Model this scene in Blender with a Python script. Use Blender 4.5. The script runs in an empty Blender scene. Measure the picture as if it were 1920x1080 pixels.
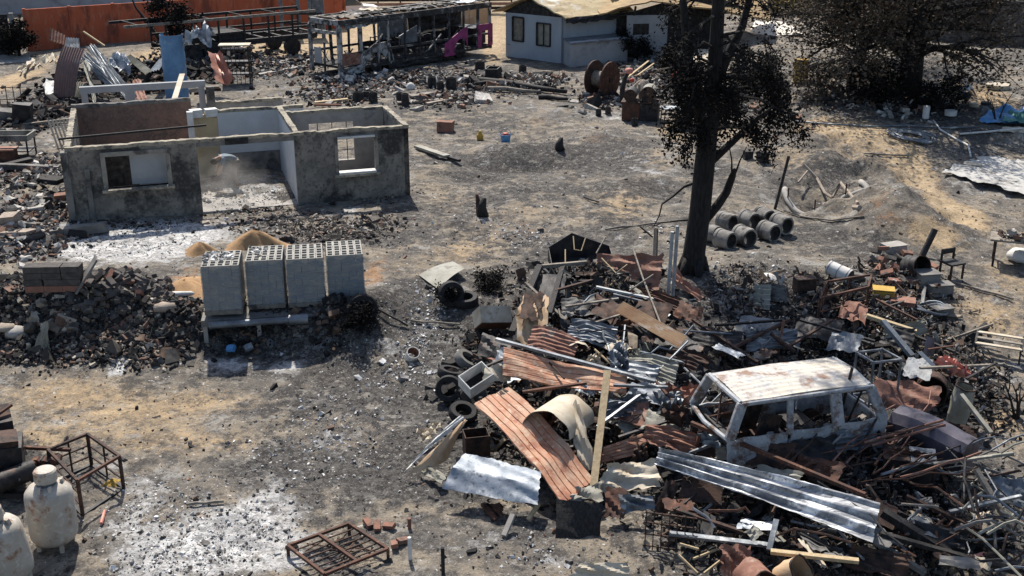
import bpy, math, random
import numpy as np
from mathutils import Vector, Matrix
random.seed(11)
rng = np.random.default_rng(11)
SC = bpy.context.scene
COL = SC.collection
R = math.radians
PI = math.pi

# ---------------------------------------------------------------- camera, sky, sun, exposure
CAMH, TILT, FPX = 10.4, R(20.5), 2150.0
cam_d = bpy.data.cameras.new('camera')
cam_d.sensor_width = 36.0
cam_d.lens = 36.0 * FPX / 1920.0
cam_d.clip_end = 3000
cam_d.clip_start = 0.1
cam = bpy.data.objects.new('camera', cam_d)
COL.objects.link(cam)
cam.location = (0, 0, CAMH)
cam.rotation_euler = (PI / 2 - TILT, 0, 0)
SC.camera = cam

SUN_EL, SUN_AZ = R(51), R(-13)          # azimuth measured from +Y (away from the camera), negative = towards -X
world = bpy.data.worlds.new('World')
SC.world = world
world.use_nodes = True
wn = world.node_tree.nodes
sky = wn.new('ShaderNodeTexSky')
sky.sky_type = 'NISHITA'
sky.sun_disc = False
sky.sun_elevation = SUN_EL
sky.sun_rotation = SUN_AZ
sky.air_density = 1.0
sky.dust_density = 1.5
bgn = wn['Background']
bgn.inputs[1].default_value = 0.1
world.node_tree.links.new(sky.outputs[0], bgn.inputs[0])
sun_d = bpy.data.lights.new('sun', 'SUN')
sun_d.energy = 4.6
sun_d.angle = R(0.5)
sun_d.color = (1.0, 0.94, 0.85)
sun = bpy.data.objects.new('sun', sun_d)
COL.objects.link(sun)
sdir = Vector((math.sin(SUN_AZ) * math.cos(SUN_EL), math.cos(SUN_AZ) * math.cos(SUN_EL), math.sin(SUN_EL)))
sun.rotation_euler = sdir.to_track_quat('Z', 'Y').to_euler()
SC.view_settings.view_transform = 'Standard'
SC.view_settings.look = 'None'
SC.view_settings.exposure = 0.64
SC.view_settings.gamma = 1.0
SC.view_settings.use_curve_mapping = False
SC.render.engine = 'CYCLES'
SC.cycles.max_bounces = 5
SC.cycles.diffuse_bounces = 2
SC.cycles.glossy_bounces = 2
SC.cycles.transparent_max_bounces = 8
SC.cycles.volume_bounces = 0
SC.cycles.volume_step_rate = 2.0

# ---------------------------------------------------------------- surveying helpers
cT, sT = math.cos(TILT), math.sin(TILT)
def ray(px, py):
    a, b = (px - 960) / FPX, (py - 540) / FPX
    return Vector((a, cT - b * sT, -sT - b * cT))
def Z(px, py, z=0.0):
    d = ray(px, py); t = (z - CAMH) / d.z
    return Vector((d.x * t, d.y * t, z))
def _h2(ix, iy, s):
    v = np.sin(ix * 127.1 + iy * 311.7 + s * 74.7) * 43758.5453
    return v - np.floor(v)
def vn(x, y, s=0):
    x = np.asarray(x, float); y = np.asarray(y, float)
    ix, iy = np.floor(x), np.floor(y); fx, fy = x - ix, y - iy
    fx = fx * fx * (3 - 2 * fx); fy = fy * fy * (3 - 2 * fy)
    a, b, c, d = _h2(ix, iy, s), _h2(ix + 1, iy, s), _h2(ix, iy + 1, s), _h2(ix + 1, iy + 1, s)
    return (a * (1 - fx) + b * fx) * (1 - fy) + (c * (1 - fx) + d * fx) * fy
def fbm(x, y, s=0, o=3):
    r = 0; a = .5
    for i in range(o):
        r = r + a * vn(np.asarray(x) * 2 ** i, np.asarray(y) * 2 ** i, s + i); a *= .5
    return r
def ss(a, b, x):
    t = np.clip((np.asarray(x, float) - a) / (b - a), 0, 1)
    return t * t * (3 - 2 * t)
BUMPS = []          # (x, y, rx, ry, rot, height)
def bump(px, py, rx, ry, h, rot=0.0):
    p = Z(px, py, -0.3 if py > 600 else 0); BUMPS.append((p.x, p.y, rx, ry, rot, h))
bump(1560, 292, 3.6, 3.0, .5); bump(1535, 372, 1.6, 1.7, -.75); bump(1650, 395, 1.9, 2.0, .75); bump(1690, 430, 1.6, 1.6, .5)
bump(1480, 520, 3.2, 2.2, .35); bump(960, 310, 2.6, .8, -.35); bump(1000, 285, 2.6, 1.2, .35); bump(890, 330, 1.6, .7, -.22)
bump(1130, 265, 2.2, 1.6, .3); bump(1240, 300, 2.4, 2.6, .3); bump(1180, 350, 1.6, 1.4, .22); bump(1880, 270, 3.0, 1.2, .2)
bump(1830, 150, 5, 3, .5); bump(1150, 700, 2.4, 2.6, .5); bump(1130, 560, 1.9, 2.4, .6); bump(1500, 800, 2.3, 1.0, .42); bump(1470, 850, 2.0, .7, .42); bump(1600, 830, 1.2, .7, .3); bump(1330, 780, 1.0, .9, .3); bump(1550, 900, 3.2, 2.2, .3); bump(1560, 590, 2.6, 2.0, .25)
bump(200, 550, 1.6, 1.6, .32); bump(60, 560, 1.8, 1.8, .2); bump(290, 600, 1.4, 1.2, .2); bump(120, 610, 2.0, 1.2, .25)
bump(40, 400, 2.6, 3.2, .3); bump(240, 100, 6, 5, .3); bump(560, 420, 3.4, 1.3, .14); bump(470, 335, 1.6, 1.6, .2); bump(330, 930, 1.5, 1.3, .12)
bump(700, 560, 1.1, 1.1, .2); bump(860, 560, 1.0, .8, .16); bump(640, 600, 1.0, 1.0, .35)
def hz(x, y):
    x = np.asarray(x, float); y = np.asarray(y, float)
    w = .55 + 3.6 * ss(-4.2, -1.5, x)
    wob = (vn(x * .9, 3.3, 5) - .5) * .7
    yc = 25.9 + wob - 1.2 * ss(-3, 3, x)
    z = -.8 * (1 - ss(0, 1, (y - yc + w) / (2 * w)))
    for bx, by, rx, ry, ro, h in BUMPS:
        dx, dy = x - bx, y - by
        z = z + h * np.exp(-((dx / rx) ** 2 + (dy / ry) ** 2) * 1.4)
    z = z + (fbm(x * .35, y * .35, 2, 3) - .45) * .22
    z = z + (fbm(x * 1.6, y * 1.6, 9, 2) - .375) * .09
    z = z + 1.0 * ss(38, 52, y) * ss(8.5, 14, x)
    z = z + (fbm(x * .9, y * .9, 41, 3) - .44) * .9 * ss(8, 10.5, x) * ss(29, 33, y) * (1 - ss(40, 47, y)) * (1 - ss(13, 15, x))
    z = z + (fbm(x * 1.1, y * 1.1, 51, 3) - .44) * .25 * ss(-4, -1, x) * ss(29, 34, y) * (1 - ss(46, 52, y))
    z = z + .012 * np.clip(y - 100, 0, 600) * ss(100, 180, y)
    return z
def hzs(x, y):
    return float(hz(x, y))
def P(px, py, dz=0.0):
    d = ray(px, py); z = 0.0
    for i in range(14):
        t = (z - CAMH) / d.z
        z = .4 * z + .6 * hzs(d.x * t, d.y * t)
    t = (z - CAMH) / d.z
    return Vector((d.x * t, d.y * t, z + dz))
def scale_at(px, py):
    p = P(px, py); return FPX / (p.y * cT + (CAMH - p.z) * sT)      # pixels per metre there
def up(p, h): return Vector((p.x, p.y, p.z + h))
def V(x, y, z=0.0): return Vector((x, y, z))

# ---------------------------------------------------------------- mesh helpers
class MB:
    def __init__(s): s.v = []; s.f = []
    def add(s, vs, fs):
        o = len(s.v); s.v += [tuple(a) for a in vs]; s.f += [tuple(i + o for i in f) for f in fs]; return s
    def box(s, c, size, M=None):
        c = Vector(c); h = [q / 2 for q in size]
        vs = [Vector((sx * h[0], sy * h[1], sz * h[2])) for sz in (-1, 1) for sy in (-1, 1) for sx in (-1, 1)]
        if M is not None: vs = [M @ q for q in vs]
        return s.add([q + c for q in vs], [(0, 2, 3, 1), (4, 5, 7, 6), (0, 1, 5, 4), (2, 6, 7, 3), (0, 4, 6, 2), (1, 3, 7, 5)])
    def bar(s, p, q, w, h=None, upv=(0, 0, 1), taper=1.0):
        p, q = Vector(p), Vector(q); h = w if h is None else h
        d = (q - p).normalized(); u = Vector(upv)
        if abs(d.dot(u)) > .97: u = Vector((0, 1, 0)) if abs(d.y) < .9 else Vector((1, 0, 0))
        a = d.cross(u).normalized(); b = a.cross(d).normalized()
        vs = []
        for e, k in ((p, 1), (q, taper)):
            for sa, sb in ((-1, -1), (1, -1), (1, 1), (-1, 1)): vs.append(e + a * (sa * w / 2 * k) + b * (sb * h / 2 * k))
        return s.add(vs, [(0, 1, 2, 3), (7, 6, 5, 4), (0, 4, 5, 1), (1, 5, 6, 2), (2, 6, 7, 3), (3, 7, 4, 0)])
    def path(s, pts, r, n=6, cap=True):
        pts = [Vector(p) for p in pts]; rs = r if isinstance(r, (list, tuple)) else [r] * len(pts)
        o = len(s.v); prev = None
        for i, p in enumerate(pts):
            d = (pts[min(i + 1, len(pts) - 1)] - pts[max(i - 1, 0)]).normalized()
            if prev is None:
                prev = Vector((0, 0, 1)) if abs(d.z) < .9 else Vector((1, 0, 0))
            a = d.cross(prev)
            a = a.normalized() if a.length > 1e-5 else d.orthogonal().normalized()
            prev = a.cross(d).normalized()
            for k in range(n):
                t = 2 * PI * k / n
                s.v.append(tuple(p + a * (math.cos(t) * rs[i]) + prev * (math.sin(t) * rs[i])))
        for i in range(len(pts) - 1):
            for k in range(n):
                a0, a1 = o + i * n + k, o + i * n + (k + 1) % n
                s.f.append((a0, a1, a1 + n, a0 + n))
        if cap:
            s.f.append(tuple(o + k for k in reversed(range(n)))); e = o + (len(pts) - 1) * n
            s.f.append(tuple(e + k for k in range(n)))
        return s
    def tube(s, p, q, r, n=8, r2=None, cap=True): return s.path([p, q], [r, r if r2 is None else r2], n, cap)
    def lathe(s, prof, n=20, c=(0, 0, 0), M=None, a0=0.0, a1=2 * PI, dent=None):
        full = abs(a1 - a0 - 2 * PI) < 1e-6; m = n if full else n + 1; o = len(s.v); c = Vector(c)
        for r, z in prof:
            for k in range(m):
                t = a0 + (a1 - a0) * k / n
                rr = r * (1 + (dent(t, z) if dent else 0))
                q = Vector((rr * math.cos(t), rr * math.sin(t), z))
                if M is not None: q = M @ q
                s.v.append(tuple(q + c))
        for i in range(len(prof) - 1):
            for k in range(n):
                k1 = (k + 1) % m
                s.f.append((o + i * m + k, o + i * m + k1, o + (i + 1) * m + k1, o + (i + 1) * m + k))
        return s
    def prism(s, poly, off):
        n = len(poly); off = Vector(off); poly = [Vector(p) for p in poly]
        return s.add(poly + [p + off for p in poly], [tuple(reversed(range(n))), tuple(range(n, 2 * n))] + [(i, (i + 1) % n, n + (i + 1) % n, n + i) for i in range(n)])
    def build(s, name, mat, parent=None, origin=None, smooth=False, loc=None, rotz=0.0):
        """parent given: vertices are in the parent's space unless origin is given (world vertices less origin)."""
        vs = s.v
        if parent is None and origin is None:
            a = np.array(vs); origin = (float(a[:, 0].mean()), float(a[:, 1].mean()), float(a[:, 2].min()))
            if loc is not None: origin = (0, 0, 0)
        if origin is not None:
            ox, oy, oz = origin; vs = [(x - ox, y - oy, z - oz) for x, y, z in vs]
        me = bpy.data.meshes.new(name); me.from_pydata(vs, [], s.f); me.materials.append(mat)
        if smooth:
            me.polygons.foreach_set('use_smooth', [True] * len(me.polygons))
            if smooth is not True: me.set_sharp_from_angle(angle=smooth)
        ob = bpy.data.objects.new(name, me); COL.objects.link(ob)
        if parent is not None: ob.parent = parent
        elif loc is not None: ob.location = loc; ob.rotation_euler.z = rotz
        else: ob.location = origin
        return ob
SM = R(35)
def tag(o, label, cat, group=None, kind=None):
    o['label'] = label; o['category'] = cat
    if group: o['group'] = group
    if kind: o['kind'] = kind
    return o
def thing(name, label, cat, loc=(0, 0, 0), rotz=0.0, group=None):
    o = bpy.data.objects.new(name, None); COL.objects.link(o); o.empty_display_size = .3
    o.location = loc; o.rotation_euler = (0, 0, rotz)
    return tag(o, label, cat, group)
def setting(o): o['kind'] = 'structure'; return o
def copy_tree(o, parent=None):
    c = o.copy(); COL.objects.link(c)
    if parent is not None: c.parent = parent
    for ch in list(o.children): copy_tree(ch, c)
    return c
def rotm(rx, ry, rz): return Matrix.Rotation(rz, 3, 'Z') @ Matrix.Rotation(ry, 3, 'Y') @ Matrix.Rotation(rx, 3, 'X')

# ---------------------------------------------------------------- materials
def mat(name, c1, c2=None, sc=3.0, rough=.8, metal=0.0, c3=None, t3=.6, sc3=1.2, bump=.2, bsc=None, stretch=None, spec=.3, det=6, lo=.35, hi=.65, grime=None, gt=.5):
    """two noise-mixed colours, a third in larger patches, a fourth as fine grime; world-position noise so that no two pieces match"""
    m = bpy.data.materials.new(name); m.use_nodes = True; nt = m.node_tree; N, L = nt.nodes, nt.links
    b = N['Principled BSDF']; b.inputs['Roughness'].default_value = rough; b.inputs['Metallic'].default_value = metal
    b.inputs['Specular IOR Level'].default_value = spec
    g = N.new('ShaderNodeNewGeometry'); pos = g.outputs['Position']
    if stretch:
        mp = N.new('ShaderNodeMapping'); mp.inputs['Scale'].default_value = stretch; L.new(pos, mp.inputs[0]); pos = mp.outputs[0]
    def noise(s, d=det, rr=.6):
        n = N.new('ShaderNodeTexNoise'); n.inputs['Scale'].default_value = s; n.inputs['Detail'].default_value = d; n.inputs['Roughness'].default_value = rr
        L.new(pos, n.inputs['Vector']); return n.outputs['Fac']
    def ramp(f, a, bb):
        r = N.new('ShaderNodeMapRange'); r.interpolation_type = 'SMOOTHSTEP'; r.inputs[1].default_value = a; r.inputs[2].default_value = bb; L.new(f, r.inputs[0]); return r.outputs[0]
    def mix(f, a, bb):
        x = N.new('ShaderNodeMix'); x.data_type = 'RGBA'; L.new(f, x.inputs[0])
        for i, c in ((6, a), (7, bb)):
            if isinstance(c, tuple): x.inputs[i].default_value = (*c, 1)
            else: L.new(c, x.inputs[i])
        return x.outputs[2]
    c = c1
    if c2: c = mix(ramp(noise(sc), lo, hi), c1, c2)
    if c3: c = mix(ramp(noise(sc3, 8, .7), t3 - .06, t3 + .06), c, c3)
    if grime: c = mix(ramp(noise(sc * 4.3, 4), gt - .1, gt + .1), c, grime)
    if isinstance(c, tuple): b.inputs['Base Color'].default_value = (*c, 1)
    else: L.new(c, b.inputs['Base Color'])
    if bump:
        bn = N.new('ShaderNodeBump'); bn.inputs['Strength'].default_value = bump; bn.inputs['Distance'].default_value = .03
        L.new(noise(bsc or sc * 5, 5), bn.inputs['Height']); L.new(bn.outputs[0], b.inputs['Normal'])
    return m
def tint_mat(name, rough=.9, spec=.2, bump=.3):
    m = bpy.data.materials.new(name); m.use_nodes = True; N, L = m.node_tree.nodes, m.node_tree.links
    b = N['Principled BSDF']; b.inputs['Roughness'].default_value = rough; b.inputs['Specular IOR Level'].default_value = spec
    a = N.new('ShaderNodeAttribute'); a.attribute_name = 'tint'
    g = N.new('ShaderNodeNewGeometry'); n = N.new('ShaderNodeTexNoise'); n.inputs['Scale'].default_value = 9; n.inputs['Detail'].default_value = 5
    L.new(g.outputs['Position'], n.inputs['Vector'])
    mr = N.new('ShaderNodeMapRange'); mr.inputs[1].default_value = .3; mr.inputs[2].default_value = .7; mr.inputs[3].default_value = .6; mr.inputs[4].default_value = 1.3
    L.new(n.outputs['Fac'], mr.inputs[0])
    x = N.new('ShaderNodeVectorMath'); x.operation = 'SCALE'; L.new(a.outputs['Color'], x.inputs[0]); L.new(mr.outputs[0], x.inputs['Scale'])
    L.new(x.outputs[0], b.inputs['Base Color'])
    return m
CHAR = (.016, .015, .015)
m_char = mat('charred', (.014, .0135, .0135), (.045, .042, .04), 6, .85, bump=.5, c3=(.10, .095, .09), t3=.66, sc3=3)
m_charwood = mat('charred_wood', (.012, .011, .011), (.035, .031, .029), 9, .7, bump=.6, stretch=(3, 3, .6), c3=(.12, .115, .11), t3=.68, sc3=2)
m_black = mat('soot_black_metal', (.016, .016, .018), (.04, .038, .038), 4, .6, metal=.3, bump=.25, c3=(.09, .055, .04), t3=.62, sc3=4)
m_rust = mat('rusted_steel', (.11, .05, .032), (.06, .035, .028), 5, .8, metal=.2, bump=.3, c3=(.20, .11, .07), t3=.6, sc3=6)
m_rustdk = mat('dark_rust', (.045, .028, .022), (.085, .048, .035), 6, .8, metal=.2, bump=.3, c3=(.02, .018, .018), t3=.55, sc3=4)
m_rustpink = mat('pale_rust', (.27, .14, .10), (.18, .085, .06), 4, .8, metal=.1, bump=.2, c3=(.32, .24, .19), t3=.6, sc3=3)
m_orange = mat('burnt_orange_roofing', (.45, .205, .12), (.50, .31, .205), 2.2, .7, metal=.0, bump=.15, c3=(.33, .135, .08), t3=.55, sc3=1.8, grime=(.55, .41, .29), gt=.61)
m_galv = mat('scorched_galvanised', (.36, .39, .43), (.20, .23, .27), 2.4, .6, metal=.25, bump=.15, c3=(.60, .61, .60), t3=.56, sc3=1.6, grime=(.13, .14, .16), gt=.62)
m_zincdk = mat('dull_zinc', (.20, .22, .24), (.11, .12, .135), 2.6, .5, metal=.4, bump=.15, c3=(.36, .37, .37), t3=.6, sc3=2)
m_ribbed = mat('blue_grey_zinc', (.33, .335, .34), (.11, .12, .14), 2.0, .5, metal=.35, bump=.12, stretch=(.6, 2.2, 1), c3=(.62, .64, .66), t3=.55, sc3=1.7, grime=(.05, .055, .07), gt=.64)  # grey zinc with darker blue-grey patches
m_cream = mat('cream_burnt_tin', (.52, .46, .36), (.40, .33, .24), 2.6, .7, bump=.15, c3=(.28, .21, .15), t3=.62, sc3=2.4)
m_tan = mat('tan_burnt_tin', (.50, .36, .22), (.42, .27, .16), 2.4, .7, bump=.15, c3=(.58, .50, .40), t3=.6, sc3=2)
m_white = mat('ashy_white', (.66, .65, .62), (.5, .48, .45), 4, .75, bump=.2, c3=(.30, .27, .25), t3=.66, sc3=3)
m_olive = mat('smoked_tin', (.20, .19, .15), (.29, .28, .24), 2.6, .7, bump=.15, c3=(.10, .095, .085), t3=.6, sc3=2)
m_wood = mat('raw_timber', (.46, .36, .22), (.36, .27, .16), 4, .8, bump=.3, stretch=(4, 4, .5), c3=(.22, .16, .10), t3=.66, sc3=2)
m_oldwood = mat('grey_timber', (.26, .23, .19), (.17, .145, .12), 5, .85, bump=.4, c3=(.06, .05, .045), t3=.6, sc3=2)
m_redwood = mat('reddish_boards', (.34, .16, .10), (.42, .24, .16), 5, .8, bump=.3, c3=(.20, .10, .07), t3=.58, sc3=3)
m_conc = mat('concrete', (.34, .32, .29), (.26, .245, .225), 3, .9, bump=.3, c3=(.12, .115, .11), t3=.62, sc3=1.2)
m_concdk = mat('sooty_concrete', (.20, .19, .175), (.13, .125, .118), 3, .9, bump=.3, c3=(.05, .048, .047), t3=.56, sc3=.9)
m_block = mat('concrete_block', (.36, .345, .31), (.29, .28, .255), 5, .95, bump=.5, bsc=60, c3=(.25, .24, .23), t3=.66, sc3=3)
m_brickblk = mat('scorched_brick', (.055, .05, .047), (.10, .088, .08), 6, .9, bump=.4, c3=(.22, .13, .10), t3=.68, sc3=2.5)
m_brick = mat('fired_brick', (.27, .13, .09), (.2, .11, .08), 5, .9, bump=.4, c3=(.08, .07, .065), t3=.58, sc3=3)
m_stone = mat('pale_stone', (.36, .30, .24), (.27, .22, .18), 5, .9, bump=.6, c3=(.16, .14, .13), t3=.6, sc3=3)
m_sand = mat('heaped_sand', (.36, .225, .115), (.29, .175, .09), 6, .95, bump=.5, bsc=40, c3=(.22, .15, .09), t3=.64, sc3=2)
m_bluep = mat('blue_plastic', (.06, .20, .42), (.10, .28, .5), 4, .45, bump=.1, c3=(.3, .34, .38), t3=.64, sc3=3)
m_redp = mat('red_plastic', (.5, .06, .04), (.42, .09, .05), 5, .5, bump=.1)
m_pinkp = mat('faded_red_plastic', (.55, .25, .2), (.48, .17, .13), 5, .6, bump=.1)
m_yel = mat('yellow_ochre', (.45, .29, .05), (.36, .22, .05), 5, .7, bump=.2)
m_rubber = mat('black_rubber', (.012, .012, .013), (.025, .024, .024), 10, .75, bump=.4)
m_tree = mat('burnt_bark', (.012, .011, .011), (.03, .027, .025), 8, .9, bump=.9, bsc=14, stretch=(3, 3, .5), c3=(.055, .048, .043), t3=.63, sc3=5)
m_leafblk = mat('burnt_leaf', (.011, .0105, .010), (.02, .0175, .016), 3, .95, spec=.1, bump=0, c3=(.045, .034, .026), t3=.68, sc3=1.2)
m_leafbrn = mat('scorched_leaf', (.092, .072, .055), (.06, .05, .042), .9, .95, spec=.1, bump=0, c3=(.12, .092, .064), t3=.58, sc3=.6)
m_leafgrn = mat('green_leaf', (.06, .10, .025), (.10, .14, .035), .8, .8, bump=0, c3=(.16, .17, .05), t3=.62, sc3=.7)
m_leafdry = mat('dry_leaf', (.26, .20, .06), (.18, .13, .05), 1.0, .85, bump=0)
m_tint = tint_mat('mixed_rubble')
# ---------------------------------------------------------------- ground
def blobs(lst):
    out = []
    for px, py, rx, ry, a in lst:
        p = P(px, py); s = scale_at(px, py); g = (CAMH - p.z) / math.hypot(p.y, CAMH)
        out.append((p.x, p.y, max(rx / s, .15), max(ry / (s * g), .2), a))
    return out
ASH = blobs([(265, 455, 135, 34, 1.9), (330, 440, 70, 20, 1.0), (200, 460, 70, 26, .6), (150, 430, 40, 20, .4), (225, 688, 22, 18, 1.1), (430, 682, 65, 16, .9), (540, 688, 42, 14, .8), (620, 640, 40, 12, .4), (450, 990, 110, 45, .95), (330, 1040, 110, 50, 1.0), (500, 930, 70, 40, .6),
  (280, 920, 70, 50, .6), (230, 990, 60, 50, .5), (560, 1020, 60, 40, .4), (480, 1060, 110, 30, .6), (1860, 335, 90, 34, .62), (1900, 310, 60, 20, .3), (1370, 585, 50, 30, .6), (1040, 1050, 60, 30, .5), (600, 815, 70, 40, .42), (112, 790, 22, 12, .7), (470, 350, 90, 22, .62), (560, 410, 120, 20, .5),
  (660, 395, 40, 8, .6), (440, 300, 60, 18, .4), (620, 180, 90, 18, .35), (720, 640, 40, 26, .4), (820, 620, 60, 30, .35), (1150, 215, 70, 14, .4), (1040, 330, 60, 20, .3), (1220, 320, 40, 30, .4), (60, 400, 70, 40, .42), (40, 470, 60, 26, .45), (90, 265, 20, 12, .5), (30, 690, 50, 20, .3), (1640, 590, 60, 20, .35),
  (1850, 560, 50, 16, .35), (760, 950, 60, 40, .3), (900, 1030, 60, 30, .42), (1000, 200, 90, 22, .3), (1180, 230, 60, 14, .35), (900, 280, 60, 20, .3), (520, 160, 60, 16, .35), (700, 430, 60, 20, .3), (1700, 820, 60, 30, .2), (1880, 690, 40, 30, .35), (1100, 630, 30, 20, .2), (90, 900, 40, 20, .5), (210, 870, 40, 16, .5)])
TAN = blobs([(1560, 235, 70, 18, 1.5), (1640, 250, 60, 18, 1.5), (1700, 290, 40, 24, 1.5), (1720, 340, 34, 30, 1.5), (1780, 385, 50, 22, 1.4), (1810, 410, 40, 22, 1.4), (1750, 445, 50, 16, 1.4), (1850, 590, 80, 50, .75), (1890, 520, 60, 50, .6), (1880, 790, 60, 40, .8), (1500, 300, 60, 30, .5),
  (20, 150, 40, 34, 1.2), (280, 110, 60, 22, 1.2), (520, 90, 90, 20, 1.2), (700, 80, 120, 30, 1.2), (930, 70, 30, 50, 1.2), (760, 40, 260, 24, 1.2), (100, 730, 160, 40, .62), (250, 770, 180, 44, .66), (60, 830, 120, 40, .62), (420, 750, 120, 30, .4), (230, 765, 30, 10, .7), (300, 830, 120, 30, .5), (430, 830, 110, 30, .42),
  (840, 370, 60, 40, .42), (1000, 390, 120, 40, .38), (900, 450, 120, 40, .38), (1150, 400, 80, 50, .42), (1260, 250, 40, 40, .65), (1225, 300, 40, 30, .5), (820, 230, 60, 20, .45), (1000, 240, 130, 24, .42), (1660, 170, 70, 14, .3), (1850, 190, 70, 20, .85), (1830, 165, 50, 14, .6), (1560, 140, 40, 12, .6), (1180, 370, 60, 30, .4),
  (740, 500, 60, 30, .4), (860, 480, 80, 30, .42), (500, 380, 90, 20, .25), (700, 860, 120, 40, .25), (640, 930, 120, 30, .3), (520, 980, 60, 30, .25), (1450, 480, 50, 30, .3), (1600, 300, 60, 30, .5), (1330, 230, 40, 40, .5), (1400, 260, 40, 40, .4), (900, 200, 60, 20, .35), (1060, 460, 60, 20, .35), (1900, 460, 50, 20, .4)])
CLAY = blobs([(700, 520, 26, 44, 1.0), (345, 520, 26, 26, .8), (875, 560, 34, 26, .9), (1190, 345, 50, 18, .8), (1480, 455, 26, 14, .6), (985, 430, 26, 14, .7), (1120, 265, 40, 12, .7), (380, 975, 22, 26, .7), (470, 490, 60, 16, .4), (1560, 360, 60, 14, .6), (1660, 400, 50, 30, .5), (1010, 228, 40, 8, .6), (820, 235, 40, 12, .5), (1900, 740, 30, 24, .6),
  (340, 1000, 40, 30, .45), (540, 870, 50, 12, .35), (1780, 590, 30, 10, .5), (790, 520, 60, 16, .4), (920, 160, 60, 14, .35), (650, 190, 60, 12, .4), (850, 440, 60, 10, .3), (540, 1000, 20, 12, .5), (620, 570, 60, 30, .3), (90, 760, 60, 16, .25)])
BURN = blobs([(760, 155, 180, 16, 1.0), (900, 140, 60, 16, .7), (760, 570, 110, 50, .75), (640, 600, 60, 36, .8), (940, 300, 90, 12, .9), (880, 325, 50, 10, .7), (1090, 660, 240, 150, .95), (1080, 500, 120, 60, .7), (1010, 820, 160, 90, .8), (1600, 900, 320, 170, 1.0), (1480, 640, 190, 80, .95), (1640, 620, 140, 60, .8),
  (1330, 520, 70, 40, .7), (1450, 440, 80, 22, .8), (60, 310, 80, 30, .8), (190, 620, 190, 36, .9), (40, 560, 60, 40, .85), (480, 620, 100, 36, .9), (1650, 150, 140, 50, .75), (1760, 215, 70, 14, .8), (1860, 300, 50, 20, .6), (1540, 350, 80, 40, .6), (1580, 300, 50, 20, .6), (1660, 480, 90, 40, .6), (1700, 540, 80, 40, .6),
  (1140, 300, 60, 16, .6), (1240, 360, 50, 12, .4), (1180, 270, 50, 12, .5), (560, 370, 90, 14, .8), (440, 330, 60, 10, .5), (480, 130, 110, 26, .9), (180, 170, 120, 40, .9), (60, 220, 80, 36, .85), (820, 190, 80, 16, .6), (980, 170, 100, 14, .6), (520, 820, 120, 40, .42), (620, 880, 120, 30, .4), (500, 880, 90, 40, .4), (680, 740, 130, 60, .62), (600, 900, 160, 60, .5), (760, 900, 120, 90, .5), (480, 700, 200, 30, .3), (900, 230, 160, 30, .5), (1050, 300, 180, 40, .55), (800, 430, 160, 40, .45), (1150, 420, 90, 40, .45), (950, 360, 160, 30, .4), (1030, 460, 120, 24, .4), (1200, 330, 90, 40, .4), (1600, 470, 90, 30, .5), (1520, 430, 60, 20, .5),
  (420, 640, 120, 12, .5), (560, 750, 120, 40, .35), (860, 900, 90, 60, .4), (120, 900, 120, 60, .5), (30, 860, 60, 50, .8), (300, 970, 60, 40, .6), (640, 1060, 90, 30, .6), (1000, 980, 120, 30, .3), (1350, 330, 60, 26, .5), (1250, 180, 90, 40, .6), (1430, 200, 80, 40, .6), (1830, 480, 60, 14, .4), (1780, 650, 80, 60, .45), (1900, 360, 50, 30, .25),
  (1050, 360, 120, 20, .25), (760, 400, 60, 16, .3), (700, 280, 60, 20, .4), (820, 300, 60, 10, .5), (740, 210, 40, 14, .5), (620, 440, 90, 16, .3), (860, 610, 90, 40, .5), (700, 450, 90, 14, .3), (1520, 720, 200, 60, .7), (1800, 760, 80, 50, .6), (900, 740, 60, 60, .7), (780, 820, 40, 30, .3)])
def bf(lst, x, y):
    r = np.zeros_like(x)
    for bx, by, rx, ry, a in lst:
        r = r + a * np.exp(-(((x - bx) / rx) ** 2 + ((y - by) / ry) ** 2) * 1.1)
    return r
ys = np.concatenate([np.linspace(-40, 5.5, 8), np.geomspace(7, 125, 640), np.geomspace(130, 900, 18)])
tt = np.concatenate([np.array([-14, -7, -3.5, -2, -1.4]), np.linspace(-1.12, 1.12, 430), np.array([1.4, 2, 3.5, 7, 14])])
YY = np.repeat(ys[:, None], len(tt), 1)
XX = tt[None, :] * (np.clip(np.abs(YY), 11, 900) * .50 + 2.0)
HH = hz(XX, YY)
detail = (fbm(XX * 5, YY * 5, 21, 3) - .44) * .075 * np.clip(1.6 - YY / 60, .25, 1) * (YY < 130)
near = (np.abs(fbm(XX * 11, YY * 11, 31, 2) - .375)) * .06 * (YY < 45) * (YY > 6)
HH = HH + detail - near
nr, nc = XX.shape
verts = np.stack([XX, YY, HH], -1).reshape(-1, 3)
idx = np.arange(nr * nc).reshape(nr, nc)
faces = np.stack([idx[:-1, :-1], idx[:-1, 1:], idx[1:, 1:], idx[1:, :-1]], -1).reshape(-1, 4)
def np_mesh(name, verts, faces, smooth=False):
    """numpy arrays straight into a mesh; faces all have the same number of corners"""
    me = bpy.data.meshes.new(name); k = faces.shape[1]
    me.vertices.add(len(verts)); me.vertices.foreach_set('co', np.ascontiguousarray(verts, np.float32).ravel())
    me.loops.add(faces.size); me.loops.foreach_set('vertex_index', np.ascontiguousarray(faces, np.int32).ravel())
    me.polygons.add(len(faces)); me.polygons.foreach_set('loop_start', np.arange(0, faces.size, k, dtype=np.int32))
    me.polygons.foreach_set('use_smooth', np.full(len(faces), bool(smooth)))
    me.update(calc_edges=True); return me
gm = np_mesh('ground', verts, faces, True)
fx, fy = verts[:, 0], verts[:, 1]
for nm, lst in (('ash', ASH), ('tan', TAN), ('clay', CLAY), ('burn', BURN)):
    at = gm.attributes.new(nm, 'FLOAT', 'POINT'); at.data.foreach_set('value', np.clip(bf(lst, fx, fy), 0, 2.4).astype(np.float32))
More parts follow.
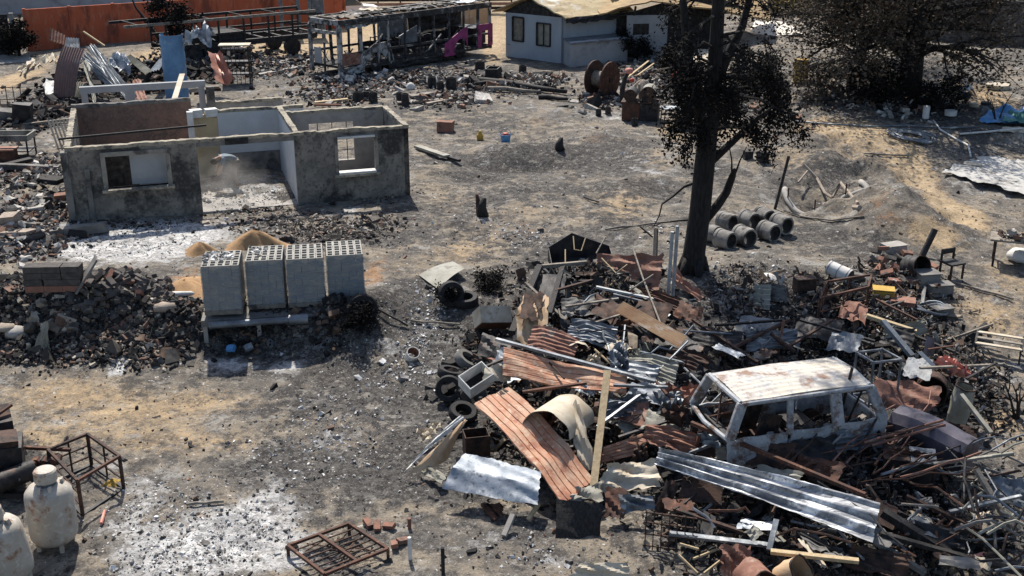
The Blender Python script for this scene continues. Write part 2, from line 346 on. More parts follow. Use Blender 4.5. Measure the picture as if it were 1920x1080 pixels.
far_tan = np.clip((fy - 72) / 25, 0, 1)
at = gm.attributes.new('far', 'FLOAT', 'POINT'); at.data.foreach_set('value', far_tan.astype(np.float32))

def ground_material():
    m = bpy.data.materials.new('burnt_ground'); m.use_nodes = True; N, L = m.node_tree.nodes, m.node_tree.links
    b = N['Principled BSDF']; b.inputs['Roughness'].default_value = .95; b.inputs['Specular IOR Level'].default_value = .12
    pos = N.new('ShaderNodeNewGeometry').outputs['Position']
    def noise(s, d=6, rr=.62, off=0):
        n = N.new('ShaderNodeTexNoise'); n.inputs['Scale'].default_value = s; n.inputs['Detail'].default_value = d; n.inputs['Roughness'].default_value = rr
        if off:
            mp = N.new('ShaderNodeMapping'); mp.inputs['Location'].default_value = (off, off * 1.7, 0); L.new(pos, mp.inputs[0]); L.new(mp.outputs[0], n.inputs['Vector'])
        else: L.new(pos, n.inputs['Vector'])
        return n.outputs['Fac']
    def ramp(f, a, bb, lo=0., hi=1.):
        r = N.new('ShaderNodeMapRange'); r.interpolation_type = 'SMOOTHSTEP'
        for i, q in enumerate((a, bb, lo, hi)): r.inputs[i + 1].default_value = q
        L.new(f, r.inputs[0]); return r.outputs[0]
    def mix(f, a, bb):
        x = N.new('ShaderNodeMix'); x.data_type = 'RGBA'; L.new(f, x.inputs[0])
        for i, c in ((6, a), (7, bb)):
            if isinstance(c, tuple): x.inputs[i].default_value = (*c, 1)
            else: L.new(c, x.inputs[i])
        return x.outputs[2]
    def attr(n): a = N.new('ShaderNodeAttribute'); a.attribute_name = n; return a.outputs['Fac']
    def mth(op, a, bb):
        x = N.new('ShaderNodeMath'); x.operation = op
        for i, c in enumerate((a, bb)):
            if isinstance(c, (int, float)): x.inputs[i].default_value = c
            else: L.new(c, x.inputs[i])
        return x.outputs[0]
    big, midn, fine, gran = noise(.5, 8, .7), noise(1.7, 9, .72, 13), noise(7, 7, .72, 5), noise(26, 4, .7, 3)
    def masked(name, lo, hi, wob, amp):
        return ramp(mth('ADD', attr(name), mth('MULTIPLY', mth('SUBTRACT', wob, .5), amp)), lo, hi)
    c = mix(ramp(big, .44, .57), (.125, .113, .099), (.225, .19, .146))
    c = mix(ramp(midn, .47, .57, 0, .75), c, (.07, .065, .06))
    c = mix(ramp(noise(1.0, 10, .74, 31), .54, .61, 0, .7), c, (.27, .262, .245))
    c = mix(masked('tan', .30, .80, fine, 1.5), c, mix(ramp(midn, .44, .56), (.36, .265, .16), (.26, .195, .125)))
    c = mix(mth('MULTIPLY', masked('clay', .35, .85, midn, 3.6), .8), c, (.30, .175, .092))
    c = mix(mth('MULTIPLY', masked('burn', .16, .60, midn, 2.8), .94), c, mix(ramp(fine, .44, .56), (.028, .027, .027), (.09, .085, .08)))
    c = mix(ramp(noise(.85, 10, .74, 53), .545, .60, 0, .78), c, (.045, .042, .041))
    c = mix(mth('MULTIPLY', masked('tan', .72, 1.15, fine, 1.8), .92), c, mix(ramp(midn, .44, .56), (.42, .315, .195), (.34, .255, .16)))
    c = mix(masked('ash', .30, .82, midn, 3.0), c, mix(ramp(fine, .40, .55), (.25, .245, .24), mix(ramp(midn, .42, .58), (.62, .615, .60), (.40, .395, .385))))
    c = mix(mth('MULTIPLY', attr('far'), .8), c, mix(ramp(big, .4, .6), (.36, .27, .16), (.22, .18, .11)))
    c = mix(ramp(noise(4.2, 6, .75, 91), .54, .61, 0, .6), c, (.05, .047, .045))
    c = mix(ramp(noise(3.1, 7, .75, 17), .56, .62, 0, .5), c, (.33, .305, .265))
    # loose pale and black specks, coarse grain
    c = mix(ramp(gran, .58, .64, 0, .42), c, (.42, .39, .35))
    c = mix(ramp(noise(15, 5, .7, 47), .56, .62, 0, .5), c, (.045, .042, .04))
    c = mix(ramp(noise(9, 4, .6, 71), .66, .70, 0, .75), c, (.58, .56, .53))
    L.new(c, b.inputs['Base Color'])
    bn = N.new('ShaderNodeBump'); bn.inputs['Strength'].default_value = .9; bn.inputs['Distance'].default_value = .05
    L.new(mth('ADD', mth('MULTIPLY', fine, 1.0), mth('MULTIPLY', gran, .5)), bn.inputs['Height']); L.new(bn.outputs[0], b.inputs['Normal'])
    return m
gm.materials.append(ground_material())
ground = bpy.data.objects.new('ground', gm); COL.objects.link(ground); setting(ground)

# ---------------------------------------------------------------- loose rubble: real chips, too many to count
PAL = {
 'grey': [(.13, .125, .115), (.2, .19, .175), (.075, .07, .068), (.3, .285, .26), (.045, .043, .042)],
 'char': [(.018, .017, .017), (.03, .028, .027), (.05, .047, .045), (.10, .095, .09), (.11, .075, .056)],
 'ash': [(.56, .55, .53), (.42, .41, .40), (.26, .25, .24), (.13, .125, .12), (.64, .63, .61)],
 'tan': [(.3, .23, .15), (.2, .16, .12), (.38, .32, .24), (.1, .085, .07)],
 'brick': [(.16, .10, .075), (.24, .20, .155), (.09, .08, .07), (.04, .037, .034), (.33, .29, .24), (.12, .105, .09), (.022, .021, .021), (.055, .048, .042)],
 'mix': [(.05, .047, .045), (.14, .13, .12), (.28, .26, .23), (.42, .40, .37), (.2, .12, .085), (.025, .024, .024)],
 'metal': [(.04, .037, .036), (.09, .06, .048), (.2, .195, .19), (.02, .019, .019), (.14, .10, .075), (.36, .35, .33), (.06, .055, .052), (.25, .2, .15)],
}
def chips(name, label, pos, size, pal, flat=(.25, .7), long=1.0, tilt=.5):
    """pos: n x 3 array of chip centres; every chip is a skewed six-sided shard of its own"""
    n = len(pos); cube = np.array([[x, y, z] for z in (-1, 1) for y in (-1, 1) for x in (-1, 1)], float)
    v = np.repeat(cube[None], n, 0) * (1 + rng.uniform(-.38, .38, (n, 8, 3)))
    s = np.clip(rng.lognormal(-.75, .55, n), .16, 1.6) * np.where(rng.random(n) < .06, 2.1, 1.0)
    s = s[:, None] * size / 2
    dims = np.stack([s[:, 0] * (1 + (long - 1) * rng.random(n)), s[:, 0] * rng.uniform(.45, 1, n), s[:, 0] * rng.uniform(*flat, n)], -1)
    v = v * dims[:, None, :]
    az, tx, ty = rng.uniform(0, 2 * PI, n), rng.normal(0, tilt, n), rng.normal(0, tilt, n)
    def rot(v, i, j, a):
        ca, sa = np.cos(a)[:, None], np.sin(a)[:, None]; p, q = v[:, :, i].copy(), v[:, :, j].copy()
        v[:, :, i] = p * ca - q * sa; v[:, :, j] = p * sa + q * ca
    rot(v, 1, 2, tx); rot(v, 0, 2, ty); rot(v, 0, 1, az)
    v = v + pos[:, None, :]
    f = np.array([(0, 2, 3, 1), (4, 5, 7, 6), (0, 1, 5, 4), (2, 6, 7, 3), (0, 4, 6, 2), (1, 3, 7, 5)])
    fs = (f[None] + (np.arange(n) * 8)[:, None, None]).reshape(-1, 4)
    me = np_mesh(name, v.reshape(-1, 3), fs)
    pc = np.array(PAL[pal]); col = pc[rng.integers(0, len(pc), n)] * rng.uniform(.7, 1.25, (n, 1))
    a = me.attributes.new('tint', 'FLOAT_COLOR', 'POINT')
    a.data.foreach_set('color', np.concatenate([np.repeat(col, 8, 0), np.ones((n * 8, 1))], 1).astype(np.float32).ravel())
    me.materials.append(m_tint)
    o = bpy.data.objects.new(name, me); COL.objects.link(o)
    return tag(o, label, 'rubble', kind='stuff')
def spread(regs, n, lift=.0, pile=0.0):
    """random ground points inside pixel ellipses (px, py, rx, ry, weight) as surveyed on the ground"""
    w = np.array([r[4] for r in regs]); k = rng.choice(len(regs), n, p=w / w.sum()); b = blobs([(*r[:4], 1) for r in regs])
    b = np.array(b)[k]; t, q = rng.uniform(0, 2 * PI, n), np.minimum(rng.rayleigh(.52, n), 1.6)
    x = b[:, 0] + b[:, 2] * q * np.cos(t); y = b[:, 1] + b[:, 3] * q * np.sin(t)
    z = hz(x, y) + lift + pile * rng.random(n) * np.clip(1.1 - q, 0, 1)
    return np.stack([x, y, z], -1)
def field(n, y0, y1):
    u = rng.random(n); y = 1 / (1 / y0 + u * (1 / y1 - 1 / y0)) ; x = rng.uniform(-1, 1, n) * (y * .5 + 1.5)
    return np.stack([x, y, hz(x, y)], -1)
fp = field(10000, 14.5, 70)
keep = (vn(fp[:, 0] * .7, fp[:, 1] * .7, 77) > .42) & ~((fp[:, 0] < -1) & (fp[:, 1] < 24.5) & (fp[:, 1] > 19.5))
chips('scattered_rubble', 'small grey stones and shards scattered over the burnt ground', fp[keep], .05, 'mix')
chips('scattered_char', 'small black charcoal pieces scattered over the burnt ground', field(4200, 14.5, 66), .05, 'char', flat=(.3, .9), long=2.0)
chips('ash_lumps', 'pale ash lumps lying in the white ash patches', spread([(265, 455, 130, 34, 3), (430, 990, 140, 60, 3), (280, 950, 90, 60, 2), (330, 1050, 120, 40, 2), (560, 420, 130, 22, 1.5), (470, 350, 90, 18, 1), (60, 440, 60, 40, 1), (640, 850, 110, 60, .5), (1000, 1030, 90, 40, .7)], 3600), .04, 'ash', flat=(.4, .9))
chips('house_rubble', 'broken plaster and brick bits in front of the roofless house', spread([(560, 415, 130, 20, 3), (480, 395, 80, 8, 1), (620, 440, 90, 20, 2), (700, 420, 60, 20, 1), (720, 360, 50, 30, 1), (250, 420, 100, 10, .6)], 4200, .0), .085, 'brick')
chips('yard_rubble', 'grey slabs, brick bits and burnt lumps along the side of the roofless house', spread([(60, 330, 80, 40, 2), (50, 400, 80, 50, 3), (40, 460, 80, 30, 2), (90, 440, 50, 30, 1), (30, 250, 50, 30, 1), (80, 210, 60, 20, 1)], 3200, .02, .12), .17, 'mix', flat=(.2, .6))
chips('bank_rubble', 'brown and black rubble forming the bank beside the block pallets', spread([(180, 600, 160, 24, 4), (60, 610, 80, 22, 2), (290, 590, 60, 26, 2), (20, 560, 50, 40, 2), (180, 628, 170, 10, 1)], 5200, .02, .22), .105, 'brick', flat=(.3, .8))
chips('bank_char', 'black burnt lumps low on the rubble bank', spread([(190, 622, 170, 14, 3), (330, 606, 40, 26, 2), (20, 540, 50, 36, 3), (480, 612, 90, 14, 1), (630, 590, 34, 26, 1)], 3200, .02, .22), .12, 'char', flat=(.4, .9))
chips('bus_debris', 'burnt scraps and ash lying under and around the bus', spread([(660, 155, 90, 14, 2), (780, 150, 130, 16, 3), (880, 150, 70, 20, 2), (540, 130, 90, 26, 2), (640, 180, 100, 18, 2), (480, 120, 90, 20, 1.5), (840, 190, 80, 16, 1.5), (960, 165, 90, 14, 1)], 3600, .02, .25), .2, 'mix', flat=(.25, .7))
chips('shed_debris', 'black burnt rubbish among the fallen roofing sheets by the orange wall', spread([(180, 160, 110, 36, 3), (60, 215, 70, 30, 3), (330, 130, 90, 40, 3), (430, 120, 60, 30, 2)], 2400, .03, .5), .26, 'char', flat=(.25, .7), long=2.0)
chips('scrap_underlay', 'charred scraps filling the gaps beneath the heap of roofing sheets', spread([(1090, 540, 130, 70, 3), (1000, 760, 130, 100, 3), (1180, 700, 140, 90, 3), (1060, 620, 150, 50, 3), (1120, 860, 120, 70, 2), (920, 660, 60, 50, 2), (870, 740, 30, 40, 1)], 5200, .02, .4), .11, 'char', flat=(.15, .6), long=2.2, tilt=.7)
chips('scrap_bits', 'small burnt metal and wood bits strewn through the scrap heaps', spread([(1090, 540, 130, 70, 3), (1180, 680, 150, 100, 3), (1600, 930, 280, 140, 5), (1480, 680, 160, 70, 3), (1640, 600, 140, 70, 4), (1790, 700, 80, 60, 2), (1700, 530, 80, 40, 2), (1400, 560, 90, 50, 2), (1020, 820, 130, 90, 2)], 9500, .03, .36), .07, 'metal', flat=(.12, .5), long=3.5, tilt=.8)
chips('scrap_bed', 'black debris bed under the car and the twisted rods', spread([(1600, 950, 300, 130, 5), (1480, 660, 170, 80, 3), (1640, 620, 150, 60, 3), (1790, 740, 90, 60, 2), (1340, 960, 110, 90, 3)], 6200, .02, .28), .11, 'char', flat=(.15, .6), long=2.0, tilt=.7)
chips('reel_debris', 'mixed burnt rubbish lying around the wooden cable reel', spread([(1130, 190, 60, 16, 1), (1200, 150, 60, 24, 2), (1300, 200, 90, 40, 2), (1260, 130, 90, 20, 2), (1420, 190, 70, 50, 2), (1560, 180, 70, 20, 1), (1680, 190, 90, 20, 2), (1000, 150, 90, 14, 1)], 2600, .02, .3), .2, 'mix', flat=(.2, .7), long=2.0)
chips('pebbles', 'pale stones and glass bits on the dark yard', spread([(600, 820, 150, 90, 2), (800, 600, 60, 60, 2), (980, 440, 60, 20, 1), (760, 690, 90, 50, 1.5), (900, 400, 140, 60, 1), (1100, 240, 160, 40, 1), (1240, 430, 60, 30, .5), (1420, 520, 90, 40, 1)], 2600), .055, 'ash', flat=(.4, .9))
# ---------------------------------------------------------------- sheets, bars and rods
def At(px, py, Y):
    d = ray(px, py); t = Y / d.y
    return Vector((d.x * t, Y, CAMH + d.z * t))
def patch(mb, a, b, c, d, nu=14, nv=10, ribs=0, amp=.015, bend=None, crumple=0.0, thick=.006, sharp=False, seed=0):
    """a->b runs along the ribs, a->d across them; bend(u, v) bulges along the normal"""
    a, b, c, d = map(Vector, (a, b, c, d)); rs = random.Random(seed * 7 + 3)
    n = ((b - a) + (c - d)).cross((d - a) + (c - b)).normalized()
    if n.z < 0: n = -n
    wv = [(rs.uniform(1.5, 9), rs.uniform(1.5, 9), rs.uniform(0, 6.28), rs.uniform(.4, 1)) for _ in range(5)]
    if ribs: nv = max(nv, ribs * (14 if sharp == 'groove' else 6))
    top, bot = [], []
    for i in range(nu + 1):
        u = i / nu
        for j in range(nv + 1):
            v = j / nv
            p = (a * (1 - u) + b * u) * (1 - v) + (d * (1 - u) + c * u) * v
            h = 0.0
            if ribs:
                q = (v * ribs) % 1.0
                h += (-amp if (q < .06 or q > .94) else 0) if sharp == 'groove' else amp * (math.cos(2 * PI * q) if not sharp else max(-.6, min(1, (abs(q - .5) * 4 - 1.0) * 2.2)))
            if bend: h += bend(u, v)
            if crumple: h += crumple * sum(k * math.sin(x * u * 2 + y * v * 2 + t) for x, y, t, k in wv) / 2.2
            if crumple:
                p = p + Vector((rs.uniform(-1, 1), rs.uniform(-1, 1), rs.uniform(-1, 1))) * crumple * .12
                if i in (0, nu): p = p + (b - a).normalized() * rs.uniform(-1, 1) * crumple * .5
                if j in (0, nv): p = p + (d - a).normalized() * rs.uniform(-1, 1) * crumple * .5
            top.append(p + n * h); bot.append(p + n * (h - thick))
    o = len(mb.v); m = nv + 1; N = len(top)
    mb.v += [tuple(q) for q in top + bot]
    for i in range(nu):
        for j in range(nv):
            k = o + i * m + j
            mb.f.append((k, k + m, k + m + 1, k + 1)); mb.f.append((k + N, k + 1 + N, k + m + 1 + N, k + m + N))
    for i in range(nu):
        for j in (0, nv):
            k = o + i * m + j; mb.f.append((k, k + N, k + m + N, k + m))
    for j in range(nv):
        for i in (0, nu):
            k = o + i * m + j; mb.f.append((k, k + 1, k + 1 + N, k + N))
    return mb
def sheet(name, label, cat, pts, m, group=None, smooth=True, **kw):
    """pts: four world points, or (px, py, z) triples read off at height z"""
    w = [p if isinstance(p, Vector) else Z(*p) for p in pts]
    return tag(patch(MB(), *w, **kw).build(name, m, smooth=SM if smooth else False), label, cat, group)
def W(p): return p if isinstance(p, Vector) else (Z(*p) if len(p) == 3 else P(*p))
def beam(name, label, cat, p, q, w, h, m, group=None, taper=1.0):
    return tag(MB().bar(W(p), W(q), w, h, taper=taper).build(name, m), label, cat, group)
def rod(name, label, cat, pts, r, m, group=None, n=6, wob=0.0):
    pts = [W(p) for p in pts]
    if wob:
        q = []
        for i in range(len(pts) - 1):
            for k in range(4): q.append(pts[i].lerp(pts[i + 1], k / 4) + Vector([random.uniform(-wob, wob) for _ in range(3)]) * (1 if k or i else 0))
        pts = q + [pts[-1]]
    return tag(MB().path(pts, r, n).build(name, m, smooth=SM), label, cat, group)

# ---------------------------------------------------------------- far boundary walls
def frame_uv(o, ang):
    u = Vector((math.cos(ang), math.sin(ang), 0)); v = Vector((-math.sin(ang), math.cos(ang), 0)); o = Vector(o)
    return lambda a, b, z=0.0: o + u * a + v * b + Vector((0, 0, z))
m_orangewall = mat('orange_wall_paint', (.47, .115, .05), (.40, .095, .045), 1.2, .85, bump=.2, c3=(.20, .06, .035), t3=.55, sc3=.7, grime=(.42, .15, .085), gt=.60, stretch=(1, 1, .35))
m_grey = mat('grey_render', (.33, .34, .35), (.27, .28, .29), 1.2, .9, bump=.15, c3=(.2, .2, .2), t3=.62, sc3=.6)
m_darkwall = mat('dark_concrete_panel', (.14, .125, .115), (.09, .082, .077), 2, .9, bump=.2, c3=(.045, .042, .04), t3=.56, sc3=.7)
def panel_wall(name, label, cat, a, b, h, th, npan, mp, mpost, gap=.03, pw=.16, group=None, caps=True):
    a, b = Vector(a), Vector(b); L = (b - a).length; ang = math.atan2(b.y - a.y, b.x - a.x)
    t = thing(name, label, cat, a, ang, group); w = L / npan
    for i in range(npan):
        MB().box((w * (i + .5), 0, h / 2), (w - pw - gap * .2, th, h)).build('panel', mp, t)
    for i in range(npan + 1):
        MB().box((w * i, 0, h / 2 + .02), (pw, th + .07, h + .06)).build('post', mpost, t)
    return t
wa = V(-27.6, 66.2, -.1); wb = V(-11.0, 76.8, -.1)
panel_wall('boundary_wall', 'orange painted boundary wall of tall panels behind the fallen roofing', 'wall', wa, wb, 2.55, .14, 8, m_orangewall, m_orangewall)
panel_wall('concrete_wall', 'plain grey concrete wall running beyond the orange boundary wall', 'wall', V(-48, 79, 0), V(-16, 92, 0), 2.9, .18, 11, m_grey, m_grey)
t = thing('sheet_gate', 'black sheet gate with a pale post at the end of the orange wall', 'gate', V(-34.0, 63.6, -.1), math.atan2(1.4, 6.1))
MB().box((3.1, 0, 1.25), (6.0, .05, 2.4)).build('leaf', m_black, t)
MB().box((6.3, 0, 1.25), (.22, .22, 2.5)).build('post', m_conc, t)
for i in range(6): MB().box((.6 + i * 1.05, -.045, 1.25), (.05, .035, 2.3)).build('rib', m_black, t)
setting(MB().prism([P(-60, 126, .05), P(60, 116, .05), P(56, 103, .05), P(-60, 106, .05)], (0, 0, -.3)).build('gateway_path', m_conc))
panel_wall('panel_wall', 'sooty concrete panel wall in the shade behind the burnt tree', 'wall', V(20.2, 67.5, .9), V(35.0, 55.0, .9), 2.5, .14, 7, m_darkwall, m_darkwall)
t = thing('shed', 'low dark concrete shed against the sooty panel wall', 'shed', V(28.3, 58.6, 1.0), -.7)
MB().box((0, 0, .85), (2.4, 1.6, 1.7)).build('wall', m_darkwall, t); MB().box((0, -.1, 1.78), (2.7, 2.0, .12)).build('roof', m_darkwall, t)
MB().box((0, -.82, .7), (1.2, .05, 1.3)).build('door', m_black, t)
t = thing('slat_fence', 'reddish brown slatted fence beyond the burnt bus', 'fence', V(-11.2, 84, .1), .06)
for i in range(7): MB().box((5.6, 0, .25 + i * .3), (11.2, .04, .2)).build('slat', m_redwood if i % 2 else m_rustdk, t)
for i in range(8): MB().box((i * 1.6, .06, 1.15), (.1, .08, 2.3)).build('post', m_rustdk, t)
panel_wall('board_wall', 'tan vertical board wall seen through the windows of the bus', 'wall', V(-7.6, 74.5, 0), V(-1.6, 77.2, 0), 1.5, .08, 10, m_tan, m_tan, pw=.03)
# posts and wreck frame by the orange wall
t = thing('steel_gantry', 'blue grey steel posts with a black burnt beam behind the bus', 'frame', V(-14.2, 72.0, 0))
for x in (0, 1.05, 1.75, 2.5): MB().box((x, x * .1, 1.6), (.22, .18, 3.2)).build('post', m_zincdk, t)
MB().box((1.2, .1, 2.75), (3.4, .16, .5)).build('beam', m_black, t)
for z in (.9, 1.5): MB().box((1.2, .0, z), (2.6, .06, .12)).build('rail', m_black, t)
MB().box((2.1, .32, 1.5), (.9, .05, 2.4)).build('sheet', m_zincdk, t)

# ---------------------------------------------------------------- white utility vehicle beyond the bus
m_carwhite = mat('white_car_paint', (.74, .74, .72), (.66, .66, .65), 1.5, .3, bump=0, spec=.5)
m_glass = mat('dark_glass', (.03, .05, .06), (.06, .09, .10), 1.0, .08, bump=0, spec=.8)
t = thing('pickup_truck', 'clean white pickup parked beyond the burnt bus', 'pickup', V(-11.6, 79.6, .05), .35)
bodyp = [(-2.3, .45), (2.4, .45), (2.45, .95), (1.35, 1.08), (.75, 1.62), (-.75, 1.66), (-.85, 1.1), (-2.3, 1.1)]
MB().prism([(x, -.85, z) for x, z in bodyp], (0, 1.7, 0)).build('body', m_carwhite, t)
MB().prism([(1.30, -.87, 1.12), (.74, -.87, 1.56), (.05, -.87, 1.58), (.05, -.87, 1.12)], (0, 1.74, 0)).build('window', m_glass, t)
MB().prism([(-.05, -.87, 1.12), (-.05, -.87, 1.58), (-.68, -.87, 1.58), (-.74, -.87, 1.12)], (0, 1.74, 0)).build('window', m_glass, t)
MB().prism([(1.37, -.72, 1.11), (.80, -.72, 1.60), (.83, -.72, 1.61), (1.40, -.72, 1.12)], (0, 1.44, 0)).build('windscreen', m_glass, t)
for x in (-1.5, 1.55):
    for y in (-.8, .8):
        wh = MB().tube((x, y - .12, .36), (x, y + .12, .36), .36, 16).build('wheel', m_rubber, t)
        MB().tube((x, y - .13, .36), (x, y + .13, .36), .2, 12).build('rim', m_zincdk, wh)

# ---------------------------------------------------------------- burnt bus
m_busmetal = mat('burnt_bus_metal', (.022, .021, .021), (.06, .058, .056), 2.5, .75, metal=.2, bump=.3, c3=(.30, .295, .29), t3=.58, sc3=1.8)
m_buspale = mat('ashen_bus_panel', (.28, .28, .28), (.42, .42, .41), 2.0, .7, metal=.2, bump=.2, c3=(.05, .047, .045), t3=.52, sc3=2.4)
m_magenta = mat('magenta_bus_paint', (.34, .06, .19), (.27, .045, .15), 2.5, .6, bump=.1, c3=(.06, .025, .04), t3=.57, sc3=2.2)
BX = thing('burnt_bus', 'burnt-out bus skeleton with one magenta panel over its rear wheel', 'bus', V(-8.6, 58.0, .02), math.atan2(.733, .68))
BL, BW, BH = 10.9, 2.4, 2.85
def bp(mb, name, m, par=BX, **k): return mb.build(name, m, par, **k)
for y in (0, BW):
    bp(MB().bar((0, y, BH - .12), (BL, y, BH - .12), .12, .3), 'roof_rail', m_busmetal)
    bp(MB().bar((.1, y, 1.15), (BL, y, 1.15), .09, .12), 'waist_rail', m_busmetal)
    bp(MB().bar((.1, y, .42), (BL, y, .42), .1, .16), 'sill_rail', m_busmetal)
    for i, x in enumerate((.05, 1.35, 2.5, 3.2, 4.35, 5.4, 6.5, 7.6, 8.7, 9.8, BL - .05)):
        bp(MB().bar((x, y, .3 if i in (0, 10) else .45), (x + random.uniform(-.08, .08), y, BH - .25), .14 if i < 2 or i > 8 else .09, .1), 'pillar', m_buspale if (i in (0, 1, 2, 3, 10) and y == 0) or i == 0 else m_busmetal)
for i in range(15):
    x = .1 + i * (BL - .2) / 14
    mb = MB().path([(x, 0, BH - .05), (x + random.uniform(-.05, .05), BW * .3, BH + .1 - random.uniform(0, .12)), (x, BW * .7, BH + .1 - random.uniform(0, .1)), (x, BW, BH - .05)], .055, 5)
    bp(mb, 'roof_bow', m_busmetal if i % 3 else m_oldwood)
for y in (.6, 1.2, 1.8): bp(MB().bar((.1, y, BH + .1), (BL, y, BH + .06), .1, .05), 'roof_stringer', m_busmetal if y != 1.2 else m_oldwood)
for k, (x0, x1, y0, y1) in enumerate(((.3, 1.5, .1, 1.1), (1.7, 2.6, .7, 2.2), (3.2, 4.3, 1.2, 2.3), (5.4, 6.6, .3, 1.2), (7.4, 8.2, 1.1, 2.2), (8.9, 10.2, .2, 1.3), (4.4, 5.2, .2, 1.0))):
    bp(patch(MB(), (x0, y0, BH + .12), (x1, y0, BH + .1), (x1, y1, BH + .12), (x0, y1, BH + .1), nu=6, nv=6, crumple=.08, seed=k), 'roof_sheet', [m_oldwood, m_busmetal, m_cream, m_busmetal, m_oldwood, m_zincdk, m_busmetal][k])
# front: head rail, posts, dash, bumper
bp(MB().bar((-.02, .05, BH - .12), (-.02, BW - .05, BH - .12), .1, .26), 'head_panel', m_buspale)
bp(MB().bar((-.04, .02, BH - .62), (-.04, BW, BH - .62), .08, .14), 'windscreen_rail', m_buspale)
bp(MB().bar((-.03, BW - .05, .2), (-.03, BW - .05, BH - .3), .16, .16), 'corner_post', m_buspale)
bp(MB().bar((-.04, .02, .05), (-.04, .02, BH - .2), .17, .17), 'corner_post', m_buspale)
bp(MB().bar((-.05, 1.25, .2), (-.05, 1.2, 1.7), .08, .08), 'centre_post', m_busmetal)
bp(MB().box((-.06, 1.75, 1.0), (.05, .55, .8)), 'dash_panel', m_grey)
bp(patch(MB(), (.02, -.09, .62), (1.2, -.09, .62), (1.2, -.05, 1.2), (.02, -.05, 1.2), nu=6, nv=5, crumple=.03, seed=4), 'entry_panel', m_rustpink)
bp(patch(MB(), (-.02, -.10, .05), (1.5, -.10, .2), (1.3, -.08, .55), (0, -.08, .5), nu=6, nv=5, crumple=.06, seed=5), 'step_panel', m_buspale)
bp(patch(MB(), (.3, -.08, BH - .45), (3.2, -.05, BH - .35), (3.0, 0, BH + .02), (.2, 0, BH), nu=16, nv=6, crumple=.12, seed=6), 'cornice_sheet', m_buspale)
arch = [(1.4, -.06, .35), (1.55, -.06, 1.15), (2.2, -.06, 1.5), (3.0, -.06, 1.52), (3.1, -.06, 1.0), (2.95, -.06, .75)] + [(2.35 + .62 * math.cos(a), -.06, .45 + .62 * math.sin(a)) for a in [R(20 + i * 20) for i in range(8)]]
bp(MB().prism(arch, (0, .05, 0)), 'wheel_arch', m_buspale)
mag = [(7.15, -.08, .25), (7.2, -.08, .95), (8.55, -.08, 1.6), (8.95, -.08, 1.72), (8.95, -.08, .5)] + [(8.45 + .5 * math.cos(a), -.08, .5 + .62 * math.sin(a)) for a in [R(0 + i * 22.5) for i in range(9)]] + [(7.95, -.08, .25)]
bp(MB().prism(mag, (0, .05, 0)), 'rear_panel', m_magenta)
bp(MB().prism([(9.75, -.08, .45), (9.75, -.08, 1.72), (BL + .05, -.08, 1.7), (BL + .05, -.08, .5), (BL - .3, -.08, .5), (BL - .3, -.08, 1.35), (10.1, -.08, 1.35), (10.05, -.08, .45)], (0, .05, 0)), 'tail_panel', m_magenta)
bp(MB().prism([(4.6, 2.3, .95), (4.6, 2.3, 2.3), (6.6, 2.3, 2.35), (6.6, 2.3, .95)], (0, .05, 0)), 'side_sheet', m_zincdk)
bp(MB().prism([(4.4, .5, 1.15), (4.4, .5, 1.6), (5.7, .5, 2.05), (5.7, .5, 1.2)], (0, .05, 0)), 'partition', m_zincdk)
bp(MB().box((5.4, 1.2, .5), (10.6, 2.3, .12)), 'floor_pan', m_char)
bp(patch(MB(), (3.2, 2.34, .4), (10.8, 2.34, .4), (10.8, 2.3, 1.3), (3.2, 2.3, 1.2), nu=24, nv=6, crumple=.1, seed=31), 'far_side_sheet', m_char)
bp(patch(MB(), (6.7, 2.34, 1.3), (10.8, 2.34, 1.4), (10.8, 2.3, 2.5), (6.7, 2.3, 2.6), nu=16, nv=6, crumple=.1, seed=32), 'far_side_sheet', m_char)
bp(patch(MB(), (3.1, -.05, .1), (7.0, -.05, .1), (7.0, 0, .75), (3.1, 0, .7), nu=20, nv=5, crumple=.08, seed=33), 'skirt_panel', m_char)
for i in range(26):
    x, y = random.uniform(.4, 10.4), random.uniform(.3, 2.1); bp(MB().path([(x, y, .55), (x + random.uniform(-.5, .5), y + random.uniform(-.3, .3), random.uniform(.9, 1.7)), (x + random.uniform(-.9, .9), y + random.uniform(-.3, .3), random.uniform(.6, 1.5))], .03, 4), 'burnt_bracket', m_char)
for x in (2.35, 8.45):
    for y in (.18, BW - .18):
        w = bp(MB().tube((x, y - .14, .42), (x, y + .14, .42), .40, 18), 'wheel', m_black); MB().tube((x, y - .16, .42), (x, y + .16, .42), .22, 12).build('rim', m_rustdk, w)
for i in range(9):
    x, y = random.uniform(2.8, 9.5), random.choice((.55, 1.75))
    mb = MB()
    for q in ((-.2, -.2), (.2, -.2), (.2, .2), (-.2, .2)): mb.bar((x + q[0], y + q[1], .55), (x + q[0] + .05, y + q[1], 1.0 + (.5 if q[0] > 0 else 0)), .04)
    mb.box((x, y, 1.0), (.45, .42, .06)); mb.bar((x + .25, y - .2, 1.5), (x + .25, y + .2, 1.5), .05)
    bp(mb, 'seat_frame', m_black)
bp(MB().box((10.2, 1.2, 1.05), (1.0, 1.9, .9)), 'engine_block', m_black)
for a, b in (((1.9, -.02, 1.1), (2.9, .1, 1.9)), ((6.0, 0, .75), (7.0, 0, 1.5)), ((3.5, 0, .5), (3.3, .1, 1.6)), ((9.0, 0, 1.72), (9.75, 0, 1.75))):
    bp(MB().bar(a, b, .06), 'loose_strut', m_buspale)

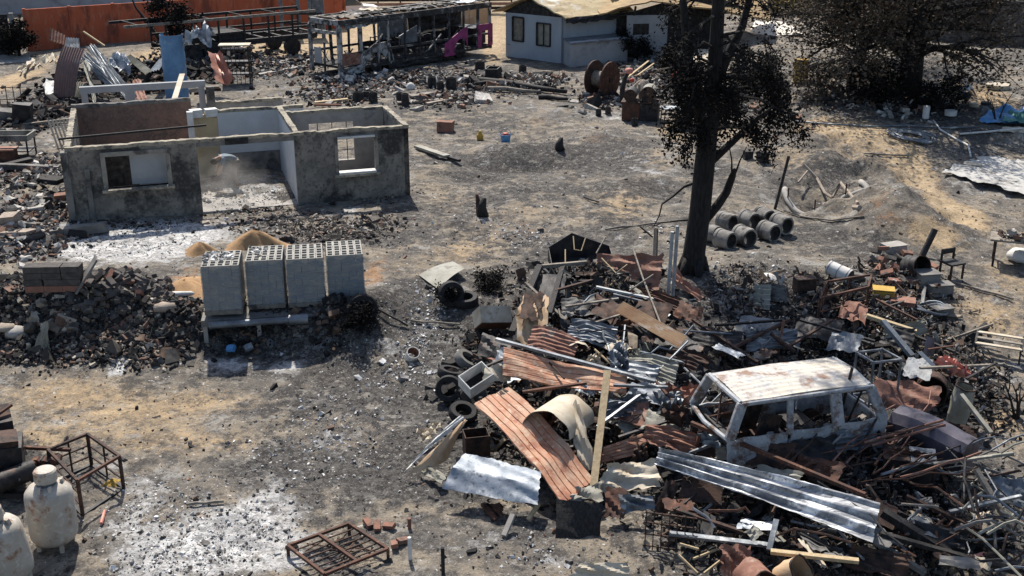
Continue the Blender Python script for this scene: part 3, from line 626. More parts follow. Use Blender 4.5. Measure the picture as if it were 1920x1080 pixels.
# ---------------------------------------------------------------- burnt trailer frame beside the bus
A0, A1 = P(395, 122), P(605, 112)
A0, A1 = V(-18.2, 61.2, .02), V(-11.2, 66.6, .02)
t = thing('burnt_trailer', 'long black burnt trailer frame with open rails beside the bus', 'trailer', A0, math.atan2(A1.y - A0.y, A1.x - A0.x))
TL = (A1 - A0).length
for y in (0, 2.2):
    MB().bar((0, y, .95), (TL, y, .95), .14, .3).build('chassis_rail', m_black, t)
    MB().bar((-2.2, y, 2.3), (TL, y, 2.32), .1, .14).build('top_rail', m_oldwood if y == 0 else m_black, t)
    MB().bar((0, y, 1.5), (TL, y, 1.52), .08, .12).build('middle_rail', m_black, t)
    for i in range(7): MB().bar((i * TL / 6, y, .9), (i * TL / 6, y, 2.3), .09).build('post', m_black, t)
for i in range(9): MB().bar((i * TL / 8, 0, 1.08), (i * TL / 8, 2.2, 1.08), .12, .08).build('cross_member', m_black, t)
for i in range(5): MB().bar((-1.5 + i * TL / 4.4, 0, 2.34), (-1.5 + i * TL / 4.4, 2.2, 2.34), .08, .06).build('roof_bar', m_char, t)
for x in (1.4, 2.5, TL - 1.6):
    for y in (-.05, 2.25): MB().tube((x, y - .14, .48), (x, y + .14, .48), .48, 16).build('wheel', m_black, t)
MB().box((3.2, 1.1, 1.3), (2.6, 1.9, .5)).build('burnt_load', m_char, t)

# ---------------------------------------------------------------- pale house with half-burnt roof
m_palewall = mat('pale_blue_boards', (.36, .395, .43), (.30, .33, .365), .8, .8, bump=.1, c3=(.22, .22, .22), t3=.66, sc3=.7, stretch=(1, 1, .25))
m_roofpale = mat('weathered_roof', (.42, .34, .20), (.36, .27, .15), 1.0, .85, bump=.3, c3=(.60, .57, .50), t3=.60, sc3=.45, grime=(.10, .085, .07), gt=.66)
m_rooftan = mat('tan_roof', (.38, .27, .14), (.30, .21, .11), 1.0, .85, bump=.3, c3=(.2, .14, .08), t3=.62, sc3=.6)
def house_local(o, ang): return frame_uv(o, ang)
HC = V(2.77, 62.6, 0)
t = thing('pale_house', 'pale blue house with charred eaves and part-burnt roof', 'house', HC, R(33))
# local x runs along the wall going back to +X, local y along the wall going back to -X ; corner at 0,0
HX, HY, HW = 7.2, 3.9, 2.45
Lw = R(90 + 20)
def q(a, b, z): return (a + b * math.cos(Lw), b * math.sin(Lw), z)
MB().prism([q(0, 0, 0), q(3.6, 0, 0), q(3.6, .14, 0), q(0, .14, 0)], (0, 0, HW)).build('wall', m_palewall, t)
# window wall with real openings
def wall_with_holes(mb, org, ux, n, L, H, th, holes):
    """org + ux*x + n*depth ; holes (x0, x1, z0, z1) sorted in x"""
    org, ux, n = Vector(org), Vector(ux).normalized(), Vector(n).normalized()
    def blk(x0, x1, z0, z1):
        if x1 - x0 < 1e-4 or z1 - z0 < 1e-4: return
        a = [org + ux * x + Vector((0, 0, z)) for x, z in ((x0, z0), (x1, z0), (x1, z1), (x0, z1))]; mb.prism(a, n * th)
    x = 0
    for x0, x1, z0, z1 in holes:
        blk(x, x0, 0, H); blk(x0, x1, 0, z0); blk(x0, x1, z1, H); x = x1
    blk(x, L, 0, H); return mb
uy = Vector((math.cos(Lw), math.sin(Lw), 0)); ny = Vector((-uy.y, uy.x, 0)) * -1
wall_with_holes(MB(), uy * .002, uy, ny, HY, HW, .13, [(.85, 1.75, .85, 2.05), (2.65, 3.4, .95, 2.25)]).build('window_wall', m_palewall, t)
for x0, x1, z0, z1, mm in ((.85, 1.75, .85, 2.05, m_olive), (2.65, 3.4, .95, 2.25, m_oldwood)):
    w = MB()
    for a, b in (((x0, z0), (x1, z0)), ((x0, z1), (x1, z1)), ((x0, z0), (x0, z1)), ((x1, z0), (x1, z1))):
        w.bar(uy * a[0] + V(0, 0, a[1]) - ny * .03, uy * b[0] + V(0, 0, b[1]) - ny * .03, .08, .07)
    wo = w.build('window_frame', m_char, t)
    MB().prism([uy * x0 + V(0, 0, z0) + ny * .07, uy * x1 + V(0, 0, z0) + ny * .07, uy * x1 + V(0, 0, z1) + ny * .07, uy * x0 + V(0, 0, z1) + ny * .07], ny * .02).build('pane', mm, wo)
    if x0 < 1: MB().bar(uy * 1.3 + V(0, 0, z0) - ny * .02, uy * 1.3 + V(0, 0, z1) - ny * .02, .05).build('mullion', m_char, wo)
# gable, eaves, roof
MB().prism([uy * -.1 + V(0, 0, HW), uy * (HY + .2) + V(0, 0, HW), uy * (HY * .55) + V(0, 0, HW + .95)], ny * .12).build('gable', m_char, t)
rdg0, rdg1 = uy * (HY * .55) + V(-.4, -.2, HW + 1.02), uy * (HY * .55) + V(5.2, .2, HW + 1.02)
e0, e1 = uy * -.45 + V(-.4, -.1, HW + .05), uy * -.45 + V(4.6, .1, HW + .05)
patch(MB(), e0, e1, rdg1, rdg0, nu=20, nv=10, ribs=0, crumple=.07, thick=.07, seed=3).build('roof', m_roofpale, t)
f0, f1 = uy * (HY + .5) + V(-.4, .1, HW + .05), uy * (HY + .5) + V(5.2, .3, HW + .05)
patch(MB(), f0, f1, rdg1 + V(0, 0, .01), rdg0 + V(0, 0, .01), nu=12, nv=8, crumple=.04, thick=.07, seed=5).build('roof', m_rooftan, t)
patch(MB(), e0 + V(.1, -.04, -.3), e1 + V(0, -.04, -.3), e1 + V(0, -.03, -.02), e0 + V(.1, -.03, -.02), nu=24, nv=3, crumple=.12, thick=.05, seed=8).build('fascia', m_char, t)
MB().prism([V(.0, -.05, .002), V(3.4, -.05, .002), V(3.4, -1.3, .002), V(-.35, -1.2, .002)], (0, 0, 1.3)).build('lean_to', m_grey, t)
MB().prism([V(-.05, .0, 1.32), V(3.5, .0, 1.32), V(3.5, -1.4, 1.22), V(-.45, -1.3, 1.22)], (0, 0, .05)).build('lean_to_roof', m_zincdk, t)
MB().box((3.85, -.1, 1.3), (.55, .5, 2.6)).build('burnt_corner_post', m_char, t)
patch(MB(), V(3.7, .15, .95 + HW), V(5.4, .9, 1.0 + HW), V(5.0, 1.9, 1.05 + HW), V(3.9, 1.2, 1.0 + HW), nu=6, nv=6, crumple=.2, seed=9).build('collapsed_edge', m_char, t)
# second house block
t = thing('annex_house', 'grey walled house block with dark window and tan sloping roof', 'house', V(6.3, 63.9, 0), R(8))
wall_with_holes(MB(), (0, 0, 0), (1, 0, 0), (0, 1, 0), 2.3, 2.4, .14, [(.35, 1.25, 1.35, 1.95)]).build('wall', m_grey, t)
MB().box((.8, .06, 1.65), (1.0, .05, .7)).build('window', m_black, t)
MB().box((3.6, .5, 1.2), (2.6, .14, 2.4)).build('wall', m_char, t)
MB().box((2.35, .3, 1.0), (.7, .1, 1.9)).build('door', m_black, t)
MB().prism([(-.5, .2, 2.35), (8.0, .4, 2.35), (4.0, .4, 3.5)], (0, .12, 0)).build('gable', m_char, t)
patch(MB(), V(1.2, -.5, 3.25), V(7.8, -1.1, 2.2), V(9.5, 4.6, 3.1), V(1.6, 4.6, 4.2), nu=18, nv=12, crumple=.06, thick=.08, ribs=16, amp=.02, seed=11).build('roof', m_rooftan, t)
patch(MB(), V(1.2, -.5, 3.27), V(1.6, 4.6, 4.22), V(-2.2, 4.6, 3.1), V(-1.6, -.3, 2.6), nu=10, nv=8, crumple=.08, thick=.08, seed=12).build('roof', m_rooftan, t)
for i in range(4): MB().bar((.4 + i * 1.3, .1, 2.3), (.4 + i * 1.3, -.2, 2.9), .1).build('rafter', m_char, t)
# canopies and far roofs
def canopy(name, label, pts, h, m, legs=True, base=0.0):
    w = [W(p) for p in pts]; c = sum(w, Vector()) / 4
    t = thing(name, label, 'canopy', V(c.x, c.y, base)); loc = t.location
    patch(MB(), *w, nu=12, nv=10, crumple=.06, bend=lambda u, v: h * math.sin(PI * u) * math.sin(PI * v), thick=.02, seed=len(label)).build('roof', m, t, origin=loc, smooth=SM)
    for p in w: MB().bar(V(p.x, p.y, hzs(p.x, p.y)), V(p.x, p.y, p.z), .07).build('post', m_black, t, origin=loc)
    return t
m_canvas = mat('white_canvas', (.70, .66, .58), (.62, .57, .49), 1.5, .85, bump=.05, c3=(.48, .42, .33), t3=.66, sc3=1)
m_canvas2 = mat('grey_white_canvas', (.60, .61, .63), (.5, .51, .53), 1.5, .85, bump=.1, c3=(.34, .34, .36), t3=.62, sc3=1)
canopy('white_canopy', 'cream white canopy roof behind the tall burnt tree', [At(1400, 70, 66), At(1506, 64, 66), At(1470, 40, 70), At(1415, 40, 70)], .25, m_canvas)
canopy('torn_canopy', 'torn bluish white canvas canopy below the cream one', [At(1425, 112, 62), At(1516, 106, 62), At(1480, 82, 65), At(1425, 76, 65)], .1, m_canvas2)
canopy('tin_awning', 'pale tin awning beside the grey walled house block', [At(1236, 112, 60.5), At(1345, 120, 60.5), At(1335, 92, 63), At(1280, 94, 63)], .05, m_cream)
def far_house(name, label, o, ang, w, d, h, rh, mw, mr, wins):
    t = thing(name, label, 'house', o, ang)
    MB().box((0, 0, h / 2), (w, d, h)).build('wall', mw, t)
    for s in (-1, 1): MB().prism([(-w / 2 - .3, s * (d / 2 + .35), h - .05), (w / 2 + .3, s * (d / 2 + .35), h - .05), (w / 2 + .3, 0, h + rh), (-w / 2 - .3, 0, h + rh)], (0, 0, .09)).build('roof', mr, t)
    for e in (-1, 1): MB().prism([(e * w / 2, -d / 2, h), (e * w / 2, d / 2, h), (e * w / 2, 0, h + rh - .02)], (-e * .1, 0, 0)).build('gable', mw, t)
    for x in wins:
        f = MB().box((x, -d / 2 - .02, h * .55), (1.0, .06, .9)).build('window', m_char, t); MB().box((x, -d / 2 - .045, h * .55), (.84, .04, .74)).build('pane', m_glass, f)
    return t
m_pinkwall = mat('pink_render', (.50, .24, .19), (.44, .2, .16), 1, .9, bump=.1)
m_zincroof = mat('far_zinc_roof', (.30, .31, .31), (.24, .25, .25), 1.2, .6, metal=.2, bump=.1)
far_house('grey_roofed_house', 'small house with grey tin roof and greenish wall beyond the canopies', V(21.5, 82, 0), -.25, 5.4, 4.2, 2.3, .8, mat('green_grey_wall', (.22, .27, .26), (.17, .2, .2), 1, .9), m_zincroof, (-1.6, 1.5))
far_house('pink_house', 'pinkish house at the far edge behind the burnt tree', V(27.0, 98, 0), .1, 8, 5, 2.6, 1.0, m_pinkwall, m_zincroof, (-2.5, 0, 2.5))
far_house('ochre_house', 'ochre roofed house far behind the cream canopy', V(17.2, 88, 0), -.1, 5, 4, 2.4, .9, m_cream, m_rooftan, (-1.2, 1.2))
far_house('distant_house', 'low grey house beyond the orange wall and grey wall', V(-38, 100, 0), .2, 9, 6, 2.7, 1.2, m_grey, m_zincroof, (-2.5, 2.5))
far_house('roadside_house', 'tan roofed house on the far side of the road behind the fence', V(-4, 108, 0), .1, 9, 6, 2.6, 1.2, m_cream, m_rooftan, (-2.5, 0, 2.5))

# ---------------------------------------------------------------- roofless ruin
m_plaster = mat('sooty_plaster', (.25, .228, .195), (.16, .148, .13), 2.2, .9, bump=.5, bsc=24, c3=(.045, .043, .041), t3=.53, sc3=.8, grime=(.10, .094, .086), gt=.58)
m_plasterw = mat('smoked_white_plaster', (.54, .55, .55), (.47, .48, .48), 1.6, .9, bump=.1, c3=(.34, .34, .33), t3=.66, sc3=.9)
m_plastery = mat('yellow_plaster', (.48, .38, .23), (.42, .33, .2), 1.6, .9, bump=.1, c3=(.24, .2, .14), t3=.62, sc3=.9)
m_top = mat('pale_wall_head', (.36, .315, .24), (.26, .235, .185), 3, .9, bump=.5, c3=(.085, .078, .07), t3=.55, sc3=1.7, grime=(.13, .12, .105), gt=.62)
m_brickwall = mat('bare_brick_wall', (.19, .118, .092), (.135, .09, .074), 3, .9, bump=.5, bsc=14, c3=(.085, .067, .06), t3=.55, sc3=.9, grime=(.21, .14, .11), gt=.60)
def rough_beam(a, b, n, w, h, bite=.022):
    """a coping strip with chipped, uneven edges; its underside stays level"""
    L = (b - a).length; N = max(4, int(L / .11)); mb = MB(); rs = random.Random(int(L * 1000)); dz = 0
    for i in range(N + 1):
        p = a.lerp(b, i / N); dz = dz * .8 + rs.uniform(-1, .8) * bite * .45
        if rs.random() < .07: dz -= bite * 1.3
        e = [rs.uniform(-.012, .02) for _ in range(2)]; zt = max(.03, h + dz)
        for q_, z in ((-.012 + e[0], 0), (w - .018 - e[1], 0), (w - .018 - e[1], zt + rs.uniform(-.01, .01)), (-.012 + e[0], zt + rs.uniform(-.015, .01))): mb.v.append(tuple(p + n * q_ + V(0, 0, z)))
    for i in range(N):
        for k in range(4): mb.f.append((i * 4 + k, i * 4 + (k + 1) % 4, i * 4 + 4 + (k + 1) % 4, i * 4 + 4 + k))
    mb.f += [(0, 1, 2, 3), (N * 4 + 3, N * 4 + 2, N * 4 + 1, N * 4)]
    return mb
A = V(-13.3, 33.35, 0); HANG = R(18)
HU = frame_uv(A, HANG)
HT = thing('roofless_house', 'roofless burnt house shell with sooty plaster walls and empty windows', 'house', A, HANG)
HGT, TH = 2.38, .16
def hw(name, u0, v0, u1, v1, h, m, holes=(), th=TH, z0=-.3, top=True, side=1):
    """a wall from (u0, v0) to (u1, v1) in house coordinates, thickness going to its +normal side"""
    a, b = V(u0, v0, z0), V(u1, v1, z0); d = (b - a).normalized(); n = V(-d.y, d.x) * side
    wall_with_holes(MB(), a, d, n, (b - a).length, h - z0, th, [(x0, x1, q0 - z0, q1 - z0) for x0, x1, q0, q1 in holes]).build(name, m, HT)
    if top: rough_beam(a + V(0, 0, h - z0 + .001), b + V(0, 0, h - z0 + .001), n, th + .03, .12).build('ring_beam', m_top if top is True else top, HT)
    else: rough_beam(a + V(0, 0, h - z0 - .01), b + V(0, 0, h - z0 - .01), n, th - .01, .10, .12).build('broken_edge', m, HT)
hw('front_wall', 0, 0, 3.8, 0, HGT - .13, m_plaster, [(1.1, 2.85, 1.02, 2.02)])
hw('front_wall', 6.78, 0, 10.45, 0, HGT - .13, m_plaster, [(1.35, 2.55, .92, 2.05)])
rough_beam(V(3.8, 0, HGT - .125), V(6.78, 0, HGT - .125), V(0, 1), .18, .12).build('lintel_beam', m_top, HT)
MB().box((5.0, -.015, HGT - .16), (.7, .02, .2)).build('soot_board', m_char, HT)
MB().box((5.29, .085, HGT - .2), (2.97, .13, .15)).build('lintel', m_concdk, HT)
# corner buttress and window surrounds
MB().box((-.03, .02, 1.0), (.2, .3, 2.5)).build('corner_post', m_concdk, HT)
MB().box((.55, -.03, .75), (.14, .07, 1.9)).build('drain_post', m_concdk, HT)
def surround(x0, x1, z0, z1, w, m, sill=True):
    f = MB()
    f.box(((x0 + x1) / 2, -.03, z1 + w / 2), (x1 - x0 + 2 * w, .06, w)); f.box((x0 - w / 2, -.03, (z0 + z1) / 2), (w, .06, z1 - z0 - .002)); f.box((x1 + w / 2, -.03, (z0 + z1) / 2), (w, .06, z1 - z0 - .002))
    fo = f.build('window_surround', m, HT)
    MB().box(((x0 + x1) / 2, -.02, z0 - .04), (x1 - x0 + 2 * w + .1, .42, .08)).build('sill', m_top, fo)
    return fo
m_sur = mat('smoked_surround', (.27, .25, .215), (.20, .185, .16), 3, .9, bump=.3, c3=(.09, .083, .075), t3=.56, sc3=2)
surround(1.1, 2.85, 1.02, 2.02, .13, m_sur); surround(6.78 + 1.35, 6.78 + 2.55, .92, 2.05, .1, m_sur)
MB().box((2.32, .25, 1.52), (1.05, .04, .95)).build('board', m_grey, HT)
MB().box((1.4, .9, 1.2), (1.2, .06, 2.0)).build('dark_panel', m_char, HT)  # black panel standing behind the dark half of the window
MB().box((8.73, -.02, .93), (1.2, .3, .1)).build('sill_slab', m_white, HT); MB().box((8.73, -.06, 2.1), (1.2, .1, .06)).build('head_slab', m_white, HT)
hw('side_wall', 10.45, 0, 10.45, 3.2, HGT - .13, m_plaster, side=1)
hw('back_wall', 6.95, 3.2, 10.3, 3.2, HGT - .13, m_conc, [(.75, 2.3, .55, 1.9)])
for i in range(3): MB().bar((8.0 + i * .5, 3.28, .55), (8.0 + i * .5, 3.28, 1.9), .025).build('window_bar', m_rustdk, HT)
for z in (.9, 1.35): MB().bar((7.7, 3.28, z), (9.25, 3.28, z), .025).build('window_bar', m_rustdk, HT)
hw('partition_wall', 6.78, .2, 6.78, 4.3, HGT - .13, m_plasterw, side=-1)
hw('back_wall', 4.75, 4.3, 7.7, 4.3, HGT - .13, m_plasterw)
MB().box((6.2, 4.27, .35), (2.9, .04, .95)).build('bare_footing', m_concdk, HT)
hw('back_wall', 3.9, 4.3, 4.74, 4.3, HGT - .3, m_plastery, top=None)
hw('partition_wall', 3.86, 1.9, 3.86, 4.28, .7, m_plastery, top=None)
MB().box((3.84, 4.1, 1.1), (.2, .2, 2.6)).build('pillar', m_white, HT)
for x in (4.05, 4.55): MB().box((x, 4.35, HGT - .1), (.4, .3, .26), rotm(0, 0, random.uniform(-.2, .2))).build('loose_block', m_white, HT)
hw('side_wall', 0, .2, 0, 6.2, HGT - .13, m_plaster, side=-1)
hw('back_wall', 0.0, 6.3, 4.0, 6.3, HGT - .05, m_brickwall, top=m_concdk)
hw('inner_wall', .5, 4.3, 3.0, 4.3, 1.25, m_grey, top=None)
hw('inner_wall', 2.95, 4.5, 3.9, 4.5, .8, m_brickwall, top=None)
MB().bar((-.2, 1.0, HGT + .05), (4.2, 1.3, HGT + .12), .06).build('charred_pole', m_charwood, HT)
for i in range(5): MB().bar((.1 + .05 * i, .5 + i * .05, -.1), (.12 + .1 * i, .6 + .1 * i, 1.6 + .2 * random.random()), .05).build('reinforcing_rod', m_rustdk, HT)
# rear rooms: open white frame and a low wall
hw('rear_wall', 4.0, 6.3, 7.8, 6.3, .5, m_conc, top=m_top)
for u in (.35, 4.55): MB().box((u, 9.2, 1.15), (.22, .2, 2.7)).build('frame_post', m_grey, HT)
MB().box((2.45, 9.2, 2.42), (4.5, .22, .24)).build('frame_beam', m_grey, HT)
MB().box((1.95, 9.2, 2.12), (.35, .2, .38)).build('frame_drop', m_grey, HT)
MB().box((4.85, 8.9, 1.1), (.3, .25, 2.5)).build('frame_post', m_concdk, HT)
hw('rear_wall', 4.9, 9.4, 7.6, 9.4, 1.55, m_conc, top=m_top); hw('rear_wall', 6.6, 9.2, 8.0, 9.2, .85, m_brickwall, top=None)
hw('rear_side_wall', 7.9, 6.4, 7.9, 9.2, .55, m_conc, top=m_top)
setting(MB().prism([HU(.02, .02, .03), HU(10.4, .02, .03), HU(10.4, 3.2, .03), HU(7.6, 4.3, .03), HU(7.6, 9.2, .03), HU(.02, 9.2, .03)], (0, 0, -.3)).build('house_floor', m_conc))
beam('plank', 'pale plank leaning across the open frame of the roofless house', 'plank', HU(3.35, 6.4, 2.15), HU(3.9, 9.0, 2.85), .2, .04, m_cream)
chips('floor_rubble', 'plaster crumbs and dust heaped on the floor of the roofless house', np.array([tuple(HU(random.uniform(.3, 10.2), random.uniform(.3, 3.0), random.uniform(.03, .08))) for _ in range(900)] + [tuple(HU(random.uniform(4.1, 6.6), random.uniform(-.8, 2.2), random.uniform(.03, .12))) for _ in range(200)]), .06, 'ash')
# ---------------------------------------------------------------- trees
def leaves_mesh(name, pos, size, m, parent, origin, droop=.0):
    n = len(pos); q = np.array([[-.5, 0, 0], [0, -.28, 0], [.5, 0, 0], [0, .28, 0]])
    s = rng.uniform(.5, 1.4, n) * size; v = q[None] * s[:, None, None]
    for i, j, a in ((0, 2, rng.normal(droop, .7, n)), (1, 2, rng.normal(0, .9, n)), (0, 1, rng.uniform(0, 2 * PI, n))):
        ca, sa = np.cos(a)[:, None], np.sin(a)[:, None]; p, r = v[:, :, i].copy(), v[:, :, j].copy()
        v[:, :, i] = p * ca - r * sa; v[:, :, j] = p * sa + r * ca
    v = v + pos[:, None, :] - np.array(origin)[None, None]
    me = np_mesh(name, v.reshape(-1, 3), np.arange(n * 4).reshape(-1, 4)); me.materials.append(m)
    o = bpy.data.objects.new(name, me); COL.objects.link(o); o.parent = parent; return o
def limb_paths(p0, d, L, r, depth, out, ends, rs, sag=.0, split=3):
    pts = [p0]; rad = [r]; p = p0.copy(); d = d.normalized(); seg = 4
    for i in range(seg):
        d = (d + Vector((rs.uniform(-.3, .3), rs.uniform(-.3, .3), rs.uniform(-.25, .25) - sag))).normalized()
        p = p + d * (L / seg); pts.append(p.copy()); rad.append(r * (1 - .8 * (i + 1) / seg) + .004)
        if depth > 0 and i > 0:
            for k in range(split if i < seg - 1 else split):
                e = Vector((rs.uniform(-1, 1), rs.uniform(-1, 1), rs.uniform(-.6, .6)))
                limb_paths(p, d * .7 + e * .8, L * rs.uniform(.35, .6), rad[-1] * .6 + .003, depth - 1, out, ends, rs, sag, split)
        if depth == 0: ends.append((p.copy(), d.copy()))
    out.append((pts, rad))
def cloud(ends, per, sig, rs_seed=0):
    c = np.array([tuple(e[0]) for e in ends]); c = np.repeat(c, per, 0)
    return c + rng.normal(0, 1, c.shape) * np.array(sig)
# the tall scorched conifer in the middle ground
TB = P(1300, 508); TY = TB.y
tr = thing('tall_burnt_tree', 'tall burnt tree with thick black trunk beside the concrete pipes', 'tree', TB)
rs = random.Random(5)
tp = [At(1297, 520, TY), At(1302, 470, TY), At(1312, 400, TY), At(1320, 320, TY), At(1327, 250, TY), At(1336, 170, TY), At(1343, 80, TY), At(1350, -40, TY), At(1356, -260, TY), At(1362, -560, TY)]
mb = MB(); mb.path(tp, [.34, .29, .275, .262, .25, .205, .17, .15, .11, .05], 14)
for k in range(5):
    a = k * 1.25; mb.path([tp[1] + V(.2 * math.cos(a), .2 * math.sin(a), -.2), tp[0] + V(.5 * math.cos(a), .5 * math.sin(a), -.12)], [.15, .05], 6)
for fk, fr_ in (([(1329, 255), (1308, 195), (1292, 120), (1284, 40), (1276, -60), (1270, -160)], [.2, .16, .13, .1, .07, .03]), ([(1336, 170), (1362, 110), (1392, 50), (1410, -20), (1425, -110)], [.16, .13, .1, .08, .03])):
    mb.path([At(x, y, TY + .12 * k) for k, (x, y) in enumerate(fk)], fr_, 9)
tko = mb.build('trunk', m_tree, tr, origin=TB, smooth=True)
for pts, r in (([(1322, 412), (1345, 385), (1362, 360), (1374, 328), (1377, 318)], [.13, .12, .11, .09, .04]), ([(1336, 300), (1360, 278), (1392, 248), (1420, 222), (1450, 200)], [.11, .1, .085, .06, .03]), ([(1372, 335), (1372, 300), (1366, 268)], [.03, .02, .01]), ([(1377, 330), (1388, 300), (1400, 275)], [.03, .02, .01]),
               ([(1306, 342), (1283, 350), (1262, 368), (1241, 383), (1236, 405), (1226, 424)], [.04, .032, .028, .024, .018, .01]), ([(1300, 412), (1270, 414), (1240, 418), (1222, 426)], [.028, .024, .018, .008])):
    MB().path([At(x, y, TY + .25 * math.sin(i)) for i, (x, y) in enumerate(pts)], r, 7).build('limb', m_tree, tr, origin=TB, smooth=True)
outp, ends = [], []
for i in range(52):
    f = i / 51; z = 4.0 + 12.0 * f
    k = next((j for j in range(len(tp) - 1) if tp[j].z <= z <= tp[j + 1].z), len(tp) - 2)
    b = tp[k].lerp(tp[k + 1], (z - tp[k].z) / max(tp[k + 1].z - tp[k].z, 1e-3))
    a = i * 2.39996 + rs.uniform(-.3, .3); L = (1.75 - .75 * f) * rs.uniform(.6, 1.1)
    limb_paths(b, Vector((math.cos(a), math.sin(a), .25)), L, .055, 1, outp, ends, rs, sag=.10 if f > .3 else .2, split=2)
# lower drooping skirts
for px, py in ((1290, 120), (1270, 150), (1400, 150), (1440, 175), (1470, 190), (1480, 215), (1375, 190), (1300, 190), (1420, 120), (1460, 110), (1305, 90), (1350, 140), (1390, 90), (1430, 70), (1330, 210), (1450, 150)):
    b = At(px, py, TY + rs.uniform(-1.2, 1.2)); ct = At(1337, min(py, 170), TY)
    outp.append(([ct, ct.lerp(b, .6) + V(0, 0, .15), b], [.05, .03, .012]))
    for k in range(4): limb_paths(b, Vector((rs.uniform(-1, 1), rs.uniform(-1, 1), -.5)), .75, .012, 0, outp, ends, rs, sag=.3)
mb = MB()
for pts, r in outp: mb.path(pts, r, 4, cap=False)
mb.build('branches', m_tree, tr, origin=TB)
lowe = [e for e in ends if e[0].z < 5.6]; hie = [e for e in ends if e[0].z >= 5.6]; rs.shuffle(lowe); rs.shuffle(hie)
lp = np.concatenate([cloud(lowe[:len(lowe) * 9 // 10], 36, (.10, .10, .16)), cloud(hie[:len(hie) // 2], 20, (.10, .10, .13))])
leaves_mesh('crown', lp, .09, m_leafblk, tr, TB, droop=.8)
# broad scorched tree behind
def broad_tree(name, label, base, H, spread, m, trunk_r, n1, per, leaf, seed, low=.35, sig=.35, depth=1, group=None):
    rs = random.Random(seed); t = thing(name, label, 'tree', base, group=group)
    top = base + V(rs.uniform(-.4, .4), rs.uniform(-.4, .4), H * .75)
    tp = [base + V(0, 0, -.2), base.lerp(top, .35) + V(.1, 0, 0), base.lerp(top, .7), top]
    mb = MB().path(tp, [trunk_r * 1.25, trunk_r, trunk_r * .7, trunk_r * .25], 9); mb.build('trunk', m_tree, t, origin=base, smooth=True)
    out, ends = [], []
    for i in range(n1):
        f = rs.uniform(low, 1); b = base.lerp(top, f); a = i * 2.4 + rs.uniform(-.4, .4)
        L = spread * rs.uniform(.55, 1.05) * (1.15 - .55 * abs(f - .6))
        limb_paths(b, Vector((math.cos(a), math.sin(a), rs.uniform(-.1, .8))), L, trunk_r * .3, depth, out, ends, rs, sag=.04, split=2)
    mb = MB()
    for pts, r in out: mb.path(pts, r, 4, cap=False)
    mb.build('branches', m_tree, t, origin=base)
    leaves_mesh('crown', cloud(ends, per, (sig, sig, sig * .8)), leaf, m, t, base)
    return t
b = P(1703, 186); broad_tree('scorched_tree', 'broad scorched tree with brown black crown in front of the sooty panel wall', b, 9.0, 4.6, m_leafbrn, .42, 48, 22, .15, 21, low=.22)
b = P(1592, 176); broad_tree('scorched_tree', 'lower scorched tree with ragged crown beside the torn canopy', b, 5.4, 2.1, m_leafbrn, .2, 26, 18, .14, 22, low=.2)
b = P(1610, 120); broad_tree('scorched_tree', 'slender scorched tree standing in front of the pink house', b, 8.0, 3.2, m_leafbrn, .22, 28, 20, .15, 23, low=.25)
broad_tree('green_tree', 'unburnt green tree beyond the end of the sooty panel wall', V(38.5, 74, .8), 8.5, 4.2, m_leafgrn, .3, 30, 14, .34, 31, low=.2, sig=.5)
broad_tree('green_tree', 'yellow green shrubby tree just behind the sooty panel wall', V(31.5, 69, .8), 3.6, 2.2, m_leafgrn, .12, 18, 14, .22, 32, low=.1, sig=.35)
broad_tree('dry_tree', 'dry yellowish bush behind the sooty panel wall', V(29.0, 70.5, .8), 3.2, 1.5, m_leafdry, .1, 14, 12, .2, 33, low=.1, sig=.3)
broad_tree('green_tree', 'dark green tree top beyond the ochre roofed house', V(21.5, 98, 0), 6, 3.2, m_leafgrn, .2, 20, 12, .34, 34, low=.2, sig=.45)
broad_tree('dry_tree', 'reddish dry bush in front of the small grey roofed house', V(18.0, 76.5, 0), 2.6, 1.6, m_leafdry, .1, 14, 10, .22, 35, low=.1, sig=.3)
b = P(66, 98); broad_tree('burnt_shrub', 'small burnt shrub in front of the orange wall by the black gate', V(-27.5, 64.5, 0), 2.6, .8, m_leafblk, .08, 16, 12, .16, 41, low=.25, sig=.16)
b = P(330, 108); broad_tree('burnt_shrub', 'black burnt tree in front of the orange wall beside the blue sheet', V(-18.4, 62.5, 0), 4.4, 1.0, m_leafblk, .13, 20, 8, .15, 42, low=.3, sig=.16)
rod('leaning_dead_tree', 'bare leaning burnt trunk with thin twigs against the orange wall', 'tree', [At(316, 100, 63.5), At(300, 75, 63.7), At(275, 40, 64), At(255, 15, 64.3), At(240, -20, 64.6)], [.12, .11, .09, .06, .03], m_tree, n=7)
broad_tree('burnt_bush', 'burnt black bush growing against the corner of the grey house block', P(1195, 112), 1.7, .9, m_leafblk, .05, 14, 10, .14, 43, low=.1, sig=.2)
broad_tree('burnt_bush', 'burnt black bush under the pale tin awning', P(1265, 140), 1.5, 1.1, m_leafblk, .05, 14, 10, .14, 44, low=.1, sig=.2)
broad_tree('burnt_bush', 'burnt twiggy bush beneath the torn canopy', P(1415, 165), 1.6, 1.3, m_leafblk, .05, 16, 10, .14, 45, low=.1, sig=.22)
broad_tree('burnt_bush', 'low burnt bush at the foot of the broad scorched tree', P(1640, 185), 1.3, 1.6, m_leafblk, .06, 16, 10, .16, 46, low=.1, sig=.25)
broad_tree('burnt_bush', 'burnt bush by the white plastic pipe stub', P(1762, 205), 1.2, .8, m_leafblk, .04, 12, 10, .12, 47, low=.1, sig=.15)
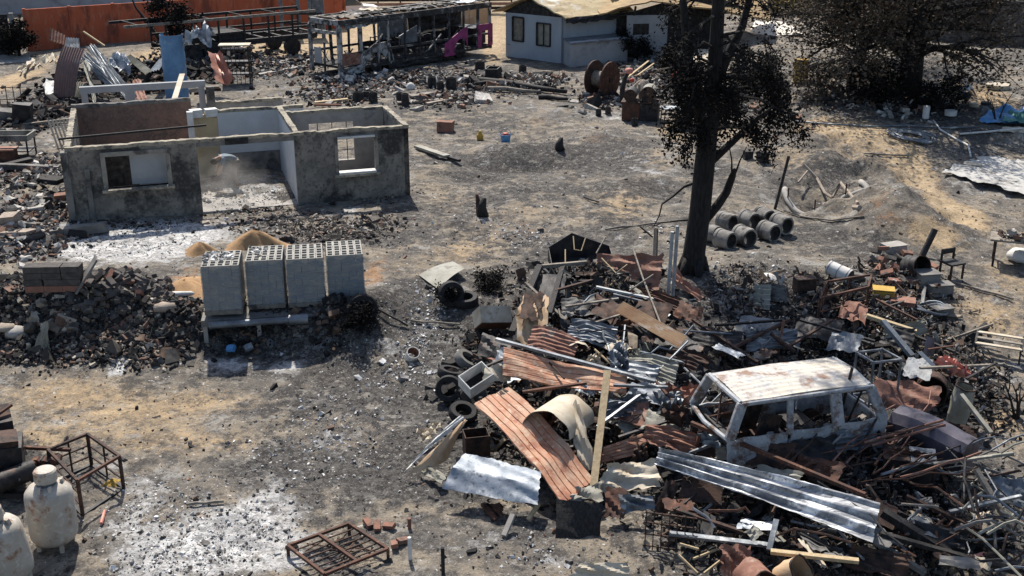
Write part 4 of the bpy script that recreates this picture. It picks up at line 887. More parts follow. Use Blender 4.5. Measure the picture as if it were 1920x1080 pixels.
for i, (px, py, h, l) in enumerate(((975, 105, 1.5, 'burnt bare sapling in front of the wide window of the pale house'), (1010, 108, 1.2, 'crooked burnt sapling below the narrow window of the pale house'), (1030, 170, 1.1, 'thin bare burnt twigs between the logs and the cable reel'), (1905, 785, 1.2, 'thin bare twigs at the edge of the tan dirt'), (1870, 230, 1.6, 'black leaning dead branch over the blue tarpaulin'))):
    b = P(px, py); outp, ends = [], []; rs = random.Random(60 + i)
    for k in range(3): limb_paths(b + V(0, 0, -.05), Vector((rs.uniform(-.5, .5), rs.uniform(-.4, .4), 1)), h * rs.uniform(.7, 1), .035, 1, outp, ends, rs, split=1)
    mb = MB()
    for pts, r in outp: mb.path(pts, r, 5)
    tag(mb.build('bare_sapling', m_charwood), l, 'sapling')

# ---------------------------------------------------------------- fallen roofing beside the orange wall
g = 'roofing fallen by the orange wall'
m_mauve = mat('mauve_rust', (.20, .125, .11), (.15, .10, .092), 3, .8, bump=.15, c3=(.26, .2, .18), t3=.6, sc3=1.5)
sheet('roof_sheet', 'tall curved rust and grey roofing sheet standing on end', 'roof sheet', [At(100, 184, 52), At(118, 86, 53), At(160, 92, 53), At(142, 180, 52)], m_mauve, g, ribs=9, amp=.015, bend=lambda u, v: .3 * math.sin(PI * u), nu=16)
sheet('roof_sheet', 'bright grey bent top piece above the tall rusty sheet', 'roof sheet', [At(121, 88, 53.1), At(124, 70, 53.6), At(148, 72, 53.6), At(150, 90, 53.1)], m_zincdk, g, ribs=5, amp=.03, nu=8)
sheet('roof_sheet', 'small pink ribbed sheet against the orange wall', 'roof sheet', [At(92, 75, 56), At(94, 52, 56.5), At(122, 66, 56.5), At(120, 84, 56)], m_rustpink, g, ribs=5, amp=.04, nu=8)
sheet('roof_sheet', 'long dull zinc sheet sloping down beside the tall rusty sheet', 'roof sheet', [At(236, 188, 49.5), At(160, 88, 54), At(176, 84, 54.5), At(256, 180, 50)], m_zincdk, g, ribs=6, amp=.03, crumple=.05, nu=14, seed=2)
sheet('roof_sheet', 'blue grey zinc sheet crossing the long dull one', 'roof sheet', [At(214, 176, 51), At(150, 112, 54.5), At(162, 98, 55), At(240, 160, 52)], m_zincdk, g, ribs=6, amp=.03, crumple=.06, nu=14, seed=3)
sheet('roof_sheet', 'crumpled silver sheet on top of the sloping zinc', 'roof sheet', [At(205, 125, 54), At(215, 95, 55), At(242, 112, 55), At(246, 135, 54)], m_galv, g, ribs=0, crumple=.25, nu=10, seed=4)
sheet('roof_sheet', 'olive tin strip hanging below the tall rusty sheet', 'roof sheet', [At(176, 196, 49), At(155, 115, 52.5), At(164, 112, 52.5), At(182, 192, 49)], m_olive, g, crumple=.1, nu=10, seed=5)
sheet('roof_sheet', 'short olive ribbed sheet lying at the foot of the tall rusty sheet', 'roof sheet', [At(140, 182, 50.5), At(145, 152, 51.5), At(166, 160, 51.5), At(150, 182, 50.5)], m_olive, g, ribs=5, amp=.04, nu=8)
sheet('roof_sheet', 'grey olive sheet leaning beyond the crumpled silver one', 'roof sheet', [At(272, 140, 52), At(235, 108, 56), At(244, 102, 56), At(284, 132, 53)], m_olive, g, ribs=5, amp=.03, nu=10)
sheet('roof_sheet', 'dull zinc sheet sloping under the burnt tree by the orange wall', 'roof sheet', [At(280, 135, 53), At(300, 110, 56), At(318, 100, 57), At(300, 130, 53.5)], m_zincdk, g, ribs=4, amp=.03, nu=10)
sheet('roof_sheet', 'pinkish brown sheet behind the open frame of the roofless house', 'roof sheet', [At(258, 190, 48), At(248, 150, 50), At(262, 148, 50), At(276, 188, 48)], m_rustpink, g, crumple=.08, nu=10, seed=6)
sheet('roof_sheet', 'white crumpled sheet lying over black debris near the black gate', 'roof sheet', [At(78, 165, 52), At(92, 150, 54), At(110, 160, 54), At(104, 180, 52)], m_white, g, crumple=.25, nu=8, seed=7)
sheet('roof_sheet', 'cream tin sheet folded over near the gateway path', 'roof sheet', [At(30, 130, 57), At(62, 112, 59), At(78, 122, 59), At(44, 145, 57)], m_cream, g, crumple=.25, nu=8, seed=8)
sheet('roof_sheet', 'grey white peaked tin by the burnt shrub', 'roof sheet', [At(80, 112, 57), At(92, 102, 59), At(116, 106, 59), At(112, 118, 57)], m_cream, g, crumple=.3, nu=8, seed=9)
beam('batten', 'pale timber batten sticking up above the crumpled silver sheet', 'batten', At(196, 86, 56), At(156, 59, 56), .12, .06, m_wood)
def arc_sheet(name, label, cat, base, axis, n, rad, h, a0, a1, m, group=None, crumple=.03, tilt=None, thick=.008):
    """part of an upright cylinder standing on base, faces turned by axis angle"""
    mb = MB(); rs = random.Random(len(label)); rows, cols = 10, n
    for layer in (0, 1):
        for i in range(rows + 1):
            for k in range(cols + 1):
                a = a0 + (a1 - a0) * k / cols + axis; r = rad - layer * thick + crumple * math.sin(3 * i + 2 * k)
                q = Vector((r * math.cos(a), r * math.sin(a), h * i / rows))
                if tilt is not None: q = tilt @ q
                mb.v.append(tuple(q + base))
    m2 = cols + 1; N = (rows + 1) * m2
    for i in range(rows):
        for k in range(cols):
            j = i * m2 + k; mb.f.append((j, j + 1, j + m2 + 1, j + m2)); mb.f.append((j + N, j + m2 + N, j + m2 + 1 + N, j + 1 + N))
    for k in range(cols):
        for i in (0, rows): j = i * m2 + k; mb.f.append((j, j + 1, j + 1 + N, j + N))
    for i in range(rows):
        for k in (0, cols): j = i * m2 + k; mb.f.append((j, j + m2, j + m2 + N, j + N))
    return tag(mb.build(name, m, smooth=SM), label, cat, group)
m_bluesheet = mat('blue_sheet', (.13, .27, .45), (.10, .20, .34), 1.4, .5, metal=.2, bump=.15, c3=(.3, .36, .42), t3=.62, sc3=1.2)
m_copper = mat('coppery_sheet', (.40, .19, .13), (.30, .13, .10), 1.6, .5, metal=.3, bump=.15, c3=(.48, .33, .26), t3=.6, sc3=1.4)
arc_sheet('water_tank', 'tall blue curved metal tank shell standing burnt open', 'tank', V(-15.6, 53.2, 0), 0, 16, .52, 2.9, R(150), R(400), m_bluesheet)
sheet('roof_sheet', 'white and rust crumpled tin cap on the blue tank shell', 'roof sheet', [At(345, 76, 53), At(362, 48, 53.8), At(398, 52, 53.8), At(402, 78, 53)], m_galv, g, crumple=.4, nu=10, seed=12)
sheet('roof_sheet', 'coppery pink curved sheet standing beside the blue tank shell', 'roof sheet', [At(404, 150, 53), At(390, 95, 54.5), At(412, 92, 54.5), At(438, 146, 53)], m_copper, g, bend=lambda u, v: -.35 * math.sin(PI * v) * (1 - .3 * u), crumple=.08, nu=12, seed=13)
t = thing('metal_rack', 'black metal rack with pale top beside the coppery sheet', 'rack', V(-14.2, 56.3, 0), .1)
for x in (0, 1.35):
    for y in (0, .6): MB().bar((x, y, 0), (x, y, 1.9), .06).build('post', m_black, t)
for z in (.5, 1.1, 1.7): MB().box((.675, .3, z), (1.38, .62, .04)).build('shelf', m_black, t)
MB().box((.675, .3, 1.92), (1.5, .75, .05)).build('top', m_cream, t)
for i in range(7): MB().bar((.1 + i * .2, -.02, .05), (.1 + i * .2, -.02, 1.85), .025).build('bar', m_rustdk, t)
t = thing('wire_fence', 'rusty grid fence panel at the edge near the gateway path', 'fence', V(-22.6, 49.6, 0), .15)
for i in range(9): MB().bar((i * .3 - 1.2, 0, 0), (i * .3 - 1.2, 0, 1.15), .03).build('bar', m_rustdk, t)
for z in (.1, .6, 1.12): MB().bar((-1.25, 0.02, z), (1.25, .02, z), .035).build('rail', m_rustdk, t)
# junk beside the ruin
t = thing('metal_trough', 'empty metal trough frame on legs beside the roofless house', 'trough', P(20, 292), .05)
for y in (-.45, .45): MB().bar((-1.1, y, .75), (.85, y, .75), .06, .22).build('side', m_olive if y > 0 else m_concdk, t)
for x in (-1.1, .85): MB().bar((x, -.45, .75), (x, .45, .75), .05, .22).build('end', m_olive, t)
for x in (-1.0, .8):
    for y in (-.42, .42): MB().bar((x, y, -.1), (x, y, .66), .05).build('leg', m_black, t)
MB().box((-.1, 0, .25), (1.9, .8, .04)).build('shelf', m_concdk, t)
t = thing('brick_trough', 'low rusty box with pale rim beside the metal trough', 'box', P(2, 300), .05)
MB().box((0, 0, .2), (1.1, .5, .4)).build('box', m_rust, t); MB().box((0, 0, .42), (1.2, .6, .05)).build('rim', m_rustpink, t)
for i, (px, py, sx, sy, h, mm, l, c) in enumerate(((46, 232, .7, .6, .85, m_black, 'black burnt oven-sized box among the debris', 'box'), (12, 232, .6, .6, .6, m_concdk, 'grey burnt drum-like box at the edge of the debris', 'box'), (55, 318, 2.0, .5, .18, m_concdk, 'flat grey slab with black underside beside the metal trough', 'slab'), (35, 440, .9, .5, .12, m_stone, 'tan stone slab in the debris beside the roofless house', 'slab'), (150, 437, 1.6, .5, .22, m_concdk, 'dark concrete beam lying at the foot of the house corner', 'beam'), (78, 425, 1.3, .18, .1, m_concdk, 'thin dark concrete lintel in the rubble beside the house', 'beam'),
        (60, 395, .8, .5, .12, m_conc, 'pale broken slab tilted in the rubble beside the house', 'slab'), (20, 420, .5, .4, .3, m_stone, 'tan lump of masonry in the rubble beside the house', 'stone'), (95, 340, .9, .5, .14, m_char, 'black burnt slab in the rubble beside the house', 'slab'), (118, 375, .5, .3, .2, m_brick, 'reddish brick lump against the house corner', 'brick'))):
    b = P(px, py); mb = MB(); tl = rotm(random.uniform(-.15, .15), random.uniform(-.15, .15), random.uniform(-.4, .4))
    mb.box((0, 0, h / 2), (sx, sy, h), tl)
    for k in range(8): mb.v[k] = tuple(c_ + random.uniform(-.06, .06) * min(sx, sy) for c_ in mb.v[k])
    o = tag(mb.build(['burnt_box', 'burnt_box', 'concrete_piece', 'flat_stone', 'concrete_girder', 'concrete_strip', 'broken_paving_piece', 'masonry_lump', 'burnt_paving_piece', 'brick_lump'][i], mm, loc=b), l, c)
for i, (a, b_, w, mm, l) in enumerate((((40, 240), (135, 232), .14, m_oldwood, 'grey charred pole lying by the rack of debris near the house'), ((35, 226), (78, 218), .25, m_oldwood, 'short pale board lying in the black debris near the house'), ((0, 318), (60, 308), .3, m_charwood, 'black beam lying below the metal trough'))):
    beam('timber', l, 'timber', P(*a, .12), P(*b_, .2), w, .1, mm)
t = thing('wicker_screen', 'pale slatted wicker panel leaning at the back corner of the roofless house', 'panel', V(-17.2, 42.6, 0), .3)
for i in range(8): MB().bar((i * .13, 0, .05), (i * .13 - .25, .4, 1.15), .06, .03).build('slat', m_cream, t)
for k in (.12, 1.0): MB().bar((-.05 - k * .22, k * .37, k), (.98 - k * .22, k * .37, k), .05).build('rail', m_oldwood, t)

# ---------------------------------------------------------------- block pallets on the ledge
def make_block_mesh():
    mb = MB(); bx, by, bz = .172, .375, .185; hx, hy = .112, .138
    xs = [-bx / 2, -hx / 2, hx / 2, bx / 2]; yc = .085; ysl = [-by / 2, -yc - hy / 2, -yc + hy / 2, yc - hy / 2, yc + hy / 2, by / 2]
    v = {}
    def vid(i, j, z):
        if (i, j, z) not in v: v[(i, j, z)] = len(mb.v); mb.v.append((xs[i], ysl[j], z * bz))
        return v[(i, j, z)]
    for j in range(5):
        for i in range(3):
            if i == 1 and j in (1, 3):
                c = [(1, j), (2, j), (2, j + 1), (1, j + 1)]
                for k in range(4): a, b = c[k], c[(k + 1) % 4]; mb.f.append((vid(*a, 1), vid(*b, 1), vid(*b, 0), vid(*a, 0)))
            else:
                mb.f.append((vid(i, j, 1), vid(i + 1, j, 1), vid(i + 1, j + 1, 1), vid(i, j + 1, 1))); mb.f.append((vid(i, j, 0), vid(i, j + 1, 0), vid(i + 1, j + 1, 0), vid(i + 1, j, 0)))
    per = [(i, 0) for i in range(3)] + [(3, j) for j in range(5)] + [(i, 5) for i in range(3, 0, -1)] + [(0, j) for j in range(5, 0, -1)]
    for k in range(len(per)): a, b = per[k], per[(k + 1) % len(per)]; mb.f.append((vid(*a, 0), vid(*b, 0), vid(*b, 1), vid(*a, 1)))
    me = bpy.data.meshes.new('block'); me.from_pydata(mb.v, [], mb.f); me.materials.append(m_block); return me
block_me = make_block_mesh()
def wrap_material():
    m = bpy.data.materials.new('stretch_film'); m.use_nodes = True; N, L = m.node_tree.nodes, m.node_tree.links
    b = N['Principled BSDF']; b.inputs['Base Color'].default_value = (.20, .25, .30, 1); b.inputs['Roughness'].default_value = .25
    tr = N.new('ShaderNodeBsdfTransparent'); mx = N.new('ShaderNodeMixShader')
    g = N.new('ShaderNodeNewGeometry'); mp = N.new('ShaderNodeMapping'); mp.inputs['Scale'].default_value = (1.2, 1.2, 5); mp.inputs['Rotation'].default_value = (0, .35, 0)
    n = N.new('ShaderNodeTexNoise'); n.inputs['Scale'].default_value = 2.2; n.inputs['Detail'].default_value = 3
    L.new(g.outputs['Position'], mp.inputs[0]); L.new(mp.outputs[0], n.inputs['Vector'])
    r = N.new('ShaderNodeMapRange'); r.inputs[1].default_value = .42; r.inputs[2].default_value = .72; r.inputs[3].default_value = .22; r.inputs[4].default_value = .75; L.new(n.outputs['Fac'], r.inputs[0])
    L.new(r.outputs[0], mx.inputs[0]); L.new(tr.outputs[0], mx.inputs[1]); L.new(b.outputs[0], mx.inputs[2]); L.new(mx.outputs[0], N['Material Output'].inputs[0])
    return m
m_wrap = wrap_material()
PGZ = .06
PF = frame_uv(Z(385, 592, PGZ), R(9))
labels = ['block pallet at the end nearest the rubble bank, ash on its hollow blocks', 'second block pallet from the rubble bank, wrapped in film, with some top blocks dusted', 'third block pallet from the rubble bank, wrapped in clear film', 'end block pallet beside the black burnt tyres, tallest of the row']
for i, (u, v, layers) in enumerate(((.0, .0, 6), (1.02, .25, 6), (1.98, .22, 6), (2.95, .35, 6))):
    o = PF(u + .45, v + .55, 0); t = thing('block_pallet', labels[i], 'pallet', o, R(9) + random.uniform(-.03, .03), 'pallets of hollow concrete blocks')
    for y in (-.5, 0, .5): MB().box((0, y, .055), (.9, .1, .11)).build('bearer', m_oldwood, t)
    for x in (-.4, -.2, 0, .2, .4): MB().box((x, 0, .122), (.14, 1.12, .022)).build('deck_board', m_oldwood, t)
    for x in (-.37, 0, .37): MB().box((x, -.555, .05), (.12, .02, .1)).build('foot_block', m_oldwood, t)
    for L_ in range(layers):
        for a in range(5):
            for b in range(3):
                if 0 < a < 4 and b == 1 and L_ < layers - 1: continue
                k = bpy.data.objects.new('block', block_me); COL.objects.link(k); k.parent = t
                k.location = ((a - 2) * .176 + random.uniform(-.004, .004), (b - 1) * .38 + random.uniform(-.004, .004), .134 + L_ * .188); k.rotation_euler.z = random.uniform(-.012, .012)
    zt = .134 + layers * .188; mb = MB()
    ring = [(-.458, -.585), (.458, -.585), (.458, .585), (-.458, .585)]; ns = 10; pts = []
    for s_ in range(4):
        a, b = ring[s_], ring[(s_ + 1) % 4]
        for k in range(ns): pts.append((a[0] + (b[0] - a[0]) * k / ns, a[1] + (b[1] - a[1]) * k / ns))
    nz = 9
    for z in range(nz + 1):
        for k, (x, y) in enumerate(pts):
            w = .006 * math.sin(k * 1.7 + z * 2.1 + i) + .004 * math.sin(k * .6 - z * 3)
            zz = .1 + (zt - .08 - .1) * z / nz + (.04 * math.sin(k * 1.3 + i * 2) if z == nz else 0)
            mb.v.append((x * (1 + w * 1.6), y * (1 + w * 1.6), zz))
    n = len(pts)
    for z in range(nz):
        for k in range(n): mb.f.append((z * n + k, z * n + (k + 1) % n, (z + 1) * n + (k + 1) % n, (z + 1) * n + k))
    mb.build('stretch_wrap', m_wrap, t, smooth=True)
    if i < 2:
        pos = np.array([(random.gauss(-.15, .2) if i == 0 else random.gauss(-.2, .14), random.gauss(.15, .22), zt + random.uniform(0, .02)) for _ in range(110 if i == 0 else 30)])
        pos[:, 0] = np.clip(pos[:, 0], -.42, .4); pos[:, 1] = np.clip(pos[:, 1], -.5, .5)
        sa = chips('ash_scraps', 'ash', pos, .09, 'ash'); sa.parent = t; sa['kind'] = 'stuff'
        del sa['label'], sa['category']
# ledge: slab with posts, pipe, tyres
t = thing('concrete_ledge', 'dark concrete ledge carried on thin posts under the block pallets', 'ledge', PF(0, 0, 0) , R(9))
MB().box((1.95, .62, -.16 - PGZ * 0), (4.1, 1.5, .16)).build('slab', m_concdk, t)
for x in (-.02, 1.25, 2.45, 3.4): MB().box((x, -.06, -.62), (.1, .1, .78)).build('post', m_conc if x < 3 else m_stone, t)
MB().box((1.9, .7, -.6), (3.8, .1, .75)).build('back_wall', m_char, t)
rod('drain_pipe', 'pale grey plastic drain pipe with socket end lying below the block pallets', 'pipe', [PF(.1, -.32, -.13), PF(2.0, -.34, -.10)], .085, m_zincdk, n=14)
tag(MB().tube(PF(2.0, -.34, -.10), PF(2.45, -.345, -.09), .125, 16).build('pipe_socket', m_zincdk, smooth=SM), 'wide grey pipe socket at the end of the drain pipe', 'pipe')
for i, dz in enumerate((0,)):
    pass
def tyre(label, c, rx, rz, R_=.33, w=.2, m=m_rubber, group=None, ry=0.0):
    prof = [(R_ * .6, -w / 2), (R_ * .92, -w / 2), (R_, -w * .3), (R_, w * .3), (R_ * .92, w / 2), (R_ * .6, w / 2), (R_ * .56, 0), (R_ * .6, -w / 2)]
    return tag(MB().lathe(prof, 24, (0, 0, 0), rotm(rx, ry, rz)).build('tyre', m, loc=c, smooth=SM), label, 'tyre', group)
tyre('burnt black tyre leaning against the end block pallet', PF(3.75, -.3, .05), R(80), .4, .4); tyre('burnt black tyre lying below the leaning one by the pallets', PF(3.85, -.55, -.45), R(30), .2, .4)
broad_tree('burnt_bush', 'black burnt weeds at the end of the block pallets', PF(3.7, -.5, -.3), .7, .32, m_leafblk, .03, 12, 8, .08, 71, low=.0, sig=.12)
for i, (u, v, z) in enumerate(((.5, -.5, -.78), (.9, -.55, -.8), (1.5, -.45, -.78))):
    tag(MB().lathe([(.001, -.01), (.07, 0), (.085, .06), (.08, .2), (.001, .21)], 10, M=rotm(R(80), 0, i + 1.2), dent=lambda a, z: .2 * math.sin(2 * a)).build('crushed_bucket', [m_bluep, m_zincdk, m_zincdk][i], loc=PF(u, v, z + .1), smooth=SM), ['bright blue crushed plastic tub under the pallet ledge', 'dull grey crushed can under the pallet ledge', 'grey bent can at the foot of the ledge posts'][i], 'container')
# sand heaps
def mound(name, label, cat, c, rx, ry, h, m, seed=0):
    mb = MB(); n, rr = 28, 9
    for j in range(rr + 1):
        f = j / rr
        for k in range(n):
            a = 2 * PI * k / n; w = 1 + .18 * math.sin(a * 3 + seed) + .08 * math.sin(a * 7 + seed * 2)
            z = h * (math.cos(f * PI) * .5 + .5) + random.uniform(-.015, .015) - .06 * f
            mb.v.append((f * rx * w * math.cos(a), f * ry * w * math.sin(a), z))
    for j in range(rr):
        for k in range(n): mb.f.append((j * n + k, (j + 1) * n + k, (j + 1) * n + (k + 1) % n, j * n + (k + 1) % n))
    return tag(mb.build(name, m, loc=c, smooth=True), label, cat)
mound('sand_heap', 'small rounded heap of orange sand behind the first pallet', 'sand heap', P(376, 472), .62, .5, .28, m_sand, 1)
mound('sand_heap', 'long orange sand heap behind the middle pallets', 'sand heap', P(478, 458), 1.05, .6, .42, m_sand, 2)
mound('sand_heap', 'spread of orange sand beside the scorched brick heap', 'sand heap', P(345, 540), .75, 1.0, .22, m_sand, 3)

# ---------------------------------------------------------------- scorched brick heap, each brick its own
bk = MB().box((0, 0, 0), (.29, .14, .095)); bme = bpy.data.meshes.new('brick'); bme.from_pydata(bk.v, [], bk.f); bme.materials.append(m_brickblk)
bme2 = bpy.data.meshes.new('brick'); bme2.from_pydata(bk.v, [], bk.f); bme2.materials.append(m_brick)
hc = P(215, 560); n = 0
def put_brick(p, rot, me, label, group, sc=1.0):
    o = bpy.data.objects.new('brick', me); COL.objects.link(o); o.location = p; o.rotation_euler = rot; o.scale = (sc, sc, sc); tag(o, label, 'brick', group)
for i in range(170):
    a, f = random.uniform(0, 2 * PI), math.sqrt(random.random()); x, y = hc.x + 1.25 * f * math.cos(a), hc.y + .5 + 1.25 * f * math.sin(a)
    z = hzs(x, y) + .42 * (1 - f) * (.75 + .3 * random.random()) + .05
    put_brick((x, y, z), (random.uniform(-.7, .7), random.uniform(-.7, .7), random.uniform(0, 3.1)), bme if random.random() < .9 else bme2, 'scorched brick in the loose black heap beside the sand', 'scorched bricks in the heap')
st = P(105, 545)
t = thing('block_stack', 'neat stack of soot-black blocks with a leaning slab beside the brick heap', 'stack', st, .05)
for L_ in range(4):
    for k in range(3): MB().box(((k - 1) * .46 + random.uniform(-.02, .02), 0, .1 + L_ * .165), (.44, .34, .155), rotm(0, 0, random.uniform(-.04, .04))).build('block', m_brickblk if L_ else m_brick, t)
MB().bar((.5, -.1, .0), (1.05, .1, .8), .4, .05).build('leaning_slab', m_concdk, t)
for i, (px, py, sx, sy, h, mm, nm, l, c) in enumerate(((330, 556, .95, .2, .16, m_white, 'ashen_log', 'white ash-covered log lying between the brick heap and the pallets', 'log'), (312, 585, .62, .4, .28, m_stone, 'sandbag', 'tan lumpy sack on the rubble bank below the white log', 'sack'), (36, 632, .6, .5, .3, m_conc, 'boulder', 'grey rounded boulder on the rubble bank', 'boulder'), (85, 640, .5, .5, .12, m_olive, 'flat_stone', 'flat tilted grey tile at the end of the rubble bank', 'slab'), (10, 620, .5, .45, .2, m_stone, 'stone', 'pale stone on the rubble bank at the edge of view', 'stone'))):
    mb = MB(); prof = [(.0, 0)] ; N_ = 12
    prof = [(.001, -.5), (.35, -.42), (.5, -.15), (.5, .15), (.36, .42), (.001, .5)]
    mb.lathe(prof, N_, M=rotm(R(90), 0, R(90) + random.uniform(-.2, .2)) if sx > sy else None, dent=lambda t_, z_: .12 * math.sin(3 * t_ + 9 * z_) + random.uniform(-.06, .06))
    a = np.array(mb.v); a /= np.abs(a).max(0) * 2; a *= np.array([sx, sy, h]); a[:, 2] += h / 2 - .02; mb.v = [tuple(r_) for r_ in a]
    tag(mb.build(nm, mm, loc=P(px, py), rotz=.15, smooth=True), l, c)
sheet('bent_tile_sheet', 'bent grey tile sheet propped at the foot of the rubble bank', 'panel', [P(62, 668, .02), P(95, 662, .02), P(92, 628, .35), P(80, 632, .35)], m_olive, crumple=.05, nu=6, smooth=False)
# ---------------------------------------------------------------- gas tanks, cage and engine junk in the corner
m_tankw = mat('scorched_tank_paint', (.43, .395, .34), (.34, .305, .255), 2.4, .7, bump=.15, c3=(.24, .14, .09), t3=.58, sc3=2.8, grime=(.50, .47, .42), gt=.62)
def gas_tank(label, c, tilt):
    t = thing('gas_tank', label, 'gas tank', c, 0, 'upright gas tanks'); t.rotation_euler = tilt
    prof = [(.001, .10), (.2, .105), (.33, .15), (.39, .24), (.40, .34), (.40, .98), (.385, 1.08), (.32, 1.17), (.2, 1.22), (.001, 1.23)]
    MB().lathe(prof, 36, dent=lambda a, z: .006 * math.sin(5 * a + 7 * z)).build('shell', m_tankw, t, smooth=True)
    MB().lathe([(.001, 1.2), (.15, 1.2), (.15, 1.28), (.175, 1.28), (.19, 1.30), (.19, 1.47), (.165, 1.50), (.001, 1.505)], 26).build('valve_cap', m_tankw, t, smooth=SM)
    MB().lathe([(.16, 1.19), (.17, 1.28), (.155, 1.28), (.15, 1.19)], 20).build('collar', m_zincdk, t, smooth=SM)
    for k in range(4):
        a = .5 + k * PI / 2; MB().bar((.29 * math.cos(a), .29 * math.sin(a), 0), (.29 * math.cos(a), .29 * math.sin(a), .2), .07, .07).build('foot', m_tankw, t)
    for a in (-1.2, -1.9, .3): MB().bar((.26 * math.cos(a), .26 * math.sin(a), 1.17), (.24 * math.cos(a), .24 * math.sin(a), 1.27), .05, .09).build('lifting_lug', m_tankw, t)
    return t
gas_tank('upright scorched gas tank beside the steel cage', P(106, 1022), (0, 0, .2)); gas_tank('leaning scorched gas tank cut by the edge of the view', P(26, 1090), (R(-2), R(-7), 1.1))
CB = P(166, 925); t = thing('steel_cage', 'open rusted steel cage frame standing behind the gas tank', 'cage', CB, R(0))
c4 = [P(155, 965), P(232, 916), P(172, 872), P(100, 905)]
c4 = [V(p.x, p.y, CB.z) for p in c4]; hh = [.75, .72, .72, .72]
for i in range(4):
    a, b = c4[i], c4[(i + 1) % 4]
    MB().bar(a, up(a, hh[i]), .055).build('post', m_rustdk, t, origin=CB)
    MB().bar(up(a, hh[i]), up(b, hh[(i + 1) % 4]), .05).build('top_rail', m_rustdk if i else m_rust, t, origin=CB)
    MB().bar(up(a, .03), up(b, .03), .06).build('base_rail', m_black, t, origin=CB)
    if i != 0:
        for f in (.33, .66): MB().bar(up(a, hh[i] * f), up(b, hh[i] * f), .028).build('side_bar', m_rustdk, t, origin=CB)
    if i in (2, 1): m_ = a.lerp(b, .5); MB().bar(m_, up(m_, .72), .03).build('side_bar', m_rustdk, t, origin=CB)
mound('straw_clump', 'clump of dry straw inside the steel cage', 'straw', P(212, 905), .25, .2, .08, m_yel, 4)
EO = P(40, 930); t = thing('burnt_engine', 'burnt engine with drum and shaft beside the gas tanks', 'engine', EO, .35)
MB().box((-.35, .55, .55), (.9, .7, .75), rotm(0, .05, 0)).build('block', m_black, t); MB().box((-.35, .5, .98), (.8, .55, .14), rotm(0, .1, .1)).build('head', m_rustdk, t)
MB().tube((-.35, -.15, .42), (.28, .12, .46), .19, 18).build('drum', m_black, t, smooth=SM); MB().tube((-.40, -.17, .42), (-.33, -.14, .42), .22, 18).build('flange', m_black, t, smooth=SM)
for i in range(8): MB().path([(random.uniform(-.6, .5), random.uniform(-.3, .8), random.uniform(.2, .6)), (random.uniform(-.6, .7), random.uniform(-.3, .8), random.uniform(.3, .8)), (random.uniform(-.4, .8), random.uniform(-.2, .6), random.uniform(.1, .6))], .03, 5).build('hose', random.choice((m_black, m_rustdk, m_zincdk)), t)
for i in range(7): MB().tube((.25 + i * .07, .2 + .05 * math.sin(i), .5), (.3 + i * .07, .35, .52), random.uniform(.05, .1), 10).build('gear', random.choice((m_rust, m_black)), t)
MB().bar((-.1, .9, .6), (.95, .35, .62), .06).build('shaft', m_rust, t); MB().bar((-.8, .1, .15), (.6, -.3, .05), .1).build('base_beam', m_black, t)
t = thing('burnt_machine', 'black burnt machine body cut by the edge beside the engine', 'machine', P(-8, 862), .5)
MB().box((0, 0, .5), (.8, .9, .95)).build('body', m_black, t); MB().box((.05, -.05, 1.0), (.7, .5, .12), rotm(.2, .1, 0)).build('cover', m_rustdk, t); MB().bar((-.3, -.55, .1), (.55, -.5, .3), .12).build('frame_rail', m_zincdk, t); MB().bar((-.1, -.4, 1.0), (.45, -.1, 1.15), .05).build('lever', m_rust, t)
rod('pink_stick', 'pair of pinkish burnt sticks on the ash near the cage', 'stick', [P(190, 985, .04), P(197, 962, .05)], .03, m_pinkp)
# rusted bed-spring frame
FB = P(630, 1055); t = thing('steel_bedstead', 'rusted steel bedstead lying on the ash with loose rods inside', 'bed frame', FB)
q4 = [P(541, 1042, .2), P(655, 1000, .2), P(728, 1048, .2), P(610, 1096, .2)]
for i in range(4): MB().bar(q4[i], q4[(i + 1) % 4], .05).build('side_rail', m_rust, t, origin=FB)
for f in (.5,): MB().bar(q4[0].lerp(q4[1], f), q4[3].lerp(q4[2], f), .05).build('centre_rail', m_rust, t, origin=FB)
for k in range(1, 7): a, b = q4[0].lerp(q4[3], k / 7), q4[1].lerp(q4[2], k / 7); MB().bar(a + V(0, 0, random.uniform(-.06, -.02)), b + V(0, 0, random.uniform(-.06, -.02)), .02).build('slat_rod', m_rustdk, t, origin=FB)
for k in range(10): a, b = q4[0].lerp(q4[1], random.random()).lerp(q4[3].lerp(q4[2], random.random()), random.random()), q4[0].lerp(q4[1], random.random()).lerp(q4[3].lerp(q4[2], random.random()), random.random()); MB().bar(a + V(0, 0, -.1), b + V(0, 0, -.05), .016).build('loose_rod', m_rust, t, origin=FB)
for i in range(4): MB().bar(q4[i] + V(0, 0, -.25), q4[i], .05).build('leg', m_rust, t, origin=FB)
for i, (px, py, h, mm, l) in enumerate(((769, 1050, .45, m_white, 'white ash-covered stake standing beside the bed frame'), (831, 1075, .5, m_charwood, 'black charred stake at the bottom edge'), (768, 990, .2, m_rustpink, 'short pink post stub above the bed frame'))):
    rod('stake', l, 'stake', [P(px, py, -.05), P(px, py, h)], .035, mm)
for i, (px, py, l) in enumerate(((690, 985, 'brown brick chunk above the bed frame'), (708, 990, 'tan brick chunk next to the brown one above the bed frame'), (730, 990, 'pinkish brick chunk beyond the bed frame corner'), (740, 1025, 'long brick chunk beside the white stake'), (756, 1018, 'dark brick chunk against the white stake'))):
    put_brick(P(px, py, .05), (random.uniform(-.3, .3), random.uniform(-.3, .3), random.uniform(0, 3)), bme2, l, 'brick chunks by the bed frame', .8)
m_zincpale = mat('pale_zinc', (.40, .41, .41), (.28, .29, .30), 3, .6, metal=.2, bump=.15, c3=(.15, .14, .13), t3=.58, sc3=2.5)
